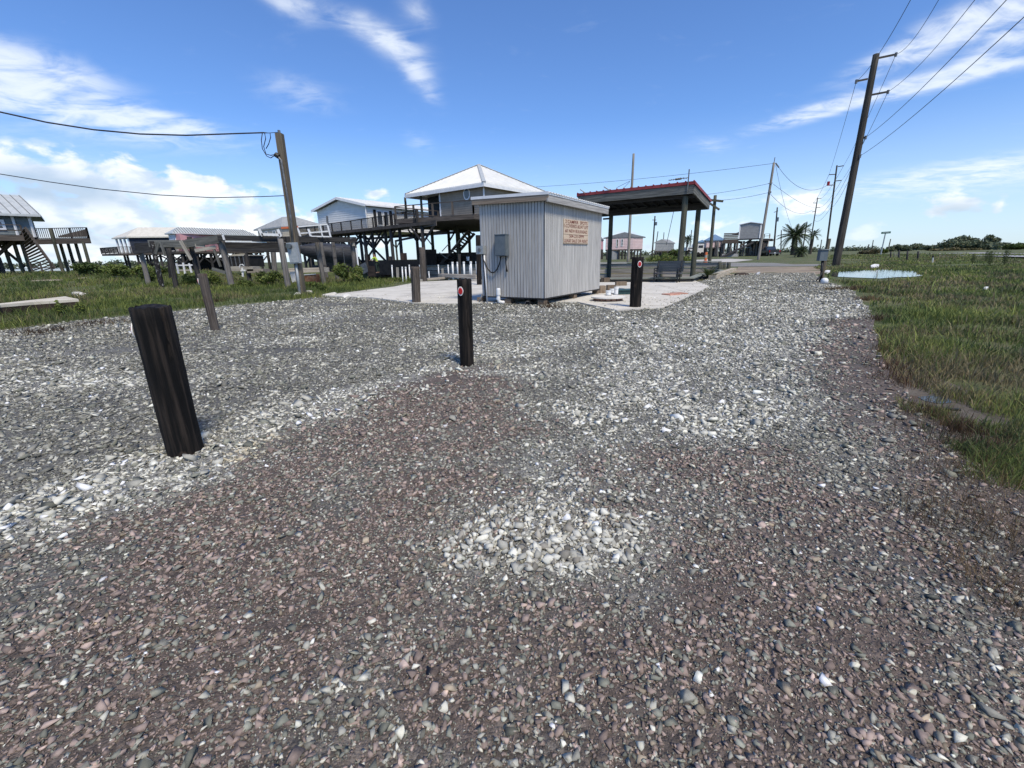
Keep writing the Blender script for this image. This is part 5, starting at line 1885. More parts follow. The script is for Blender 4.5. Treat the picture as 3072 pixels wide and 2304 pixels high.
# oval window on the left face
ov = on_plane(900 + 1664 * 0.3014, 450 + 438 * 0.3014, th(IN, 0), ex)
mo = Matrix((ey, ex, Vector((0, 0, 1)))).transposed().to_4x4()
mo.translation = ov - ex * 0.06
for nm, rx, rz_, dy, mt in (('oval_frame', 0.42, 0.55, 0.0, 'white_trim'), ('pane', 0.30, 0.42, -0.025, 'glass')):
    mb = MB()
    rim = [(rx * math.cos(2 * math.pi * i / 28), rz_ * math.sin(2 * math.pi * i / 28)) for i in range(28)]
    mb.add([(x, dy - 0.03, z) for x, z in rim] + [(x, dy + 0.03, z) for x, z in rim], [tuple(range(28)), tuple(reversed(range(28, 56)))] + [(i, 28 + i, 28 + (i + 1) % 28, (i + 1) % 28) for i in range(28)])
    if nm == 'oval_frame':
        of = mb.obj(nm, mt, TH, mo)
    else:
        mb.obj(nm, mt, of, mo)
for px in (1219, 1266):
    p = on_plane(px, 640, th(IN - 0.05, 0), ex)
    pole('porch_post', V3(p, zfl_), V3(p, ze - 0.2), 0.13, 0.12, 'green_post', TH, 10, 3, 0.02)
pp = th(IN - 0.05, yw + 0.12)
# front deck
d0, d1 = G(1189, 666, zfl_ - 0.25), G(1421, 651, zfl_ - 0.25)
d2, d3 = d1 + ex * 3.2 + (Nc - Nc), th(HXl - IN, IN + 0.5)
dk = [(d0.x, d0.y), (d1.x, d1.y), (d1.x + ex.x * 4.5, d1.y + ex.y * 4.5), tuple(th(4.5, 1.0))[:2], tuple(th(HXl - 0.6, 1.0))[:2], tuple(th(HXl - 0.6, HYl))[:2], tuple(th(0, HYl))[:2]]
MB().prism(dk, zfl_ - 0.28, zfl_ - 0.02).obj('deck', 'deck_wood', TH)
bar('deck_rim', V3(d0, zfl_ - 0.22), V3(d1, zfl_ - 0.22), 0.07, 0.36, 'deck_wood', TH)
bar('deck_rim', V3(d1, zfl_ - 0.22), V3(d1, zfl_ - 0.22) + ex * 4.5, 0.07, 0.36, 'deck_wood', TH)
railing(TH, [V3(d0, zfl_), V3(d1, zfl_), V3(d1, zfl_) + ex * 4.5], 1.0, 'deck_wood', 2.0, 0, False, 0.15)
p = on_plane(1228, 640, V3(d0, 0), (ey).normalized()) if False else None
railing(TH, [V3(d0, zfl_), V3(d0, zfl_) + ex * 5.0], 0.95, 'deck_wood', 2.4, 0, True, 0.12)
TP = []
for (px, by) in [(1194, 801), (1258, 812), (1352, 809), (1106, 806), (1304, 800), (1412, 806)]:
    pt = G(px, by, 0.15)
    TP.append((pt.x, pt.y))
for u in (1.0, 5.0, 9.5):
    for v in (1.2, 4.6, 8.2):
        TP.append(tuple(th(u, v))[:2])
stilts(TH, TP, zfl_ - 0.3, 0.17, 'green_post')
for (i, sx) in ((0, 1), (0, -1), (1, 1), (1, -1), (2, 1), (3, 1), (3, -1), (4, -1), (5, -1)):
    knee(TH, TP[i], (-ey.x * sx, -ey.y * sx), zfl_ - 0.3, 1.3)
bar('girder', V3(Vector((*TP[3], 0)), zfl_ - 0.42), V3(Vector((*TP[5], 0)), zfl_ - 0.42), 0.12, 0.3, 'dark_beam', TH)
bar('girder', V3(Vector((*TP[0], 0)), zfl_ - 0.42), V3(Vector((*TP[2], 0)), zfl_ - 0.42), 0.12, 0.3, 'dark_beam', TH)
# stairs under the house and its dark store
ya = 45.0
stairs(TH, Yp(1408, 690, ya), Yp(1322, 792, ya), Yp(1424, 700, ya + 0.9), Yp(1338, 800, ya + 0.9), 14, 'deck_wood')
bar('handrail', Yp(1398, 696, ya - 0.4), Yp(1364, 738, ya - 0.4), 0.05, 0.08, 'light_wood', TH)
bar('handrail', Yp(1346, 732, ya - 0.4), Yp(1326, 754, ya - 0.4), 0.05, 0.08, 'light_wood', TH)
bar('handrail', Yp(1318, 758, ya - 0.4), Yp(1342, 776, ya - 0.4), 0.05, 0.08, 'light_wood', TH)
DK = thing('dock', 'plank dock along the canal below the tan and white stilt houses', 'dock', V3(G(1200, 815, 0.2), 0))
for i in range(5):
    o_ = i * 0.5
    bar('dock_plank', Vector((-12, float(yf(np.array(-12.0))) + 0.15 + o_, 0.28)), Vector((2.5, float(yf(np.array(2.5))) + 0.15 + o_, 0.28)), 0.46, 0.06, 'bulk', DK)
ST = thing('storage_shed', 'dark brown lean-to store under the tan stilt house', 'shed', V3(th(2, 6), 0.2))
pz = th(1.6, 4.0)
a, b, c_, d_ = th(1.5, 3.2), th(5.5, 3.2), th(5.5, 8.6), th(1.5, 8.6)
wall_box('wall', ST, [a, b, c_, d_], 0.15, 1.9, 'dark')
for i in range(4):
    bar('board', th(1.44, 3.2, 0.4 + i * 0.42), th(1.44, 8.6 - 0.5 * (i % 2), 0.4 + i * 0.42), 0.04, 0.34, 'deck_wood' if i % 2 else 'brown_dark', ST)


def crate_stack(label, px, py, w, h, Y, mat='brown_dark'):
    p = Yp(px, py, Y)
    o = thing('wooden_crate', label, 'crate', (p.x, p.y, 0.2), group='crates stored under the stilt houses')
    for i in range(4):
        z = 0.24 + (i + 0.5) * h / 4
        MB().box((p.x, p.y, z), (w, w * 0.8, h / 4 - 0.03)).obj('slat', mat, o)
    MB().box((p.x, p.y, 0.24 + h / 2), (w - 0.06, w * 0.8 - 0.06, h - 0.02)).obj('core', 'dark', o)
    return o


crate_stack('large slatted brown crate below the middle of the tan house', 1293, 770, 1.0, 2.0, 44.3)
crate_stack('low slatted brown crate beside the dock under the tan house', 1235, 800, 1.9, 0.9, 44.6)
crate_stack('small dark crate at the right under the tan house stairs', 1420, 790, 1.3, 1.1, 46.5)
BKp = Yp(1404, 782, 42.4)
BK = thing('white_bucket', 'white bucket hanging below the tan house behind the pipes', 'bucket', BKp)
mb = MB()
mb.tube([BKp + Vector((0, 0, 0)), BKp + Vector((0, 0, 0.36))], [0.12, 0.16], 14)
mb.obj('pail', 'pvc', BK)
MB().tube([BKp + Vector((-0.15, 0, 0.36)), BKp + Vector((0, 0, 0.56)), BKp + Vector((0.15, 0, 0.36))], 0.012, 5).obj('handle', 'steel', BK)

# ---- white house with gable
DW = 50.0
a = Yp(*(900 + 652 * 0.3014, 450 + 547 * 0.3014), DW)
zw = a.z
lw, rw = G(900 + 128 * 0.3014, 450 + 606 * 0.3014, zw), G(900 + 1220 * 0.3014, 450 + 602 * 0.3014, zw)
gx, gy_ = (lw - a), (rw - a)
WGL, WLL = gx.length, gy_.length + 4
gx.normalize()
gy_.normalize()
WH = thing('stilt_house', 'white sided house with a low gable and dark shutters on pilings', 'house', V3(a, 0), group='houses raised on pilings')


def wh(u, v, z=None):
    p = a + gx * u + gy_ * v
    return Vector((p.x, p.y, zw if z is None else z))


rz_w = zat(wh(WGL / 2, 0), 900 + 360 * 0.3014, 450 + 477 * 0.3014)
zfw = zw - 2.55
wc = [wh(0.3, 0.3), wh(WGL - 0.3, 0.3), wh(WGL - 0.3, WLL), wh(0.3, WLL)]
wb = wall_box('body', WH, wc, zfw, zw - 0.1, 'white_siding', 0.22)
# gable triangle
mb = MB()
q = [wh(0.3, 0.28, zw - 0.1), wh(WGL - 0.3, 0.28, zw - 0.1), wh(WGL / 2, 0.28, rz_w - 0.22)]
q2 = [p + gy_ * 0.1 for p in q]
mb.add(q + q2, [(0, 1, 2), (5, 4, 3), (0, 3, 4, 1), (1, 4, 5, 2), (2, 5, 3, 0)])
gb = mb.obj('gable', 'white_siding', WH)
mb = MB()
for i in range(1, 7):
    t = i / 7
    z = zw - 0.1 + (rz_w - 0.12 - zw) * t
    mb.bar(wh(0.3 + (WGL / 2 - 0.35) * t, 0.26, z), wh(WGL - 0.3 - (WGL / 2 - 0.35) * t, 0.26, z), 0.03, 0.03)
gl = mb.obj('siding_laps', 'white_siding', gb)
gl['kind'] = 'stuff'
for s in (0, 1):
    e0 = wh(-0.12, -0.1) if s == 0 else wh(WGL + 0.12, -0.1)
    e1 = e0 + gy_ * (WLL + 0.3)
    r0_, r1_ = wh(WGL / 2, -0.1, rz_w), wh(WGL / 2, WLL + 0.2, rz_w)
    mb = MB()
    dz = Vector((0, 0, 0.10))
    vs = [e0, e1, r1_, r0_]
    mb.add(vs + [p + dz for p in vs], [(3, 2, 1, 0), (4, 5, 6, 7)] + [(i, (i + 1) % 4, 4 + (i + 1) % 4, 4 + i) for i in range(4)])
    ro = mb.obj('roof_slope', 'white_metal', WH)
    bar('barge_board', e0 - gy_ * 0.05 + Vector((0, 0, -0.05)), r0_ - gy_ * 0.05 + Vector((0, 0, -0.05)), 0.05, 0.24, 'white_trim', WH)
    bar('gutter', e0 + Vector((0, 0, 0.0)), e1, 0.12, 0.14, 'white_trim', WH)
    mb = MB()
    for i in range(1, int(WLL / 0.45)):
        t = i * 0.45 / WLL
        mb.bar(e0.lerp(e1, t) + dz, r0_.lerp(r1_, t) + dz, 0.05, 0.05)
    rr = mb.obj('roof_ribs', 'white_metal', ro)
    rr['kind'] = 'stuff'
for px0, px1 in ((1127, 1143), (1146, 1160)):
    p0 = on_plane(px0, 650, wh(0.3, 0), gx)
    p1 = on_plane(px1, 650, wh(0.3, 0), gx)
    v0, v1 = (p0 - a).dot(gy_), (p1 - a).dot(gy_)
    window(WH, wh(0.3, v1), wh(0.3, v0), 0, 1, zw - 2.0, zw - 0.45, 'glass', 'white_trim', 0.12) if False else None
    f = MB().prism([(p.x, p.y) for p in (wh(0.26, v0), wh(0.26, v1), wh(0.20, v1), wh(0.20, v0))], zw - 2.0, zw - 0.4).obj('window', 'white_trim', WH)
    MB().prism([(p.x, p.y) for p in (wh(0.205, v0 + 0.12), wh(0.205, v1 - 0.12), wh(0.175, v1 - 0.12), wh(0.175, v0 + 0.12))], zw - 1.88, zw - 0.52).obj('pane', 'glass', f)
for px0, px1 in ((1119, 1125), (1164, 1170)):
    p0 = on_plane(px0, 650, wh(0.3, 0), gx)
    p1 = on_plane(px1, 650, wh(0.3, 0), gx)
    v0, v1 = (p0 - a).dot(gy_), (p1 - a).dot(gy_)
    MB().prism([(p.x, p.y) for p in (wh(0.26, v0), wh(0.26, v1), wh(0.17, v1), wh(0.17, v0))], zw - 2.4, zw - 0.35).obj('shutter', 'dark', WH)
bar('downpipe', wh(0.1, 0.05, zfw), wh(0.1, 0.05, zw - 0.1), 0.09, 0.09, 'white_trim', WH)
bar('vent_pipe', Yp(981, 648, 47), Yp(983, 676, 47), 0.16, 0.16, 'steel', WH)
zd = 4.25
w1 = G(1157, 683, zd)
w0, w2 = G(880, 714, zd), G(1206, 676, zd)
bk = Vector((w2.x - w1.x, w2.y - w1.y, 0)).normalized()
MB().prism([(w0.x, w0.y), (w1.x, w1.y), (w1.x + bk.x * 9, w1.y + bk.y * 9), (w0.x + bk.x * 9 - 1, w0.y + bk.y * 9)], zd - 0.25, zd).obj('deck', 'deck_wood', WH)
bar('deck_rim', V3(w0, zd - 0.18), V3(w1, zd - 0.18), 0.06, 0.42, 'deck_wood', WH)
bar('deck_rim', V3(w1, zd - 0.18), V3(w1 + bk * 9, zd - 0.18), 0.06, 0.42, 'deck_wood', WH)
railing(WH, [V3(w0, zd), V3(w1, zd), V3(w1 + bk * 6, zd)], 1.05, 'dark_beam', 2.1, 0.20, False, 0.13)
WP = []
for (px, by) in [(1040, 805), (960, 806), (900, 806), (1075, 804)]:
    pt = G(px, by, 0.1)
    WP.append((pt.x, pt.y))
for i in range(5):
    for j in (0.6, 3.5, 7.5):
        p = w1 + (w0 - w1) * (i / 4.6 + 0.03) + bk * j
        WP.append((p.x, p.y))
stilts(WH, WP, zd - 0.25, 0.16, 'dark_post')
for i in range(0, 15, 2):
    knee(WH, WP[4 + i], (gx.x, gx.y), zd - 0.3, 1.3)
    knee(WH, WP[4 + i], (-gx.x, -gx.y), zd - 0.3, 1.3)
bar('cross_brace', Yp(990, 708, 46), Yp(1085, 795, 46), 0.08, 0.2, 'dark_beam', WH)
bar('cross_brace', Yp(1085, 718, 46.3), Yp(1000, 790, 46.3), 0.08, 0.2, 'dark_beam', WH)

st0 = w1 + (w0 - w1) * 0.08 + bk * 6.5
st1 = w1 + (w0 - w1) * 0.95 + bk * 6.5
st2, st3 = st0.lerp(st1, 0.42), st0.lerp(st1, 0.58)
wall_box('shade_box', WH, [st0, st2, st2 + bk * 2.5, st0 + bk * 2.5], 0.0, 1.3, 'dark')  # added near-black boxes, painting the shade under the white house
wall_box('shade_box', WH, [st3, st1, st1 + bk * 2.5, st3 + bk * 2.5], 0.0, 1.7, 'dark')
for i in (4, 7, 10, 13):
    bar('cross_brace', V3(Vector((*WP[i], 0)), zd - 0.4), V3(Vector((*WP[i + 3], 0)), 1.0), 0.08, 0.2, 'dark_beam', WH)
    bar('cross_brace', V3(Vector((*WP[i + 3], 0)), zd - 0.4), V3(Vector((*WP[i], 0)), 1.0), 0.08, 0.2, 'dark_beam', WH)
for i in range(9):
    t = (i + 0.5) / 9
    q0_ = st0.lerp(st1, t) - bk * 0.06
    if 3 < i < 6:
        continue
    bar('store_board', V3(q0_, 0.15), V3(q0_, 1.9 - 0.35 * (i % 3)), 0.55, 0.05, ('brown_dark', 'deck_wood', 'dark_beam')[i % 3], WH)
for (t, h_) in ((0.2, 1.0), (0.45, 1.5), (0.7, 0.9)):
    q0_ = st0.lerp(st1, t) - bk * 2.0
    bar('stacked_timber', V3(q0_, 0.3) - gx * 1.2, V3(q0_, 0.3) + gx * 1.2, 0.8, h_, 'brown_dark', WH)

for i, (t, h_, w_, mt) in enumerate([(0.12, 1.5, 0.5, 'deck_wood'), (0.33, 0.9, 0.9, 'steel'), (0.52, 2.2, 0.12, 'light_wood'), (0.56, 1.2, 0.6, 'box_light'), (0.66, 1.9, 0.14, 'grey_beam'), (0.80, 1.1, 0.8, 'blue_grey'), (0.9, 2.4, 0.12, 'light_wood')]):
    q0_ = st0.lerp(st1, t) - bk * (1.0 + 0.4 * (i % 3))
    bar('stored_item', V3(q0_, 0.15), V3(q0_, 0.15 + h_) + gx * (0.3 * (i % 2)), w_, w_, mt, WH)

# ---- pink house
DP = 62.0
pa = Yp(300 + 1195 * 0.1808, 640 + 320 * 0.1808, DP)
zp = pa.z
pl, pr = G(300 + 820 * 0.1808, 640 + 322 * 0.1808, zp), G(769, 705, zp)
PH = thing('stilt_house', 'pink house with a long grey standing seam roof on dark pilings', 'house', V3(pa, 0), group='houses raised on pilings')
px_, py_ = (pr - pa), (pl - pa)
PL_ = px_.length
px_.normalize()
pw_ = py_.length
py_ = (py_ - px_ * py_.dot(px_)).normalized()


def ph(u, v, z=None):
    p = pa + px_ * u + py_ * v
    return Vector((p.x, p.y, zp if z is None else z))


pwid = min(pw_, 9.0)
rzp = zat(ph(pwid / 2, pwid / 2), 300 + 1090 * 0.1808, 640 + 230 * 0.1808)
hip_roof('roof', PH, [ph(0, 0), ph(PL_, 0), ph(PL_, pwid), ph(0, pwid)], [ph(pwid * 0.45, pwid / 2, rzp), ph(PL_ - pwid * 0.45, pwid / 2, rzp)], 'grey_roof', 0.16)
pro = [o for o in PH.children if o.name.startswith('roof')][0]
mb = MB()
n = 34
for i in range(1, n):
    t = i / n
    u = PL_ * t
    e = ph(u, 0, zp + 0.03)
    tu = min(1.0, min(u, PL_ - u) / (pwid * 0.45))
    mb.bar(e, e + (ph(0, pwid / 2, rzp) - ph(0, 0, zp)) * tu, 0.05, 0.06)
so = mb.obj('roof_seams', 'shingle', pro)
so['kind'] = 'stuff'
zfp = zp - 2.4
wall_box('body', PH, [ph(0.45, 0.45), ph(PL_ - 0.45, 0.45), ph(PL_ - 0.45, pwid - 0.45), ph(0.45, pwid - 3.6)], zfp, zp - 0.16, 'pink', 0.24)
bar('corner_board', ph(0.42, 0.42, zfp), ph(0.42, 0.42, zp - 0.16), 0.16, 0.16, 'white_trim', PH)
wq = on_plane(300 + 1435 * 0.1808, 712, ph(0, 0.45), py_)
u0 = (wq - pa).dot(px_)
window(PH, ph(0.45, 0.45), ph(PL_ - 0.45, 0.45), (u0 - 0.45) / (PL_ - 0.9), (u0 + 1.0) / (PL_ - 0.9), zp - 1.9, zp - 0.75, 'glass', 'white_trim', 0.22)
for i in range(5):
    p = ph(0.3, 0.6 + i * (pwid - 1.2) / 4)
    bar('porch_post', V3(p, zfp), V3(p, zp - 0.1), 0.13, 0.13, 'white_trim', PH)
MB().prism([(p.x, p.y) for p in (ph(-0.6, -1.4), ph(PL_, -1.4), ph(PL_, pwid), ph(-0.6, pwid))], zfp - 0.3, zfp).obj('deck', 'deck_wood', PH)
railing(PH, [ph(-0.6, pwid, zfp), ph(-0.6, -1.4, zfp), ph(PL_ * 0.6, -1.4, zfp)], 1.0, 'dark_beam', 2.0, 0.16)
PP = []
for i in range(7):
    for j in (-1.0, 3.0, pwid - 0.6):
        PP.append(tuple(ph(0.2 + i * (PL_ - 0.6) / 6, j))[:2])
stilts(PH, PP, zfp - 0.3, 0.17, 'dark_post')
for i in range(0, 21, 3):
    knee(PH, PP[i], (px_.x, px_.y), zfp - 0.3, 1.4)
    knee(PH, PP[i], (-px_.x, -px_.y), zfp - 0.3, 1.4)
wall_box('shade_box', PH, [ph(2, 1.5), ph(9, 1.5), ph(9, 6), ph(2, 6)], 0.0, 2.2, 'dark')  # added near-black box, its colour stands for the shade below

# ---- navy house
DN = 84.0
na = Yp(378, 709.5, DN)
zn = na.z
nl_, nr2 = G(334, 714, zn), G(459, 709, zn)
NH = thing('stilt_house', 'navy blue house with a cream hip roof and white porch posts far left', 'house', V3(na, 0), group='houses raised on pilings')
nx_ = (nr2 - na)
nx_.normalize()
nyv = (nl_ - na)
nyl = min(nyv.length, 10)
nyv.normalize()
nxl = 16.0


def nh(u, v, z=None):
    p = na + nx_ * u + nyv * v
    return Vector((p.x, p.y, zn if z is None else z))


rzn = zat(nh(nyl * 0.5, nyl / 2), 434, 682.5)
hip_roof('roof', NH, [nh(0, 0), nh(nxl, 0), nh(nxl, nyl), nh(0, nyl)], [nh(nyl * 0.5, nyl / 2, rzn), nh(nxl - nyl * 0.5, nyl / 2, rzn)], 'cream_roof', 0.22)
zfn = zn - 2.9
wall_box('body', NH, [nh(0.6, 0.6), nh(nxl - 0.6, 0.6), nh(nxl - 0.6, nyl - 0.6), nh(2.6, nyl - 0.6)], zfn, zn - 0.2, 'navy', 0.26)
for i in range(4):
    p = nh(0.5, 0.7 + i * (nyl - 1.4) / 3)
    bar('porch_post', V3(p, zfn), V3(p, zn - 0.2), 0.24, 0.24, 'white_trim', NH)
MB().prism([(p.x, p.y) for p in (nh(-2.2, -1.2), nh(nxl, -1.2), nh(nxl, nyl), nh(-2.2, nyl))], zfn - 0.35, zfn).obj('deck', 'deck_wood', NH)
railing(NH, [nh(-2.2, nyl, zfn), nh(-2.2, -1.2, zfn), nh(nxl * 0.6, -1.2, zfn)], 1.1, 'dark_beam', 2.0, 0.2)
NP = [tuple(nh(1.0 + i * 3.6, j))[:2] for i in range(4) for j in (0.0, 4.5, nyl - 1)]
stilts(NH, NP, zfn - 0.3, 0.2, 'dark_post')
for i in range(0, 12, 3):
    knee(NH, NP[i], (nx_.x, nx_.y), zfn - 0.3, 1.7)
    if i < 9:
        bar('cross_brace', Vector((*NP[i], zfn - 0.5)), Vector((*NP[i + 3], 0.6)), 0.1, 0.22, 'dark_beam', NH)
        bar('cross_brace', Vector((*NP[i + 3], zfn - 0.5)), Vector((*NP[i], 0.6)), 0.1, 0.22, 'dark_beam', NH)

# ---- cream house with tan roof, between pink and white
DO = 72.0
oa = Yp(843, 679, DO)
zo = oa.z
ol, orr = G(760, 689, zo), G(955, 672, zo)
CH = thing('stilt_house', 'cream house with a pale grey hip roof behind the meter pole', 'house', V3(oa, 0), group='houses raised on pilings')
oy = (ol - oa)
oyl = oy.length
oy.normalize()
ox = (orr - oa)
oxl = max(8.0, min(ox.length, 14))
ox.normalize()


def oh(u, v, z=None):
    p = oa + ox * u + oy * v
    return Vector((p.x, p.y, zo if z is None else z))


rzo = zat(oh(oyl * 0.4, oyl / 2), 864, 651)
hip_roof('roof', CH, [oh(0, 0), oh(oxl, 0), oh(oxl, oyl), oh(0, oyl)], [oh(oyl * 0.4, oyl / 2, rzo), oh(oxl - 2, oyl / 2, rzo)], 'tan_roof', 0.2)
zfo = zo - 2.5
wall_box('body', CH, [oh(0.6, 0.6), oh(oxl, 0.6), oh(oxl, oyl - 0.6), oh(0.6, oyl - 0.6)], zfo, zo - 0.2, 'cream', 0.25)
bar('eave_board', oh(0.0, 0.0, zo - 0.25), oh(3.6, 0, zo - 0.25), 0.1, 0.28, 'orange', CH)
window(CH, oh(0.6, oyl - 0.6), oh(0.6, 0.6), 0.30, 0.42, zo - 1.5, zo - 0.5)
window(CH, oh(0.6, oyl - 0.6), oh(0.6, 0.6), 0.62, 0.74, zo - 1.5, zo - 0.5)
MB().prism([(p.x, p.y) for p in (oh(-1.2, -1), oh(oxl, -1), oh(oxl, oyl), oh(-1.2, oyl))], zfo - 0.3, zfo).obj('deck', 'deck_wood', CH)
stilts(CH, [tuple(oh(-0.8 + i * 3, j))[:2] for i in range(4) for j in (0, oyl / 2, oyl - 0.5)], zfo - 0.3, 0.18, 'dark_post')

# ---- grey house at the far left edge
DL = 46.0
la = Yp(123, 648, DL)
zl = la.z
GH = thing('stilt_house', 'blue grey house with a metal roof, deck and brown stairs at the left edge', 'house', V3(la, 0), group='houses raised on pilings')
lx = Vector((-0.72, -0.69, 0)).normalized()
lyv = Vector((-lx.y * -1, lx.x * -1, 0)) if False else Vector((-0.69, 0.72, 0)).normalized()
rg = on_plane(62, 591, la + lyv * 4.0, lyv)


def lh(u, v, z=None):
    p = la + lx * u + lyv * v
    return Vector((p.x, p.y, zl if z is None else z))


ud = (rg - la).dot(lx)
LEN = 11.0
mb = MB()
sl = [la, lh(LEN, 0), V3(rg + lx * (LEN - ud), rg.z), rg]
dz = Vector((0, 0, 0.14))
mb.add(sl + [p + dz for p in sl], [(0, 1, 2, 3), (7, 6, 5, 4)] + [(i, 4 + i, 4 + (i + 1) % 4, (i + 1) % 4) for i in range(4)])
ls = mb.obj('roof_slope', 'grey_roof', GH)
bkk = [rg, V3(rg + lx * (LEN - ud), rg.z), lh(LEN, 8.0), lh(0.0, 8.0)]
mb = MB()
mb.add(bkk + [p + dz for p in bkk], [(0, 1, 2, 3), (7, 6, 5, 4)] + [(i, 4 + i, 4 + (i + 1) % 4, (i + 1) % 4) for i in range(4)])
mb.obj('roof_slope', 'grey_roof', GH)
hp = [lh(0.0, 8.0), la, rg]
mb = MB()
mb.add(hp + [p + dz for p in hp], [(2, 1, 0), (3, 4, 5)] + [(i, (i + 1) % 3, 3 + (i + 1) % 3, 3 + i) for i in range(3)])
mb.obj('hip_slope', 'grey_roof', GH)
for i in range(10):
    u = 0.1 + i * 0.62
    bar('roof_seam', la + lx * u + dz, rg + lx * u + dz, 0.05, 0.07, 'shingle', ls)
bar('gutter', la + Vector((0, -0.06, 0)), lh(LEN, 0) + Vector((0, -0.06, 0)), 0.12, 0.16, 'grey_roof', GH)
zfl2 = Yp(110, 712, DL).z
wall_box('body', GH, [lh(0.9, 0.7), lh(LEN, 0.7), lh(LEN, 7.3), lh(0.9, 7.3)], zfl2, zl - 0.02, 'blue_grey', 0.24)
bar('corner_board', lh(0.88, 0.66, zfl2), lh(0.88, 0.66, zl), 0.16, 0.16, 'white_trim', GH)
bar('downpipe', lh(2.0, 0.55, zl - 0.05), lh(2.0, 0.55, zfl2), 0.14, 0.14, 'white_trim', GH)
window(GH, lh(LEN, 0.68), lh(0.9, 0.68), 0.62, 0.83, zfl2 + 0.6, zl - 0.4, 'glass', 'white_trim', 0.2)
# deck running right
zk = Yp(270, 716, DL).z
k0, k1 = V3(Yp(112, 716, DL), zk), V3(Yp(268, 716, DL), zk)
MB().prism([(k0.x - 6, k0.y), (k1.x, k1.y), (k1.x + lyv.x * 4, k1.y + lyv.y * 4), (k0.x - 6 + lyv.x * 4, k0.y + lyv.y * 4)], zk - 0.30, zk).obj('deck', 'deck_wood', GH)
bar('deck_rim', k0 - Vector((6, 0.05, 0.2)), k1 - Vector((-0.1, 0.05, 0.2)), 0.07, 0.5, 'deck_wood', GH)
railing(GH, [k0, k1], 1.05, 'dark_beam', 2.0, 0.2)
railing(GH, [k1, k1 + lyv * 4], 1.05, 'dark_beam', 2.0, 0.3)
mb = MB()
s0_, s1_ = V3(Yp(172, 700, DL - 0.08), zk + 0.3), V3(Yp(262, 700, DL - 0.08), zk + 0.25)
nbd = 16
for i in range(nbd):
    t0, t1 = i / nbd, (i + 0.9) / nbd
    a_, b_ = s0_.lerp(s1_, t0), s0_.lerp(s1_, t1)
    hh = 0.15 + 0.60 * t0
    m_, L__ = bar_m(a_, b_)
    MB().box(((a_.x + b_.x) / 2, a_.y, zk + 0.18 + hh / 2), (abs(b_.x - a_.x), 0.03, hh)).obj('skirt_board', 'deck_wood', GH)
for tx, bx, yy in [(165, 198, DL - 0.15), (182, 205, DL + 2), (205, 224, DL + 3), (228, 247, DL + 1.2), (252, 270, DL)]:
    pt = Yp(tx, 735, yy)
    top_z = zk + (1.0 if tx == 165 else -0.25)
    pole('piling', Vector((pt.x, pt.y, -0.8)), Vector((pt.x, pt.y, top_z)), 0.15, 0.135, 'green_post', GH, 10, 4, 0.04)
for px in (52, 20, -20, 75):
    pt = Yp(px, 760, DL - 0.4)
    pole('piling', Vector((pt.x, pt.y, -0.6)), Vector((pt.x, pt.y, zfl2 - 0.2)), 0.17, 0.155, 'green_post', GH, 10, 4, 0.04)
dq = on_plane(68, 700, lh(0, -2.2), lyv)
ud2 = (dq - la).dot(lx)
MB().prism([tuple(lh(ud2, -2.2))[:2], tuple(lh(LEN, -2.2))[:2], tuple(lh(LEN, 7))[:2], tuple(lh(ud2, 7))[:2]][::-1], zfl2 - 0.35, zfl2 - 0.05).obj('deck', 'deck_wood', GH)
railing(GH, [lh(ud2, -2.2, zfl2 - 0.05), lh(LEN, -2.2, zfl2 - 0.05)], 1.0, 'deck_wood', 1.6, 0, True)
bar('deck_rim', lh(ud2, -2.25, zfl2 - 0.2), lh(LEN, -2.25, zfl2 - 0.2), 0.08, 0.5, 'deck_wood', GH)
stairs(GH, Yp(74, 682, DL - 3.0), Yp(164, 806, DL - 3.0), Yp(60, 706, DL - 1.8), Yp(102, 824, DL - 3.4), 15, 'deck_wood')
railing(GH, [Yp(100, 822, DL - 3.6), Yp(160, 822, DL - 3.6)], 1.1, 'deck_wood', 0.8, 0, True)
bar('brace', Yp(-10, 768, DL - 1), Yp(50, 716, DL - 1), 0.1, 0.3, 'deck_wood', GH)
bar('brace', Yp(-10, 730, DL), Yp(75, 800, DL), 0.1, 0.24, 'deck_wood', GH)
wall_box('shade_box', GH, [lh(4, 2), lh(10, 2), lh(10, 6), lh(4, 6)], 0.5, 2.4, 'dark')  # near-black box added as painted shade below the deck

# ================================================================== DERELICT PIER FRAME
PF = thing('derelict_pier', 'derelict timber boat slip frame of leaning grey pilings and dark beams', 'pier', G(700, 862))


def pf_post(bx, by, tx, ty, r, mat, rough=0.09, z=0.0):
    b_ = G(bx, by, z)
    t_ = Yp(tx, ty, b_.y)
    pole('piling', b_ - (t_ - b_).normalized() * 0.6, t_, r * 0.70, r * 0.62, mat, PF, 14, 9, rough)
    return b_, t_


P1 = pf_post(449, 862, 420, 744, 0.20, 'grey_post')
P2 = pf_post(487, 865, 455, 724, 0.19, 'barnacle')
P3 = pf_post(530, 866, 505, 745, 0.19, 'dark_post')
P3b = pf_post(515, 852, 500, 722, 0.17, 'barnacle')
P4 = pf_post(602, 862, 568, 711, 0.20, 'dark_post')
P5 = pf_post(697, 862, 658, 704, 0.24, 'grey_post')
P6 = pf_post(750, 848, 732, 724, 0.20, 'dark_post')
P8 = pf_post(865, 863, 841, 717, 0.22, 'grey_post')
P9 = pf_post(973, 853, 950, 724, 0.20, 'grey_post')
P10 = pf_post(981, 840, 963, 726, 0.19, 'grey_post', 0.14)
P11 = pf_post(1071, 848, 1056, 722, 0.22, 'grey_post')
P7 = pf_post(828, 848, 817, 724, 0.24, 'grey_post', 0.2)
P12 = pf_post(1012, 840, 999, 727, 0.20, 'grey_post')
yb = 25.4
bar('long_beam', Yp(655, 714, yb), Yp(858, 718, yb - 0.2), 0.14, 0.30, 'dark_beam', PF)
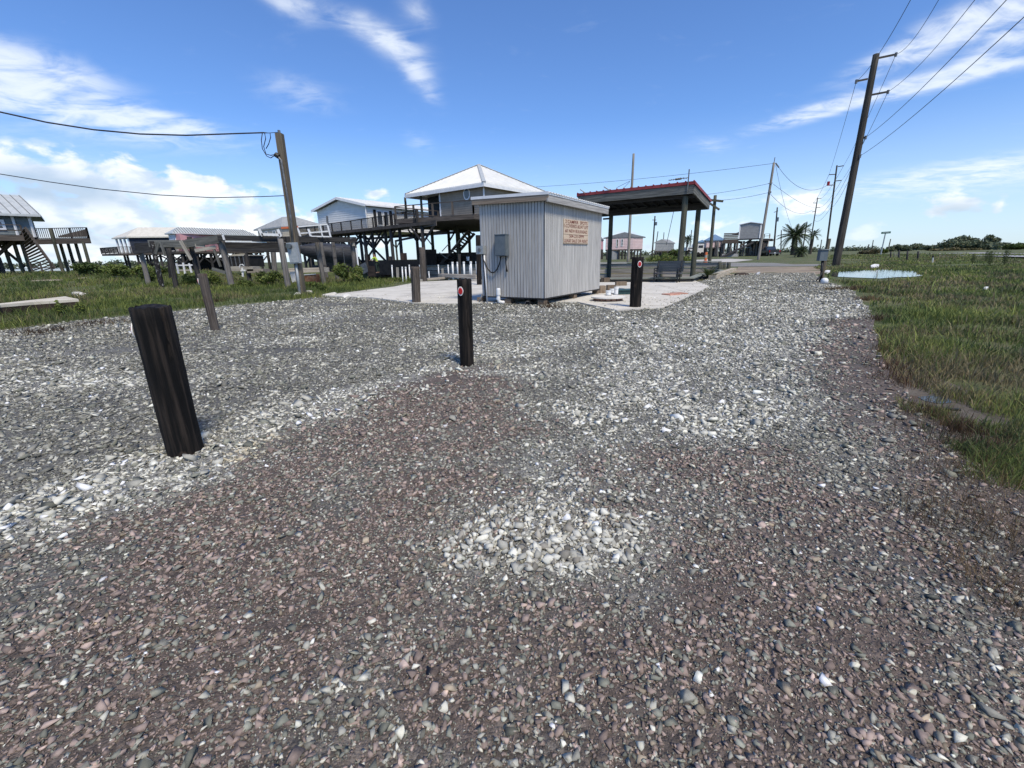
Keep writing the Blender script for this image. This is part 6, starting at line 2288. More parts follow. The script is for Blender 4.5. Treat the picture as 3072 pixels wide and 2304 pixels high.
bar('long_beam', Yp(858, 718.5, yb - 0.4), Yp(1068, 719, 28.0), 0.14, 0.30, 'dark_beam', PF)
bar('lower_beam', Yp(664, 733, yb + 1.2), Yp(880, 737, yb + 1.2), 0.14, 0.34, 'dark_beam', PF)
bar('lower_beam', Yp(664, 748, yb + 3.5), Yp(900, 752, yb + 3.5), 0.14, 0.26, 'dark_beam', PF)
bar('left_beam', Yp(448, 731, 26.4), Yp(580, 731, 26.0), 0.14, 0.38, 'grey_beam', PF)
bar('left_beam', Yp(562, 730, 25.8), Yp(660, 717, yb + 0.2), 0.14, 0.42, 'grey_beam', PF)
bar('left_beam', Yp(408, 741, 27.5), Yp(470, 738, 26.8), 0.14, 0.42, 'dark_beam', PF)
bar('cap_beam', Yp(405, 757, 27.6), Yp(520, 745, 26.3), 0.16, 0.20, 'dark_beam', PF)
bar('cap_beam', Yp(505, 742, 26.8), Yp(585, 743, 26.6), 0.12, 0.18, 'grey_beam', PF)
for a_, b_, m_ in [((476, 728), (466, 762), 'grey_beam'), ((482, 726), (496, 768), 'grey_beam'), ((541, 722), (574, 780), 'light_wood'), ((585, 752), (647, 741), 'light_wood'),
                   ((642, 748), (662, 800), 'grey_beam'), ((586, 736), (614, 737), 'light_wood'), ((636, 806), (676, 818), 'grey_beam')]:
    bar('loose_brace', Yp(*a_, 25.7), Yp(*b_, 25.7), 0.05, 0.17, m_, PF)
bar('white_plank', Yp(676, 724, yb - 0.15), Yp(800, 726, yb - 0.15), 0.04, 0.08, 'white_paint', PF)
bar('white_plank', Yp(668, 705, yb - 0.2), Yp(673, 720, yb - 0.2), 0.04, 0.14, 'white_paint', PF)
bar('white_plank', Yp(696, 765, 27.5), Yp(734, 762, 27.5), 0.04, 0.08, 'light_wood', PF)
MB().tube([Yp(1068, 744, 27.6), Yp(1081, 845, 27.6)], 0.045, 8).obj('pvc_guide', 'pvc', PF)
bar('end_block', Yp(1059, 722, 27.9), Yp(1061, 738, 27.9), 0.16, 0.12, 'light_wood', PF)
for px, py in ((838, 714), (948, 715), (1054, 715)):
    c = Yp(px, py, 24.9 if px < 900 else 27.2)
    MB().tube([c + Vector((0, 0.1, 0)), c + Vector((0, -0.12, 0))], 0.06, 8).obj('bolt', 'steel', PF)
# white cradle railings lying on the frame
WR = thing('white_railing', 'short white railing section set on the left part of the dark pier beam', 'railing', Yp(800, 706, 25.2), group='white railings on the pier beam')
for a_, b_ in [((777, 687), (788, 708)), ((833, 688), (843, 710)), ((785, 703), (840, 705)), ((871, 689), (874, 710))]:
    bar('rail', Yp(*a_, 25.0), Yp(*b_, 25.0), 0.05, 0.13, 'white_paint', WR)
WR = thing('white_railing', 'larger white railing frame on the right part of the dark pier beam', 'railing', Yp(950, 706, 26.2), group='white railings on the pier beam')
for a_, b_, w in [((893, 683), (902, 709), .13), ((925, 687), (933, 709), .2), ((960, 673), (968, 710), .1), ((983, 676), (992, 711), .13), ((895, 680), (982, 673), .07), ((903, 700), (985, 694), .07), ((930, 709), (994, 710), .07)]:
    bar('rail', Yp(*a_, 26.2), Yp(*b_, 26.2), 0.05, w, 'white_paint', WR)
FN = thing('small_fence', 'little white three post rail by the water behind the pilings', 'fence', V3(Yp(550, 820, 34), 0))
for a_, b_ in [((529, 790), (536, 821)), ((549, 788), (556, 822)), ((567, 790), (575, 818))]:
    bar('picket', Yp(*a_, 33.0), Yp(*b_, 33.0), 0.09, 0.09, 'white_paint', FN)
bar('rail', Yp(530, 796, 33.05), Yp(577, 795, 33.05), 0.04, 0.09, 'white_paint', FN)
bar('rail', Yp(532, 811, 33.05), Yp(577, 810, 33.05), 0.04, 0.12, 'light_wood', FN)
# low landing boards behind the weeds
for i, (x0, y0, x1, y1, w, mt, lab) in enumerate([(700, 806, 770, 806, 0.3, 'light_wood', 'weathered landing board low behind the pilings at left'), (752, 813, 800, 812, 0.25, 'bulk', 'short pale landing plank right of the thin dark piling'),
                                                  (865, 812, 980, 809, 0.3, 'bulk', 'long grey landing plank behind the meter pole')]):
    o = bar('landing_plank', Yp(x0, y0, 31.5), Yp(x1, y1, 31.5), 0.9, w, mt)
    setp(o, lab, 'plank', 'landing planks along the water')
# stored things by the landing
c = Yp(700, 780, 36)
BX = thing('storage_bin', 'dark grey storage bin with a pale rim behind the pilings', 'bin', V3(c, 0))
x0, x1, z0, z1 = Yp(690, 790, 36).x, Yp(752, 790, 36).x, Yp(700, 802, 36).z, Yp(700, 768, 36).z
MB().box(((x0 + x1) / 2, 37, (z0 + z1) / 2), (x1 - x0, 2.0, z1 - z0)).obj('body', 'dark', BX)
MB().box(((x0 + x1) / 2, 37, z1 + 0.03), (x1 - x0 + 0.15, 2.15, 0.08)).obj('rim', 'light_wood', BX)
for i in range(5):
    x = x0 + (i + 0.5) * (x1 - x0) / 5
    MB().box((x, 35.98, (z0 + z1) / 2), (0.06, 0.05, z1 - z0)).obj('stiffener', 'steel', BX)
# covered boat
BT = thing('covered_boat', 'boat wrapped in a dark tarpaulin on its lift behind the pilings', 'boat', V3(Yp(950, 780, 34), 0.2))
st_, en_ = Yp(895, 760, 34.0), Yp(1050, 752, 36.5)
ax = (en_ - st_)
ax.z = 0
L_ = ax.length
ax.normalize()
sd_ = Vector((-ax.y, ax.x, 0))
zb0, zt0 = Yp(950, 796, 34.5).z, Yp(950, 742, 34.5).z
mb = MB()
secs = 12
for i in range(secs + 1):
    t = i / secs
    wv = 1.15 * (1 - (1 - t) ** 2.4) + 0.03
    sheer = zt0 - 0.12 + 0.25 * (1 - t) ** 2 - 0.1 * t
    keel = zb0 + (zt0 - zb0) * 0.75 * (1 - t) ** 2.5
    c = st_ + ax * (L_ * t)
    ring = [(-wv, sheer), (-wv * 0.92, (sheer * 0.5 + keel * 0.5)), (-wv * 0.45, keel + 0.08), (0, keel), (wv * 0.45, keel + 0.08), (wv * 0.92, (sheer * 0.5 + keel * 0.5)), (wv, sheer),
            (wv * 0.5, sheer + 0.28 * min(1, 2.5 * t)), (0, sheer + 0.45 * min(1, 2.5 * t)), (-wv * 0.5, sheer + 0.28 * min(1, 2.5 * t))]
    for s_, z_ in ring:
        mb.v.append(tuple(Vector((c.x, c.y, 0)) + sd_ * s_ + Vector((0, 0, z_))))
for i in range(secs):
    for j in range(10):
        mb.f.append((i * 10 + j, (i + 1) * 10 + j, (i + 1) * 10 + (j + 1) % 10, i * 10 + (j + 1) % 10))
mb.f.append(tuple(range(10)))
mb.f.append(tuple(reversed(range(secs * 10, secs * 10 + 10))))
mb.obj('tarp_cover', 'tarp', BT, smooth=True)
for t in (0.35, 0.75):
    c = st_ + ax * (L_ * t)
    bar('cradle_beam', Vector((c.x, c.y, zb0 - 0.1)) - sd_ * 1.5, Vector((c.x, c.y, zb0 - 0.1)) + sd_ * 1.5, 0.15, 0.2, 'dark_beam', BT)
    bar('rope', Vector((c.x, c.y, zt0 + 0.25)) - sd_ * 1.2, Vector((c.x, c.y, zb0)) - sd_ * 1.2, 0.03, 0.03, 'steel', BT)
for lab, a_, b_, d_, mt in [('rusty orange brown trough lying in the weeds right of the meter pole', (915, 838), (950, 836), 0.55, 'rust'), ('faded white plastic tub in the weeds left of the meter pole', (873, 832), (890, 830), 0.6, 'trough_white')]:
    p0, p1 = Yp(*a_, 27.5), Yp(*b_, 27.5)
    o = thing('trough', lab, 'trough', V3(p0, 0))
    m_, L__ = bar_m(p0, p1)
    bar('side', p0, p1, 0.04, d_, mt, o)
    bar('side', p0 + Vector((0, 0.5, 0)), p1 + Vector((0, 0.5, 0)), 0.04, d_, mt, o)
    bar('rim', p0 + Vector((0, -0.03, d_ / 2)), p1 + Vector((0, -0.03, d_ / 2)), 0.06, 0.05, 'trough_white', o)
    bar('base', p0 + Vector((0, 0.25, -d_ / 2)), p1 + Vector((0, 0.25, -d_ / 2)), 0.5, 0.04, mt, o)
# cross shaped white stake
p = Yp(730, 830, 27)
CS = thing('white_stake', 'white cross shaped stake with a hoop among the weeds', 'stake', V3(p, 0))
bar('upright', Yp(729, 830, 27), Yp(727, 802, 27), 0.10, 0.05, 'white_paint', CS)
bar('cross_piece', Yp(722, 812, 26.95), Yp(736, 811, 26.95), 0.04, 0.09, 'white_paint', CS)
MB().tube([Yp(718, 802, 27), Yp(720, 795, 27), Yp(726, 793, 27), Yp(732, 797, 27)], 0.03, 6).obj('hoop', 'white_trim', CS)
# row of white pipes along the canal edge
PV = [(480, 1110, 1385, .05), (675, 1145, 1425, .05), (740, 1145, 1420, .055), (808, 1105, 1385, .05), (1008, 1105, 1385, .05), (1180, 1228, 1340, .045), (1360, 1105, 1335, .045), (1545, 1105, 1310, .055),
      (1628, 1052, 1315, .085), (1720, 1052, 1315, .065), (1842, 1047, 1318, .085), (1955, 1115, 1318, .05), (1975, 1042, 1318, .085), (2085, 1042, 1325, .085)]
ORD = ['first', 'second', 'third', 'fourth', 'fifth', 'sixth', 'seventh', 'eighth', 'ninth', 'tenth', 'eleventh', 'twelfth', 'thirteenth', 'fourteenth']
for i, (x, y0, y1, r) in enumerate(PV):
    bx, by, ty = 1100 + x / 6.32, 620 + y1 / 6.32, 620 + y0 / 6.32
    zc = 0.0 if i < 5 else 0.15
    b_ = G(bx + 1.5, by, zc)
    t_ = Yp(bx - 0.5, ty, b_.y)
    o = thing('white_pipe', '%s%s white pipe from the left in the row along the canal edge' % ('thick ' if r > 0.07 else 'thin ', ORD[i]), 'pipe', b_, group='white pipes standing along the canal edge')
    r *= 0.8
    MB().tube([b_ - Vector((0, 0, 0.4)), t_], r, 10).obj('pipe', 'pvc', o, smooth=True)
    MB().tube([t_ - Vector((0, 0, 0.10)), t_ + Vector((0, 0, 0.02))], r * 1.2, 10).obj('cap', 'pvc', o)
for lab, x, y0, y1, w, mt in [('pale wooden stub among the left white pipes', 590, 1150, 1335, 0.17, 'light_wood'), ('short pale wooden stub right of the weathered post', 1445, 1172, 1295, 0.17, 'light_wood'),
                              ('low pale block at the slab edge behind the weathered post', 1025, 1375, 1420, 0.24, 'light_wood'),
                              ('slim dark stake standing behind the middle black post', 1765, 895, 1350, 0.16, 'dark_post')]:
    bx = 1100 + x / 6.32
    b_ = G(bx, 620 + y1 / 6.32, 0.05)
    t_ = Yp(bx - 1, 620 + y0 / 6.32, b_.y)
    o = bar('wooden_stub', b_ - Vector((0, 0, 0.2)), t_, w, w, mt)
    setp(o, lab, 'stub', 'wooden stubs along the canal edge')
b_ = G(1100 + 1075 / 6.32, 620 + 1425 / 6.32)
o = pole('mooring_piling', b_ - Vector((0, 0, 1)), Yp(1100 + 1045 / 6.32, 620 + 775 / 6.32, b_.y), 0.2, 0.18, 'brown_post', None, 14, 8, 0.06)
setp(o, 'single reddish brown mooring piling behind the weathered post by the canal', 'piling')
b_ = G(1438, 857)
o = pole('lift_post', b_ - Vector((0, 0, 0.5)), Yp(1434, 706, b_.y), 0.13, 0.12, 'creosote', None, 12, 6, 0.05)
setp(o, 'black post just behind the left corner of the shed', 'post')
bar_o = bar('dock_timber', G(1279, 838, 0.12), G(1345, 833, 0.16), 0.35, 0.12, 'bulk')
setp(bar_o, 'sloping pale timber at the far edge of the concrete slab', 'timber')
bar_o = bar('dock_timber', G(1322, 826, 0.3), G(1436, 830, 0.3), 0.4, 0.2, 'bulk')
setp(bar_o, 'grey dock timber below the thick white pipes', 'timber')

# ---- person under the house
pb = Yp(1133, 806, 40.8)
zg = 0.2


def build_person():
    o = thing('person', 'person in a yellow shirt and dark trousers leaning forward under the house', 'person', (pb.x, pb.y, zg))
    J = {'pelvis': (0, 0, 0.93), 'waist': (-0.03, -0.02, 1.08), 'chest': (-0.10, -0.05, 1.32), 'neck': (-0.16, -0.07, 1.47), 'head0': (-0.20, -0.08, 1.56), 'head1': (-0.25, -0.10, 1.72),
         'shl': (-0.12, 0.13, 1.41), 'shr': (-0.14, -0.22, 1.41), 'ell': (-0.30, 0.16, 1.18), 'elr': (-0.36, -0.28, 1.20), 'hal': (-0.50, 0.12, 1.05), 'har': (-0.58, -0.26, 1.10),
         'hpl': (0.0, 0.10, 0.90), 'hpr': (0.0, -0.10, 0.90), 'knl': (0.03, 0.12, 0.50), 'knr': (-0.06, -0.13, 0.50), 'anl': (0.08, 0.12, 0.08), 'anr': (0.02, -0.13, 0.08), 'tol': (-0.10, 0.13, 0.03), 'tor': (-0.16, -0.14, 0.03)}
    E_ = [('pelvis', 'waist'), ('waist', 'chest'), ('chest', 'neck'), ('neck', 'head0'), ('head0', 'head1'), ('chest', 'shl'), ('chest', 'shr'), ('shl', 'ell'), ('shr', 'elr'), ('ell', 'hal'), ('elr', 'har'),
          ('pelvis', 'hpl'), ('pelvis', 'hpr'), ('hpl', 'knl'), ('hpr', 'knr'), ('knl', 'anl'), ('knr', 'anr'), ('anl', 'tol'), ('anr', 'tor')]
    R = {'pelvis': (.15, .12), 'waist': (.13, .11), 'chest': (.15, .13), 'neck': (.055, .055), 'head0': (.085, .085), 'head1': (.085, .085), 'shl': (.065, .065), 'shr': (.065, .065), 'ell': (.046, .046), 'elr': (.046, .046),
         'hal': (.036, .03), 'har': (.036, .03), 'hpl': (.095, .095), 'hpr': (.095, .095), 'knl': (.065, .065), 'knr': (.065, .065), 'anl': (.045, .045), 'anr': (.045, .045), 'tol': (.04, .03), 'tor': (.04, .03)}
    ks = list(J)

    def skinned(name, keys, edges, mat, fat=1.0, parent=None):
        me = bpy.data.meshes.new(name)
        me.from_pydata([J[q] for q in keys], [(keys.index(a_), keys.index(b2)) for a_, b2 in edges], [])
        ob = put(name, me, parent or o, Matrix.Translation((pb.x, pb.y, zg)), mat)
        md = ob.modifiers.new('skin', 'SKIN')
        if not me.skin_vertices:
            me.skin_vertices.new()
        for i, q in enumerate(keys):
            me.skin_vertices[0].data[i].radius = (R[q][0] * fat, R[q][1] * fat)
            me.skin_vertices[0].data[i].use_root = (i == 0)
        sb = ob.modifiers.new('smooth', 'SUBSURF')
        sb.levels = sb.render_levels = 2
        md.use_smooth_shade = True
        return ob
    skinned('body', ks, E_, 'skin')
    skinned('shirt', ['pelvis', 'waist', 'chest', 'shl', 'shr', 'ell', 'elr'], [('pelvis', 'waist'), ('waist', 'chest'), ('chest', 'shl'), ('chest', 'shr'), ('shl', 'ell'), ('shr', 'elr')], 'hivis', 1.14)
    skinned('trousers', ['pelvis', 'hpl', 'hpr', 'knl', 'knr', 'anl', 'anr'], [('pelvis', 'hpl'), ('pelvis', 'hpr'), ('hpl', 'knl'), ('hpr', 'knr'), ('knl', 'anl'), ('knr', 'anr')], 'trousers', 1.12)
    mb = MB()
    hc = Vector((pb.x - 0.225, pb.y - 0.09, zg + 1.67))
    for i in range(5):
        ph_ = i * math.pi / 10
        for j in range(12):
            t = 2 * math.pi * j / 12
            mb.v.append(tuple(hc + Vector((0.10 * math.cos(ph_) * math.cos(t), 0.10 * math.cos(ph_) * math.sin(t), 0.115 * math.sin(ph_)))))
    for i in range(4):
        for j in range(12):
            mb.f.append((i * 12 + j, i * 12 + (j + 1) % 12, (i + 1) * 12 + (j + 1) % 12, (i + 1) * 12 + j))
    mb.f.append(tuple(48 + j for j in range(12)))
    mb.obj('hair', 'black', o, smooth=True)


build_person()


# ================================================================== UTILITY POLES AND WIRES
def wire(label, a, b, sag, r=0.014, group=None, n=24):
    a, b = Vector(a), Vector(b)
    pts = []
    for i in range(n + 1):
        t = i / n
        p = a.lerp(b, t)
        p.z -= sag * 4 * t * (1 - t)
        pts.append(p)
    return setp(MB().tube(pts, r, 5, False).obj('power_line', 'wire'), label, 'wire', group)


def upole(label, bx, by, tx, ty, r0, r1, mat, Y=None, name='utility_pole', rough=0.02, grp='utility poles along the roads'):
    b = GZ(bx, by) if Y is None else Yp(bx, by, Y)
    if Y is not None:
        b.z = gz1(b.x, b.y)
    t = Yp(tx, ty, b.y)
    o = thing(name, label, 'utility pole', b, group=grp)
    pole('shaft', b - (t - b).normalized() * 0.8, t, r0, r1, mat, o, 14, 12, rough)
    return o, b, t


def arm(parent, t, b, frac, dx, dz=0.0, r=0.05, name='insulator_arm'):
    p = t.lerp(b, frac)
    q = p + dx + Vector((0, 0, dz))
    bar(name, p, q, r, r * 1.4, 'pole_dark', parent)
    MB().tube([q - Vector((0, 0, 0.08)), q + Vector((0, 0, 0.10))], r * 1.1, 8).obj('insulator', 'steel', parent)
    return q + Vector((0, 0, 0.1))


BP, bpb, bpt = upole('large dark leaning utility pole by the roadside at right', 2507, 797, 2629, 163, 0.315, 0.225, 'pole_dark', None, rough=0.03)
yb_ = bpt.y
cr = Vector((0.84, -0.54, 0)).normalized()          # across the line


def at_arm(px, py, frac):
    """arm end measured in the photo at this pole's distance"""
    return Yp(px, py, bpb.y)


def bp_arm(px, py, fx, fy):
    q, p = Yp(px, py, bpb.y - 0.3), Yp(fx + (-8 if fx > px else -14 if fx < px - 15 else 0), fy + 1, bpb.y)
    bar('insulator_arm', p, q, 0.09, 0.13, 'pole_dark', BP)
    MB().tube([q - Vector((0, 0, 0.15)), q + Vector((0, 0, 0.12))], 0.09, 8).obj('insulator', 'steel', BP)
    return q


W1 = bp_arm(2569, 244, 2610, 236)
W2 = bp_arm(2688, 163, 2645, 174)
W3 = bp_arm(2664, 275, 2621, 285)
W4 = bp_arm(2597, 412, 2592, 412)
W5 = bp_arm(2580, 468, 2577, 468)
# towards the camera side: the wires leave the frame at the top right
nxt = Vector((3.0, -4.0, 0))
for nm, W_, (ex_, ey_) in [('outermost left', W1, (2732, 0)), ('second from left', W2, (2816, 0)), ('third from left', W3, (2925, 0)), ('fourth from left', W4, (3020, 0)), ('lowest', W5, (3072, 52))]:
    d = ray(ex_, ey_)
    # same height less a little sag: find where the sight line meets it, then carry the wire on past it
    e = CAM_P + d * ((W_.z * 0.93 - CAM_H) / d.z)
    far = W_ + (e - W_) * 1.5
    far.z = W_.z
    wire('%s roadside power line running overhead at the right' % nm, W_, far, (W_.z - e.z) / (4 * 0.667 * 0.333) * 0.98, 0.016, 'roadside power lines overhead')
P2_, p2b, p2t = upole('second dark utility pole behind the large leaning one', 2477, 762, 2511, 496, 0.17, 0.12, 'pole_dark', 86)
P3_, p3b, p3t = upole('third dark utility pole further along the roadside', 2427, 756, 2453, 593, 0.18, 0.13, 'pole_dark', 139)


def px_arms(parent, Y, specs):
    out = []
    for (x0, y0, x1, y1) in specs:
        p, q = Yp(x0, y0, Y), Yp(x1, y1, Y - 0.3)
        bar('insulator_arm', p, q, 0.10, 0.14, 'pole_dark', parent)
        out.append(q)
    return out


A2 = px_arms(P2_, p2b.y, [(2505, 523, 2487, 524), (2514, 500, 2531, 497), (2506, 543, 2525, 541), (2500, 555, 2482, 556)])
A3 = px_arms(P3_, p3b.y, [(2450, 609, 2439, 609), (2453, 596, 2464, 595), (2449, 623, 2460, 622), (2446, 634, 2436, 636)])
c = Yp(2484, 557, p2b.y - 0.4)
MB().tube([c, c + Vector((0, 0, 0.7))], 0.22, 10).obj('cutout', 'red_lamp', P2_)
for nm, a_, b_, s_ in [('top left', W1, A2[0], 0.5), ('top right', W2, A2[1], 0.6), ('middle right', W3, A2[2], 0.8), ('lower', W4, Yp(2497, 600, p2b.y), 0.9), ('lowest', W5, Yp(2493, 622, p2b.y), 1.0)]:
    wire('%s power line between the large and the second utility pole' % nm, a_, b_, s_, 0.018, 'lines between the large and second pole')
for nm, a_, b_, s_ in [('upper left', A2[0], A3[0], 0.8), ('upper right', A2[1], A3[1], 0.8), ('middle', A2[2], A3[2], 1.0), ('lower', Yp(2497, 600, p2b.y), Yp(2447, 645, p3b.y), 1.2), ('lowest', Yp(2493, 622, p2b.y), Yp(2443, 660, p3b.y), 1.2)]:
    wire('%s power line between the second and third utility pole' % nm, a_, b_, s_, 0.026, 'lines between the second and third pole')
PAL, pab, pat = upole('pale bleached utility pole with a mast top beside the street', 2275, 779, 2322, 488, 0.22, 0.16, 'pole_pale', None)
bar('mast', pat, Yp(2325, 472, pat.y), 0.08, 0.08, 'steel', PAL)
a_ = pat.lerp(pab, 0.235)
bar('guy_arm', Yp(2305, 551, pat.y - 0.25), Yp(2318, 549, pat.y - 0.25), 0.09, 0.1, 'steel', PAL)
bar('clamp', Yp(2306, 577, pat.y - 0.2), Yp(2313, 577, pat.y - 0.2), 0.2, 0.26, 'steel', PAL)
bar('insulator_string', Yp(2327, 489, pat.y), Yp(2337, 503, pat.y), 0.14, 0.14, 'steel', PAL)
DKP, dpb, dpt = upole('dark utility pole with a grey transformer past the stairs house', 2320, 764, 2332, 622, 0.24, 0.15, 'pole_dark', 118)
c0_ = Yp(2333, 652, 117.4)
MB().tube([c0_, c0_ + Vector((0, 0, -1.0))], 0.32, 12).obj('transformer', 'box_grey', DKP)
bar('crossarm', Yp(2322, 637, 117.6), Yp(2334, 633, 117.6), 0.12, 0.14, 'pole_dark', DKP)
for lab, bx, by, tx, ty, Y, r in [('thin distant utility pole left of the palm', 2342, 764, 2344, 690, 150, 0.17), ('utility pole standing just behind the palm crown', 2408, 750, 2421, 665, 150, 0.2),
                                  ('small distant pole right of the palm', 2461, 748, 2465, 719, 190, 0.2), ('grey pole with a transformer seen under the canopy', 1959, 728, 1965, 648, 130, 0.22),
                                  ('short distant pole right of the transformer pole under the canopy', 1966, 725, 1974, 694, 140, 0.15), ('stick like mast above the small grey gabled house', 1991, 716, 1992, 697, 150, 0.14),
                                  ('pole behind the round headed palm under the canopy', 2072, 715, 2075, 690, 150, 0.16), ('small distant pole by the highway, left of the street sign', 2617, 742, 2620, 720, 190, 0.18),
                                  ('short dark pole by the highway', 2604, 742, 2607, 733, 180, 0.25), ('brown pole right of the street sign', 2664, 752, 2672, 717, 120, 0.14)]:
    upole(lab, bx, by, tx, ty, r, r * 0.8, 'pole_dark' if 'brown' not in lab else 'pole_mid', Y)
TB = [o for o in SC.objects if o.get('label', '').startswith('grey pole with a transformer')][0]
c0_ = Yp(1968, 666, 129.4)
MB().tube([c0_, c0_ + Vector((0, 0, -0.9))], 0.35, 10).obj('transformer', 'box_grey', TB)
bar('crossarm', Yp(1957, 660, 129.5), Yp(1969, 660, 129.5), 0.15, 0.16, 'pole_dark', TB)
TLP, tpb, tpt = upole('tall bare pale pole rising behind the canopy roof', 1884, 785.5, 1901, 461, 0.24, 0.17, 'pole_pale', None)
for nm, a_, b_, s_ in [('top', Yp(2322, 490, pat.y), Yp(1500, 566, 95), 0.5), ('upper', Yp(2305, 551, pat.y), Yp(1900, 590, 90), 0.8), ('lower', Yp(2304, 578, pat.y), Yp(2070, 600, 85), 0.5)]:
    wire('%s wire running left from the pale utility pole over the canopy' % nm, a_, b_, s_, 0.026, 'wires left of the pale pole')
for nm, a_, b_, s_ in [('top', Yp(2337, 503, pat.y), Yp(2482, 556, p2b.y), 1.8), ('middle', Yp(2320, 552, pat.y), Yp(2446, 624, p3b.y), 0.6), ('bottom', Yp(2312, 583, pat.y), Yp(2440, 628, p3b.y), 1.9)]:
    wire('%s sagging wire from the pale utility pole to the roadside poles' % nm, a_, b_, s_, 0.026, 'wires right of the pale pole')
wire('steep guy wire right of the pale utility pole', Yp(2327, 495, pat.y), Yp(2378, 690, pat.y + 12), 0.6, 0.02)
wire('thin guy wire under the canopy roof', Yp(2022, 630, 60), Yp(1999, 735, 60), 0.0, 0.035)
for s_, (x0, y0, x1, y1) in zip(('left', 'right'), [(1890, 543, 1850, 563), (1889, 545, 1873, 562)]):
    wire('short %s stay wire at the tall bare pole behind the canopy' % s_, Yp(x0, y0, tpb.y), Yp(x1, y1, tpb.y - 2), 0, 0.03, 'stay wires at the bare pole')

# ---- meter pole in the left grass
mb_ = GZ(907, 884)
mt_ = Yp(838, 401, mb_.y)
MPo = thing('meter_pole', 'brown square service pole with a grey meter box in the left grass', 'utility pole', mb_)
bar('shaft', mb_ - Vector((0, 0, 0.4)), mt_, 0.24, 0.24, 'pole_mid', MPo)
yq = mb_.y - 0.16
c0, c1 = Yp(866, 728, yq - 0.05), Yp(900, 790, yq - 0.05)
ww = (Yp(898, 730, yq).x - Yp(865, 730, yq).x)
m = Matrix.Translation(((Yp(884, 759, yq).x), yq - 0.06, (c0.z + c1.z) / 2)) @ Matrix.Rotation(math.radians(-3), 4, 'Y')
bx_ = MB().box((0, 0, 0), (ww * 0.86, 0.2, c0.z - c1.z)).obj('meter_box', 'box_light', MPo, m)
MB().box((0, -0.11, -0.1), (ww * 0.8, 0.02, (c0.z - c1.z) * 0.66)).obj('box_door', 'box_light', bx_, m)
MB().tube([m @ Vector((-0.06, -0.11, (c0.z - c1.z) * 0.33)), m @ Vector((-0.06, -0.26, (c0.z - c1.z) * 0.33))], 0.10, 16).obj('meter_glass', 'glass', bx_)
MB().tube([Yp(831, 466, yq), Yp(843, 480, yq), Yp(872, 650, yq), Yp(878, 728, yq)], 0.05, 8).obj('conduit', 'steel', MPo, smooth=True)
MB().tube([Yp(888, 790, yq), Yp(900, 882, yq)], 0.055, 8).obj('conduit', 'box_light', MPo, smooth=True)
MB().tube([Yp(826, 463, yq), Yp(836, 470, yq)], 0.09, 8).obj('weather_head', 'black', MPo)
MB().tube([mt_, mt_ + Vector((0, 0, 0.12))], 0.05, 6).obj('top_pin', 'steel', MPo)
bend = Yp(790, 399, yq)
for i, pts in enumerate([[(787, 400), (784, 420), (787, 446), (800, 468), (812, 474), (828, 464)], [(794, 400), (797, 416), (791, 440), (798, 462), (812, 466), (829, 463)], [(810, 399), (812, 412), (806, 432), (798, 446)]]):
    MB().tube([Yp(x, y, yq) for x, y in pts], 0.016, 6).obj('drip_loop', 'wire', MPo, smooth=True)
cab = [Yp(835, 397, mb_.y), Yp(805, 399, 19.8), Yp(790, 398, 19.6)]
far_ = [(700, 401), (560, 406), (420, 402), (280, 389), (140, 367), (0, 336), (-250, 265)]
for i, (x, y) in enumerate(far_):
    cab.append(Yp(x, y, 19.4 - i * 0.5))
o = MB().tube(cab, [0.012, 0.012] + [0.026] * (len(cab) - 2), 7, False).obj('service_cable', 'wire', smooth=True)
setp(o, 'thick black service cable sagging left from the top of the meter pole', 'cable')
low = [Yp(853, 587, mb_.y)] + [Yp(x, y, mb_.y - 0.3 * i) for i, (x, y) in enumerate([(780, 590), (640, 593), (480, 585), (300, 567), (150, 546), (0, 522), (-250, 475)])]
o = MB().tube(low, 0.015, 6, False).obj('service_cable', 'wire', smooth=True)
setp(o, 'thin lower cable running left from the middle of the meter pole', 'cable')

# ---- pedestal post with grey box at the right gravel edge
b_ = GZ(2462, 846)
t_ = Yp(2487, 716, b_.y)
PE = thing('power_pedestal', 'short timber post with a grey electrical box at the right gravel edge', 'post', b_)
bar('post', b_ - Vector((0, 0, 0.3)), t_, 0.115, 0.115, 'pole_mid', PE)
yq = b_.y - 0.12
c0, c1 = Yp(2459, 750, yq), Yp(2476, 782, yq)
m = Matrix.Translation(((c0.x + c1.x) / 2, yq, (c0.z + c1.z) / 2))
q = MB().box((0, 0, 0), (c1.x - c0.x, 0.2, c0.z - c1.z)).obj('electrical_box', 'box_grey', PE, m)
MB().box((0, -0.02, (c0.z - c1.z) / 2 + 0.012), (c1.x - c0.x + 0.04, 0.26, 0.025)).obj('hood', 'box_light', q, m)
MB().tube([Yp(2467, 782, yq), Yp(2465, 815, yq), Yp(2462, 846, yq)], 0.05, 8).obj('conduit', 'black', PE, smooth=True)
MB().tube([Yp(2467, 815, yq - 0.05), Yp(2458, 832, yq - 0.1), Yp(2449, 842, yq - 0.2)], 0.025, 6).obj('loose_cable', 'black', PE, smooth=True)
cc_ = G(2472, 851, 0.02)
o = thing('plastic_dome', 'rounded white plastic cap on the gravel at the pedestal post foot', 'cap', cc_)
mb = MB()
mb.tube([cc_, cc_ + Vector((0, 0, 0.14)), cc_ + Vector((0, 0, 0.20)), cc_ + Vector((0, 0, 0.235))], [0.135, 0.135, 0.11, 0.05], 18)
mb.obj('dome', 'pvc', o, smooth=True)
cc_ = G(2481, 822, 0.05)
V, F = stone_templates(1, 12, 91)[0]
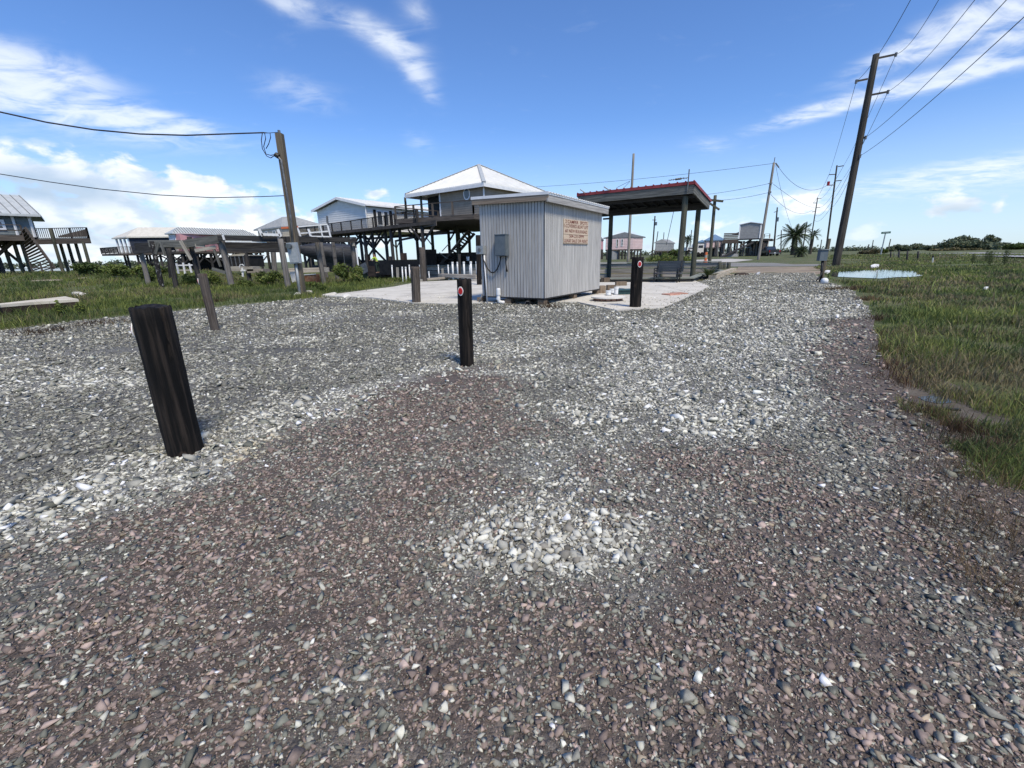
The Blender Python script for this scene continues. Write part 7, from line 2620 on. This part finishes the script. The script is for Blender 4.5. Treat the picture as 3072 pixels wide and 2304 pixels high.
for i, (px, py, s, lab) in enumerate([(2480, 821, 0.24, 'white plastic scrap beside the pedestal post'), (2622, 805, 0.42, 'white rag lying on the far bank of the puddle'), (2955, 872, 0.09, 'tiny white scrap in the right grass')]):
    p = GZ(px, py)
    me = bpy.data.meshes.new('litter')
    me.from_pydata([tuple(v * np.array([s, s * 0.6, s * 0.55])) for v in V], [], [tuple(f) for f in F])
    setp(put('litter', me, None, Matrix.Translation(p + Vector((0, 0, 0.08))), 'white_paint'), lab, 'litter')

# ---- street sign and guard posts by the highway
b_ = GZ(2642, 765)
t_ = Yp(2657, 697, b_.y)
o = thing('street_sign', 'green street name sign on a thin post by the highway', 'sign', b_)
MB().tube([b_, t_], 0.09, 8).obj('post', 'box_light', o)
c0, c1 = Yp(2644, 699, b_.y - 0.1), Yp(2672, 697, b_.y - 0.1)
bar('blade', c0, c1, 0.05, Yp(2657, 694.5, b_.y).z - Yp(2657, 700.5, b_.y).z, 'sign_green', o)
# the lettering on it is unreadable in the photo: only a pale band of illegible marks
bar('pale_print', c0 + (c1 - c0) * 0.14 + Vector((0, -0.03, 0)), c1 - (c1 - c0) * 0.14 + Vector((0, -0.03, 0)), 0.006, 0.09, 'box_light', o)
for i, (bx, by, ty, lab) in enumerate([(2673, 774, 755, 'leftmost short dark post beside the highway'), (2698, 775, 751, 'second short dark post from the left beside the highway'), (2723, 780, 753, 'third short dark post from the left beside the highway'),
                                       (2755, 779.5, 754, 'rightmost short dark post beside the highway')]):
    p = GZ(bx, by)
    o = pole('guard_post', p - Vector((0, 0, 0.4)), Yp(bx, ty, p.y), 0.085, 0.08, 'dark_post', None, 10, 3, 0.03)
    setp(o, lab, 'post', 'short dark posts beside the highway')
p = GZ(2797, 790)
o = thing('marker_stake', 'thin white marker stake with a dark top in the right grass', 'stake', p)
MB().tube([p, Yp(2799, 772, p.y)], 0.05, 8).obj('stake', 'trough_white', o)
MB().tube([Yp(2799, 772, p.y), Yp(2799.5, 766, p.y)], 0.075, 8).obj('top', 'dark_post', o)
a, b = GZ(2682, 772), GZ(2695, 772)
o = thing('wire_frame', 'small dark metal frame between the first two highway posts', 'frame', a)
for (x0, y0, x1, y1) in [(2682, 772, 2682, 757), (2694, 772, 2694, 757), (2682, 763, 2694, 762), (2682, 766, 2694, 765)]:
    MB().tube([Yp(x0, y0, a.y), Yp(x1, y1, a.y)], 0.03, 6).obj('bar', 'steel', o)

# ---- distant houses seen beyond the canal and street
def far_house(label, left, corner, right, ridge, Y, drop, wall_, roof_, extra=None, gable=False, legs=True, lift=2.2):
    """left/corner/right: eave photo points, corner nearest; ridge: apex photo point"""
    a = Yp(*corner, Y)
    z = a.z
    l, r = G(left[0], left[1], z), G(right[0], right[1], z)
    # keep lengths sane: sight lines near eye level run long
    for nm in ('l', 'r'):
        q = l if nm == 'l' else r
        d = q - a
        if d.length > 22 or d.length < 2 or (q - CAM_P).dot(a - CAM_P) < 0:
            sx = left if nm == 'l' else right
            q2 = Yp(sx[0], sx[1], Y + 5)
            d = Vector((q2.x - a.x, q2.y - a.y, 0))
        q = a + d
        if nm == 'l':
            l = q
        else:
            r = q
    o = thing('stilt_house', label, 'house', V3(a, 0), group='houses raised on pilings')
    f = l + (r - a)
    cx_ = (l + r) / 2
    az = zat(cx_, *ridge)
    dl, dr = (l - a), (r - a)
    ov = 0.4
    hip_roof('roof', o, [a, r, f, l], [V3(cx_, az)] if not gable else [V3((a + l) / 2, az), V3((r + f) / 2, az)], roof_, 0.2)
    s = 0.06
    ins = [a.lerp(f, s), r.lerp(l, s), f.lerp(a, s), l.lerp(r, s)]
    wall_box('body', o, ins, z - drop, z - 0.15, wall_, 0.3)
    if legs:
        pts = []
        for i in range(4):
            for j in range(3):
                p = a + (r - a) * (0.1 + 0.27 * i) + (l - a) * (0.1 + 0.4 * j)
                pts.append((p.x, p.y))
        stilts(o, pts, z - drop, 0.18, 'dark_post')
    MB().prism([(p.x, p.y) for p in ins], z - drop - 0.3, z - drop).obj('floor', 'deck_wood', o)
    return o, a, l, r, z


o, a, l, r, z = far_house('pale pink house with a grey shingle hip roof seen under the canopy', (1810, 713.5), (1903, 711), (1937, 710.5), (1879, 696), 92, 2.3, 'pale_pink', 'shingle')
window(o, l.lerp(r, 0.06), a.lerp(l.lerp(r, 0.06), 0.06), 0.58, 0.66, z - 1.7, z - 0.3)
window(o, l.lerp(r, 0.06), a.lerp(l.lerp(r, 0.06), 0.06), 0.40, 0.48, z - 1.9, z - 0.3, 'green_post')
window(o, l.lerp(r, 0.06), a.lerp(l.lerp(r, 0.06), 0.06), 0.08, 0.16, z - 1.8, z - 0.3, 'box_grey')
p_ = l.lerp(a, 0.05)
wall_box('ground_room', o, [l.lerp(r, 0.08), l.lerp(a, 0.3) + (r - a) * 0.08, l.lerp(a, 0.3) + (r - a) * 0.6, l + (r - a) * 0.6], 0.1, z - 2.4, 'mid_grey')
far_house('partly hidden salmon house with a dark roof behind the pink one', (1780, 718), (1803, 717.5), (1812, 717), (1799, 703), 105, 2.2, 'pink', 'shingle')
far_house('small grey gabled house with white eaves seen under the canopy', (1963, 727), (2005, 727.5), (2026, 727), (1984, 718.5), 100, 1.7, 'mid_grey', 'mid_grey', gable=True)
far_house('low house with a blue metal roof behind the tall cross arm pole', (2110, 722), (2168, 721), (2178, 719), (2152, 702.5), 115, 1.7, 'pale_pink', 'blue_roof')
far_house('small pale blue roofed hut right of the round headed palm', (2092, 725), (2114, 725), (2120, 724.5), (2108, 719), 120, 1.0, 'blue_grey', 'blue_roof')

# ---- grey gabled house with long deck and stairs
DG = 108.0
ga, gb_ = Yp(2221, 676, DG), Yp(2284, 671, DG - 2.3)
HG = thing('stilt_house', 'tall grey metal sided gable house with long timber deck beyond the street', 'house', V3(ga, 0), group='houses raised on pilings')
zt = (ga.z + gb_.z) / 2
ga, gb_ = V3(ga, zt), V3(gb_, zt)
gdx = (gb_ - ga).normalized()
gdy = Vector((-gdx.y, gdx.x, 0))
gw = (gb_ - ga).length
gz0 = Yp(2250, 716, DG).z
gap = Yp(2254, 668.5, DG)
body_ = wall_box('body', HG, [ga, gb_, gb_ + gdy * 7, ga + gdy * 7], gz0, zt, 'lap_grey')
for i in range(9):
    z = gz0 + (i + 0.5) * (zt - gz0) / 9
    bar('wall_sheet', V3(ga, z) - gdy * 0.03, V3(gb_, z) - gdy * 0.03, 0.03, (zt - gz0) / 9 - 0.02, 'lap_grey', body_)
mb = MB()
q = [ga - gdy * 0.05, gb_ - gdy * 0.05, V3((ga + gb_) / 2 - gdy * 0.05, gap.z - 0.15)]
q2 = [p + gdy * 0.1 for p in q]
mb.add(q + q2, [(0, 1, 2), (5, 4, 3), (0, 3, 4, 1), (1, 4, 5, 2), (2, 5, 3, 0)])
mb.obj('gable', 'lap_grey', HG)
apx = V3((ga + gb_) / 2, gap.z)
for e, s in ((ga - gdx * 0.2, 1), (gb_ + gdx * 0.2, -1)):
    vs = [e - gdy * 0.25, e + gdy * 7.2, apx + gdy * 7.2, apx - gdy * 0.25]
    if s < 0:
        vs = vs[::-1]
    mb = MB()
    mb.add(vs + [p + Vector((0, 0, 0.15)) for p in vs], [(3, 2, 1, 0), (4, 5, 6, 7)] + [(i, (i + 1) % 4, 4 + (i + 1) % 4, 4 + i) for i in range(4)])
    mb.obj('roof_slope', 'white_trim', HG)
for e in (ga, gb_):
    bar('corner_board', V3(e, gz0) - gdy * 0.06, V3(e, zt) - gdy * 0.06, 0.22, 0.1, 'white_trim', HG)
bar('sill_beam', V3(ga, gz0 - 0.15) - gdx * 0.2 - gdy * 0.1, V3(gb_, gz0 - 0.15) + gdx * 0.2 - gdy * 0.1, 0.15, 0.3, 'dark_beam', HG)
dl = V3(Yp(2170, 722, DG), gz0 - 0.4)
MB().prism([(p.x, p.y) for p in (dl, V3(ga, 0), V3(ga, 0) + gdy * 6, dl + gdy * 6)], gz0 - 0.9, gz0 - 0.4).obj('deck', 'deck_wood', HG)
bar('deck_rim', V3(dl, gz0 - 0.62) - gdy * 0.1, V3(ga, gz0 - 0.62) - gdy * 0.1, 0.1, 0.75, 'deck_wood', HG)
for i in range(5):
    z = gz0 - 0.15 + i * 0.34
    bar('deck_board', V3(dl, z) - gdy * 0.05, V3(ga, z) - gdy * 0.05 - gdx * 0.2, 0.06, 0.27, 'deck_wood', HG)
mb = MB()
vs = [V3(Yp(2195, 704, DG + 3), Yp(2195, 704, DG + 3).z), V3(ga, Yp(2220, 704, DG).z) + gdy * 3, V3(ga, Yp(2220, 692, DG).z) + gdy * 3]
mb.add(vs + [p + gdy * 3 for p in vs], [(0, 1, 2), (5, 4, 3), (0, 3, 4, 1), (1, 4, 5, 2), (2, 5, 3, 0)])
mb.obj('side_roof', 'tan_roof', HG)
GPs = []
for i in range(15):
    p = V3(Yp(2141 + i * 9.6, 760, DG), 0) + gdy * (0.3 if i % 2 else 2.0)
    GPs.append((p.x, p.y))
stilts(HG, GPs, gz0 - 0.5, 0.25, 'grey_post')
bar('cross_brace', Yp(2219, 738, DG - 0.6), Yp(2256, 718, DG - 0.6), 0.15, 0.35, 'deck_wood', HG)
wall_box('dark_room', HG, [Vector((*GPs[10], 0)), Vector((*GPs[14], 0)), Vector((*GPs[14], 0)) + gdy * 6, Vector((*GPs[10], 0)) + gdy * 6], 0.3, gz0 - 0.5, 'dark')
for (x0, y0, x1, y1) in [(2233, 744, 2233, 767), (2253, 744, 2253, 767), (2232, 743, 2254, 743)]:
    bar('door_frame', Yp(x0, y0, DG - 0.4), Yp(x1, y1, DG - 0.4), 0.1, 0.16, 'blue_grey', HG)
# wide timber stairs on its right end
sa, sb = Yp(2290, 716, DG - 1), Yp(2304, 716, DG - 1)
ca_, cb_ = Yp(2282, 768, DG - 7), Yp(2303, 768, DG - 7)
for i in range(14):
    t = (i + 0.5) / 14
    bar('stair_tread', sa.lerp(ca_, t), sb.lerp(cb_, t), 0.5, 0.30, 'deck_wood', HG)
bar('stair_rail', Yp(2311, 706, DG - 1), Yp(2300, 752, DG - 7), 0.12, 0.25, 'light_wood', HG)
railing(HG, [Yp(2292, 715, DG + 2), Yp(2308, 714, DG + 2)], 1.0, 'deck_wood', 1.0, 0, True, 0.14)
MB().prism([(p.x, p.y) for p in (V3(gb_, 0), V3(gb_, 0) + gdx * 2.6, V3(gb_, 0) + gdx * 2.6 + gdy * 8, V3(gb_, 0) + gdy * 8)], gz0 - 0.6, gz0 - 0.2).obj('deck', 'deck_wood', HG)
GW = thing('gangway', 'dark sloping timber gangway leaning up to the grey gable house', 'gangway', V3(Yp(2152, 776, DG - 14), 0.3))
bar('walk_beam', Yp(2152, 777, DG - 14), Yp(2258, 728, DG - 2), 0.5, 0.24, 'dark_beam', GW)
bar('walk_beam', Yp(2152, 778, DG - 15), Yp(2205, 757, DG - 8), 0.3, 0.3, 'dark_beam', GW)
o = MB().prism([(p.x, p.y) for p in (Yp(2165, 775, 98), Yp(2212, 772, 100), Yp(2214, 772, 104), Yp(2175, 773, 104))], 0.45, 1.1).obj('boat_hull', 'mid_grey')
setp(o, 'small pale grey skiff hull on the drive under the gable house', 'boat')

# ---- pickup truck seen from behind
def truck():
    p = GZ(2322, 768)
    D = 96.0
    p = Yp(2322, 768, D)
    p.z = gz1(p.x, p.y) + 0.02
    o = thing('pickup_truck', 'black pickup truck parked facing away on the grass beyond the street', 'truck', p, math.radians(-12))
    m = WM[o.name]
    k = 1.12

    def B(name, c, d, mat, par=None):
        return MB().box((c[0] * k, c[1] * k, c[2] * k), (d[0] * k, d[1] * k, d[2] * k)).obj(name, mat, par or o, m)
    bd = MB()
    bd.prism([(-0.98 * k, 0), (0.98 * k, 0), (0.98 * k, 5.6 * k), (-0.98 * k, 5.6 * k)], 0.55 * k, [1.02 * k] * 2 + [1.0 * k] * 2)
    body2 = bd.obj('body', 'black_paint', o, m)
    cab = MB()
    cab.add([(-0.93 * k, 1.9 * k, 1.0 * k), (0.93 * k, 1.9 * k, 1.0 * k), (0.93 * k, 4.2 * k, 1.0 * k), (-0.93 * k, 4.2 * k, 1.0 * k), (-0.72 * k, 2.15 * k, 1.78 * k), (0.72 * k, 2.15 * k, 1.78 * k), (0.72 * k, 3.3 * k, 1.78 * k), (-0.72 * k, 3.3 * k, 1.78 * k)],
            [(4, 5, 6, 7), (0, 1, 5, 4), (1, 2, 6, 5), (2, 3, 7, 6), (3, 0, 4, 7), (3, 2, 1, 0)])
    cb = cab.obj('cab', 'black_paint', o, m)
    MB().add([tuple(x * k for x in v) for v in [(-0.74, 1.98, 1.16), (0.74, 1.98, 1.16), (0.64, 2.11, 1.68), (-0.64, 2.11, 1.68), (-0.74, 1.955, 1.16), (0.74, 1.955, 1.16), (0.64, 2.085, 1.68), (-0.64, 2.085, 1.68)]],
             [(4, 5, 6, 7), (3, 2, 1, 0), (0, 1, 5, 4), (1, 2, 6, 5), (2, 3, 7, 6), (3, 0, 4, 7)]).obj('rear_window', 'glass', cb, m)
    B('tailgate', (0, -0.03, 0.86), (1.55, 0.06, 0.42), 'black_paint')
    B('bumper', (0, -0.12, 0.52), (1.9, 0.2, 0.18), 'steel')
    B('number_plate', (0, -0.235, 0.56), (0.34, 0.02, 0.14), 'white_trim')
    for s in (-1, 1):
        B('tail_light', (s * 0.88, -0.035, 0.88), (0.16, 0.07, 0.36), 'red_lamp')
        B('mirror', (s * 1.10, 3.6, 1.18), (0.2, 0.12, 0.2), 'black_paint')
        for y in (0.95, 4.5):
            w = MB().tube([m @ Vector((s * 0.98 * k, y * k, 0.40 * k)), m @ Vector((s * 0.72 * k, y * k, 0.40 * k))], 0.40 * k, 18).obj('wheel', 'tire', o)
            MB().tube([m @ Vector((s * 0.99 * k, y * k, 0.40 * k)), m @ Vector((s * 0.95 * k, y * k, 0.40 * k))], 0.24 * k, 14).obj('rim', 'steel', w)


truck()
# orange marker and pale panel by the street
p = Yp(2116, 786, 62)
p.z = gz1(p.x, p.y)
o = thing('delineator', 'orange and white delineator post at the street behind the canopy', 'marker', p)
zz = Yp(2116, 756, 62).z
for i in range(4):
    MB().tube([Vector((p.x, p.y, p.z + (zz - p.z) * i / 4)), Vector((p.x, p.y, p.z + (zz - p.z) * (i + 1) / 4 - 0.02))], 0.17 if i else 0.26, 10).obj('band', 'orange' if i != 2 else 'light_wood', o)
c = Yp(2111, 745, 118)
for px0, px1, y0, y1, lab in [(2088, 2107, 732, 765, 'white box trailer parked left of the blue roofed hut'), (2058, 2086, 742, 757, 'low white van far behind the canopy posts')]:
    a_, b_ = Yp(px0, y1, 118), Yp(px1, y1, 118)
    z0, z1 = a_.z + 0.4, Yp(px0, y0, 118).z
    o = thing('box_trailer' if px0 > 2080 else 'white_van', lab, 'trailer' if px0 > 2080 else 'van', V3(a_, 0.3))
    MB().box(((a_.x + b_.x) / 2, 119.5, (z0 + z1) / 2), (b_.x - a_.x, 4, z1 - z0)).obj('body', 'white_paint', o)
    MB().box(((a_.x + b_.x) / 2, 117.47, z0 + (z1 - z0) * 0.72), ((b_.x - a_.x) * 0.7, 0.05, (z1 - z0) * 0.25)).obj('window', 'glass', o)
    for s in (0.2, 0.8):
        x = a_.x + (b_.x - a_.x) * s
        MB().tube([Vector((x, 117.4, z0 - 0.05)), Vector((x, 117.8, z0 - 0.05))], 0.38, 12).obj('wheel', 'tire', o)
p = Yp(2026, 775, 40)


# ================================================================== PALMS, SHRUBS, TREES
def leaves_mesh(name, blobs, n, size, pal_, seed, flat=0.0, aspect=0.5):
    """leaf faces spread through several soft lumps (x, y, z, rx, ry, rz)"""
    r = np.random.default_rng(seed)
    B = np.array(blobs, float)
    vol = (B[:, 3] * B[:, 4] * B[:, 5]) ** 0.75
    ids = r.choice(len(B), n, p=vol / vol.sum())
    d = r.normal(size=(n, 3))
    d /= np.linalg.norm(d, axis=1)[:, None]
    rad = r.random(n) ** 0.42 * r.uniform(0.75, 1.12, n)
    c = B[ids, :3] + d * rad[:, None] * B[ids, 3:]
    # gaps: drop leaves where a coarse noise is low
    w = vnoise(c[:, 0] * 1.1 / size * 0.12 + 7, (c[:, 2] + c[:, 1]) * 1.1 / size * 0.12, seed)
    c = c[w > 0.30]
    n = len(c)
    a = r.normal(size=(n, 3)) + np.array([0, 0, -flat])
    a /= np.linalg.norm(a, axis=1)[:, None]
    b = np.cross(a, r.normal(size=(n, 3)))
    b /= np.linalg.norm(b, axis=1)[:, None]
    s = size * np.exp(r.normal(0, 0.3, n))[:, None]
    V = np.stack([c - a * s, c + b * s * aspect, c + a * s, c - b * s * aspect], 1).reshape(-1, 3)
    L = np.arange(4 * n)
    g = vnoise(c[:, 0] * 0.9 / size * 0.2, c[:, 2] * 0.9 / size * 0.2 + c[:, 1], seed + 3)[:, None]
    p = np.array(pal_)
    col = p[0] + (p[1] - p[0]) * np.clip(g + r.normal(0, 0.18, (n, 1)), 0, 1)
    dry = r.random(n) < 0.05
    col[dry] = p[2]
    me = npmesh(name, V, L, np.full(n, 4), np.repeat(col, 4, 0))
    me.materials.append(M['leaf'])
    return me


GRN = [(0.05, 0.078, 0.022), (0.125, 0.165, 0.045), (0.15, 0.13, 0.05)]
YGRN = [(0.07, 0.10, 0.024), (0.18, 0.22, 0.055), (0.18, 0.15, 0.06)]
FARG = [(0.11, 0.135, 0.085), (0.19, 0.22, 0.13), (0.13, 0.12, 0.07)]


def shrub(label, px, by, wpx, ty, Y=None, n=2600, leaf=0.06, pal_=GRN, seed=1, grp='bushes growing along the left bank', name='bush', lumps=7, cat='bush', trunk=True, stems=5):
    b = GZ(px, by) if Y is None else Yp(px, by, Y)
    z = gz1(b.x, b.y) if Y is not None else b.z
    if Y is not None and z < -0.1:
        z = 0.0
    b = Vector((b.x, b.y, z))
    h = Yp(px, ty, b.y).z - z
    w = abs(Yp(px + wpx / 2, by, b.y).x - Yp(px - wpx / 2, by, b.y).x)
    o = thing(name, label, cat, b, group=grp)
    r = np.random.default_rng(seed)
    bl = []
    for i in range(lumps):
        u = r.uniform(-0.36, 0.36)
        hh = h * r.uniform(0.25, 0.72) * (1 - abs(u) * 0.7)
        bl.append((b.x + u * w, b.y + r.uniform(-0.25, 0.25) * w, b.z + hh, w * r.uniform(0.14, 0.26), w * r.uniform(0.14, 0.26), min(h * r.uniform(0.2, 0.34), h - hh)))
    me = leaves_mesh('foliage', bl, n, leaf, pal_, seed)
    put('foliage', me, o)
    if trunk:
        for i in range(stems):
            q = bl[i % lumps]
            MB().tube([b + Vector((r.uniform(-.1, .1) * w, 0, -0.1)), b.lerp(Vector(q[:3]), 0.5) + Vector((r.uniform(-.05, .05), 0, 0)), Vector(q[:3])], [0.03 * h / 2 + 0.012, 0.02 * h / 2 + 0.01, 0.008], 6).obj('stem', 'twig', o, smooth=True)
    return o


shrub('big rounded green bush under the navy house by the pilings', 385, 845, 130, 775, 33, 5200, 0.09, YGRN, 11)
shrub('feathery dark bush left of the big rounded one by the left house', 305, 838, 110, 778, 36, 4200, 0.09, GRN, 12)
shrub('low scrub right of the first grey piling', 440, 850, 60, 800, 30, 1600, 0.07, GRN, 13)
shrub('dark scrub between the barnacled and dark pilings', 560, 860, 60, 815, 27.5, 1500, 0.06, GRN, 14)
shrub('leafy weeds between the fourth and fifth leaning pilings', 640, 862, 70, 815, 26.5, 2200, 0.05, YGRN, 15)
shrub('tall yellow green bush beside the rough grey piling left of the meter pole', 815, 860, 95, 800, 26.0, 4200, 0.055, YGRN, 16)
shrub('low weeds at the foot of the thin dark piling', 735, 865, 60, 838, 25.0, 1500, 0.05, YGRN, 17)
shrub('bright green bush at the right end of the derelict pier', 1040, 862, 105, 782, 27.0, 5200, 0.06, YGRN, 18)
shrub('small green bush on the slab edge right of the meter pole', 962, 884, 46, 846, 20.5, 1500, 0.04, GRN, 19)
shrub('low weeds behind the meter pole', 930, 866, 80, 838, 24.0, 1900, 0.05, YGRN, 20)
shrub('weeds around the leftmost white pipes', 1200, 850, 90, 826, 29.0, 1600, 0.05, YGRN, 21)
shrub('upright weed clump in front of the old cream slab', 182, 930, 30, 890, 12.2, 500, 0.035, YGRN, 22, stems=7)
shrub('small leafy weed right of the old cream slab', 238, 925, 26, 898, 12.6, 420, 0.035, YGRN, 23)
shrub('dark reddish scrub behind the left leaning pilings', 470, 836, 90, 790, 36, 2200, 0.08, GRN, 24)
GR2 = 'roadside trees and bushes beyond the highway'
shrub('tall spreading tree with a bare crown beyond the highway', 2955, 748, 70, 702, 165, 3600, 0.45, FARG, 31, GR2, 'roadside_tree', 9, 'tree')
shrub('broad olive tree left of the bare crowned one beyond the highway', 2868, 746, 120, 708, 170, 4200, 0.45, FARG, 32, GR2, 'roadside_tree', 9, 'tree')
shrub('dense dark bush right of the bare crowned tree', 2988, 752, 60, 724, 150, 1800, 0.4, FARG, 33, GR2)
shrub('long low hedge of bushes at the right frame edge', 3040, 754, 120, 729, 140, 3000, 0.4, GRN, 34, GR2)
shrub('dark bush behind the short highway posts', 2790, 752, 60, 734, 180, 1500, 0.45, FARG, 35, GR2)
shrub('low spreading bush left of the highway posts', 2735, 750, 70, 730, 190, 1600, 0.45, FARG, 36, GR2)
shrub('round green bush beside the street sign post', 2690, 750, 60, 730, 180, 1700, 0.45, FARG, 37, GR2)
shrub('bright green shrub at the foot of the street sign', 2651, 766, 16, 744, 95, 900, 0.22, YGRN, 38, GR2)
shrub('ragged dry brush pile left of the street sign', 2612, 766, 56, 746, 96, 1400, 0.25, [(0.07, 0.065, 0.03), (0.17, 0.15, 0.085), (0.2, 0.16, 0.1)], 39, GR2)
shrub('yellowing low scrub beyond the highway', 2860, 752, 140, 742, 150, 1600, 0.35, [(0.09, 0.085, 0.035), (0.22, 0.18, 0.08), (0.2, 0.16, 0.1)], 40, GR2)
shrub('overgrown green bank behind the bench across the canal', 1990, 782, 150, 755, 52, 2600, 0.12, YGRN, 41, 'greenery across the canal')
shrub('low bush below the pale pink house across the canal', 2010, 765, 70, 742, 80, 1600, 0.16, GRN, 42, 'greenery across the canal')
# far dark tree lines
def treeline(label, x0, x1, yb0, yb1, h, Y0, Y1, n, seed):
    r = np.random.default_rng(seed)
    bl = []
    for i in range(60):
        t = (i + r.random()) / 60
        p = Yp(x0 + (x1 - x0) * t, yb0 + (yb1 - yb0) * t, Y0 + (Y1 - Y0) * t)
        hh = h * r.uniform(0.6, 1.15)
        bl.append((p.x, p.y, hh * 0.35, abs(Yp(x1, yb1, Y1).x - Yp(x0, yb0, Y0).x) / 50, 6, hh * 0.62))
    me = leaves_mesh('treeline', bl, n, h * 0.16, FARG, seed)
    setp(put('treeline', me), label, kind='stuff')


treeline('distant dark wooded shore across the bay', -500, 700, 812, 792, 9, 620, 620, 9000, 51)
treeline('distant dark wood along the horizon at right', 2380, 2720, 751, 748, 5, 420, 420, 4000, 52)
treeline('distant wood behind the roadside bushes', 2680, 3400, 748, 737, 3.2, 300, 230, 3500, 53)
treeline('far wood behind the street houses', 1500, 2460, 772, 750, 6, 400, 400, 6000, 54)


def frond_mesh(L, droop, nl, lw, ll, seed, fold=0.35, gcol=((0.03, 0.05, 0.022), (0.075, 0.10, 0.045))):
    """one arching feather leaf along +x, base at the origin"""
    r = np.random.default_rng(seed)
    V, F, C = [], [], []

    def sp_(t):
        return np.array([L * t * (1 - 0.12 * t), 0, L * (0.42 * t - droop * t * t)])
    # rachis
    for i in range(8):
        p, q = sp_(i / 8), sp_((i + 1) / 8)
        w0, w1 = 0.035 * L / 3 * (1 - i / 9), 0.035 * L / 3 * (1 - (i + 1) / 9)
        b = len(V)
        V += [p + [0, -w0, 0], p + [0, w0, 0], q + [0, w1, 0], q + [0, -w1, 0]]
        F.append((b, b + 1, b + 2, b + 3))
        C += [(0.11, 0.11, 0.05)] * 4
    for i in range(nl):
        t = 0.12 + 0.88 * (i + 0.5) / nl
        p = sp_(t)
        d = sp_(min(t + 0.02, 1)) - sp_(t - 0.02)
        d /= np.linalg.norm(d)
        l = ll * math.sin(math.pi * min(1, 0.18 + 0.80 * t)) ** 0.7
        for s in (-1, 1):
            e = p + d * l * 0.62 + np.array([0, s * l * 0.72, 0]) + np.array([0, 0, -fold * l * r.uniform(0.5, 1.4)])
            wv = d * lw
            b = len(V)
            V += [p - wv * 0.5, p + wv * 0.5, e]
            F.append((b, b + 1, b + 2))
            g = np.clip(r.uniform(0, 1), 0, 1)
            c_ = np.array(gcol[0]) * (1 - g) + np.array(gcol[1]) * g
            C += [tuple(c_)] * 3
    L_ = np.concatenate([np.array(f) for f in F])
    me = npmesh('frond', np.array(V), L_, [len(f) for f in F], np.array(C))
    me.materials.append(M['leaf'])
    return me


def palm(label, b, h, fl, n, seed, r0=0.35, fan=False, lean=(0, 0)):
    o = thing('palm_tree', label, 'palm', b, group='palms beyond the street')
    r = random.Random(seed)
    top = b + Vector((lean[0], lean[1], h))
    m, L = bar_m(b - Vector((0, 0, 0.3)), top)
    pole('trunk', b - Vector((0, 0, 0.3)), top, r0 * 1.15, r0 * 0.9, 'trunk', o, 12, 14, 0.10)
    ms = [frond_mesh(fl, dr, 26, 0.10 * fl / 3, fl * 0.26, seed + i) for i, dr in enumerate((0.25, 0.50, 0.78, 1.05))]
    for i in range(n):
        t = i / n
        el = math.radians(78 - 95 * t)
        az = i * 2.39996
        k = 0 if el > 0.7 else 1 if el > 0.1 else 2 if el > -0.15 else 3
        s = r.uniform(0.85, 1.1)
        mm = Matrix.Translation(top - Vector((0, 0, 0.05))) @ Matrix.Rotation(az, 4, 'Z') @ Matrix.Rotation(-el * 0.72 + 0.25, 4, 'Y') @ Matrix.Scale(s, 4)
        put('frond', ms[k], o, mm)
    return o


pb_ = Yp(2380, 762, 112)
pb_.z = gz1(pb_.x, pb_.y)
ct = Yp(2386, 709, 112)
palm('big feather palm with arching fronds on the grass beyond the street', pb_, ct.z - pb_.z, 4.3, 46, 5, 0.62, lean=(ct.x - pb_.x, 0))
pb_ = Yp(2431, 758, 128)
pb_.z = gz1(pb_.x, pb_.y)
ct = Yp(2440, 705, 128)
palm('slim ragged palm leaning against the third utility pole', pb_, ct.z - pb_.z, 2.4, 26, 6, 0.32, lean=(ct.x - pb_.x, 0))
pb_ = Yp(2059, 758, 118)
pb_.z = gz1(pb_.x, pb_.y)
ct = Yp(2062, 719, 118)
palm('round headed palm with a hanging skirt seen between canopy posts', pb_, ct.z - pb_.z, 1.9, 40, 7, 0.22)
pb_ = Yp(2398, 776, 78)
pb_.z = gz1(pb_.x, pb_.y)
o = palm('low bushy sago palm in a mound beside the street', pb_, 0.9, 1.7, 44, 8, 0.4)
pb_ = G(2125, 838)
o = thing('palmetto', 'small spiky palmetto clump by the canopy post and dirt drive', 'plant', pb_)
pm = frond_mesh(0.9, 0.35, 9, 0.05, 0.35, 77, 0.1, ((0.035, 0.055, 0.02), (0.09, 0.12, 0.04)))
for i in range(26):
    put('frond', pm, o, Matrix.Translation(pb_ + Vector((0, 0, 0.05))) @ Matrix.Rotation(i * 2.4, 4, 'Z') @ Matrix.Rotation(-0.2 - 0.9 * rnd.random(), 4, 'Y') @ Matrix.Scale(rnd.uniform(0.6, 1.0), 4))
# tall upright weeds in the right grass
pm2 = frond_mesh(0.7, 0.05, 8, 0.03, 0.16, 78, 0.1, ((0.05, 0.07, 0.025), (0.11, 0.13, 0.05)))
for i, (px, py, s) in enumerate([(2965, 800, 1.0), (3010, 800, 1.1), (2955, 790, 0.9), (2915, 795, 0.8)]):
    p = GZ(px, py)
    o = thing('tall_weed', ['leftmost', 'second', 'third', 'rightmost'][[3, 0, 2, 1].index(i) if False else i] + ' tall dark weed rising above the right grass near the highway' if False else
              ['tall dark weed in the right grass, nearer of the middle pair', 'rightmost tall dark weed in the right grass', 'tall dark weed in the right grass, further of the middle pair', 'leftmost tall dark weed in the right grass'][i], 'weed', p, group='tall weeds in the right grass')
    for j in range(7):
        put('stalk', pm2, o, Matrix.Translation(p) @ Matrix.Rotation(j * 0.9, 4, 'Z') @ Matrix.Rotation(-1.25 + 0.06 * j, 4, 'Y') @ Matrix.Scale(1.6 * s, 4))
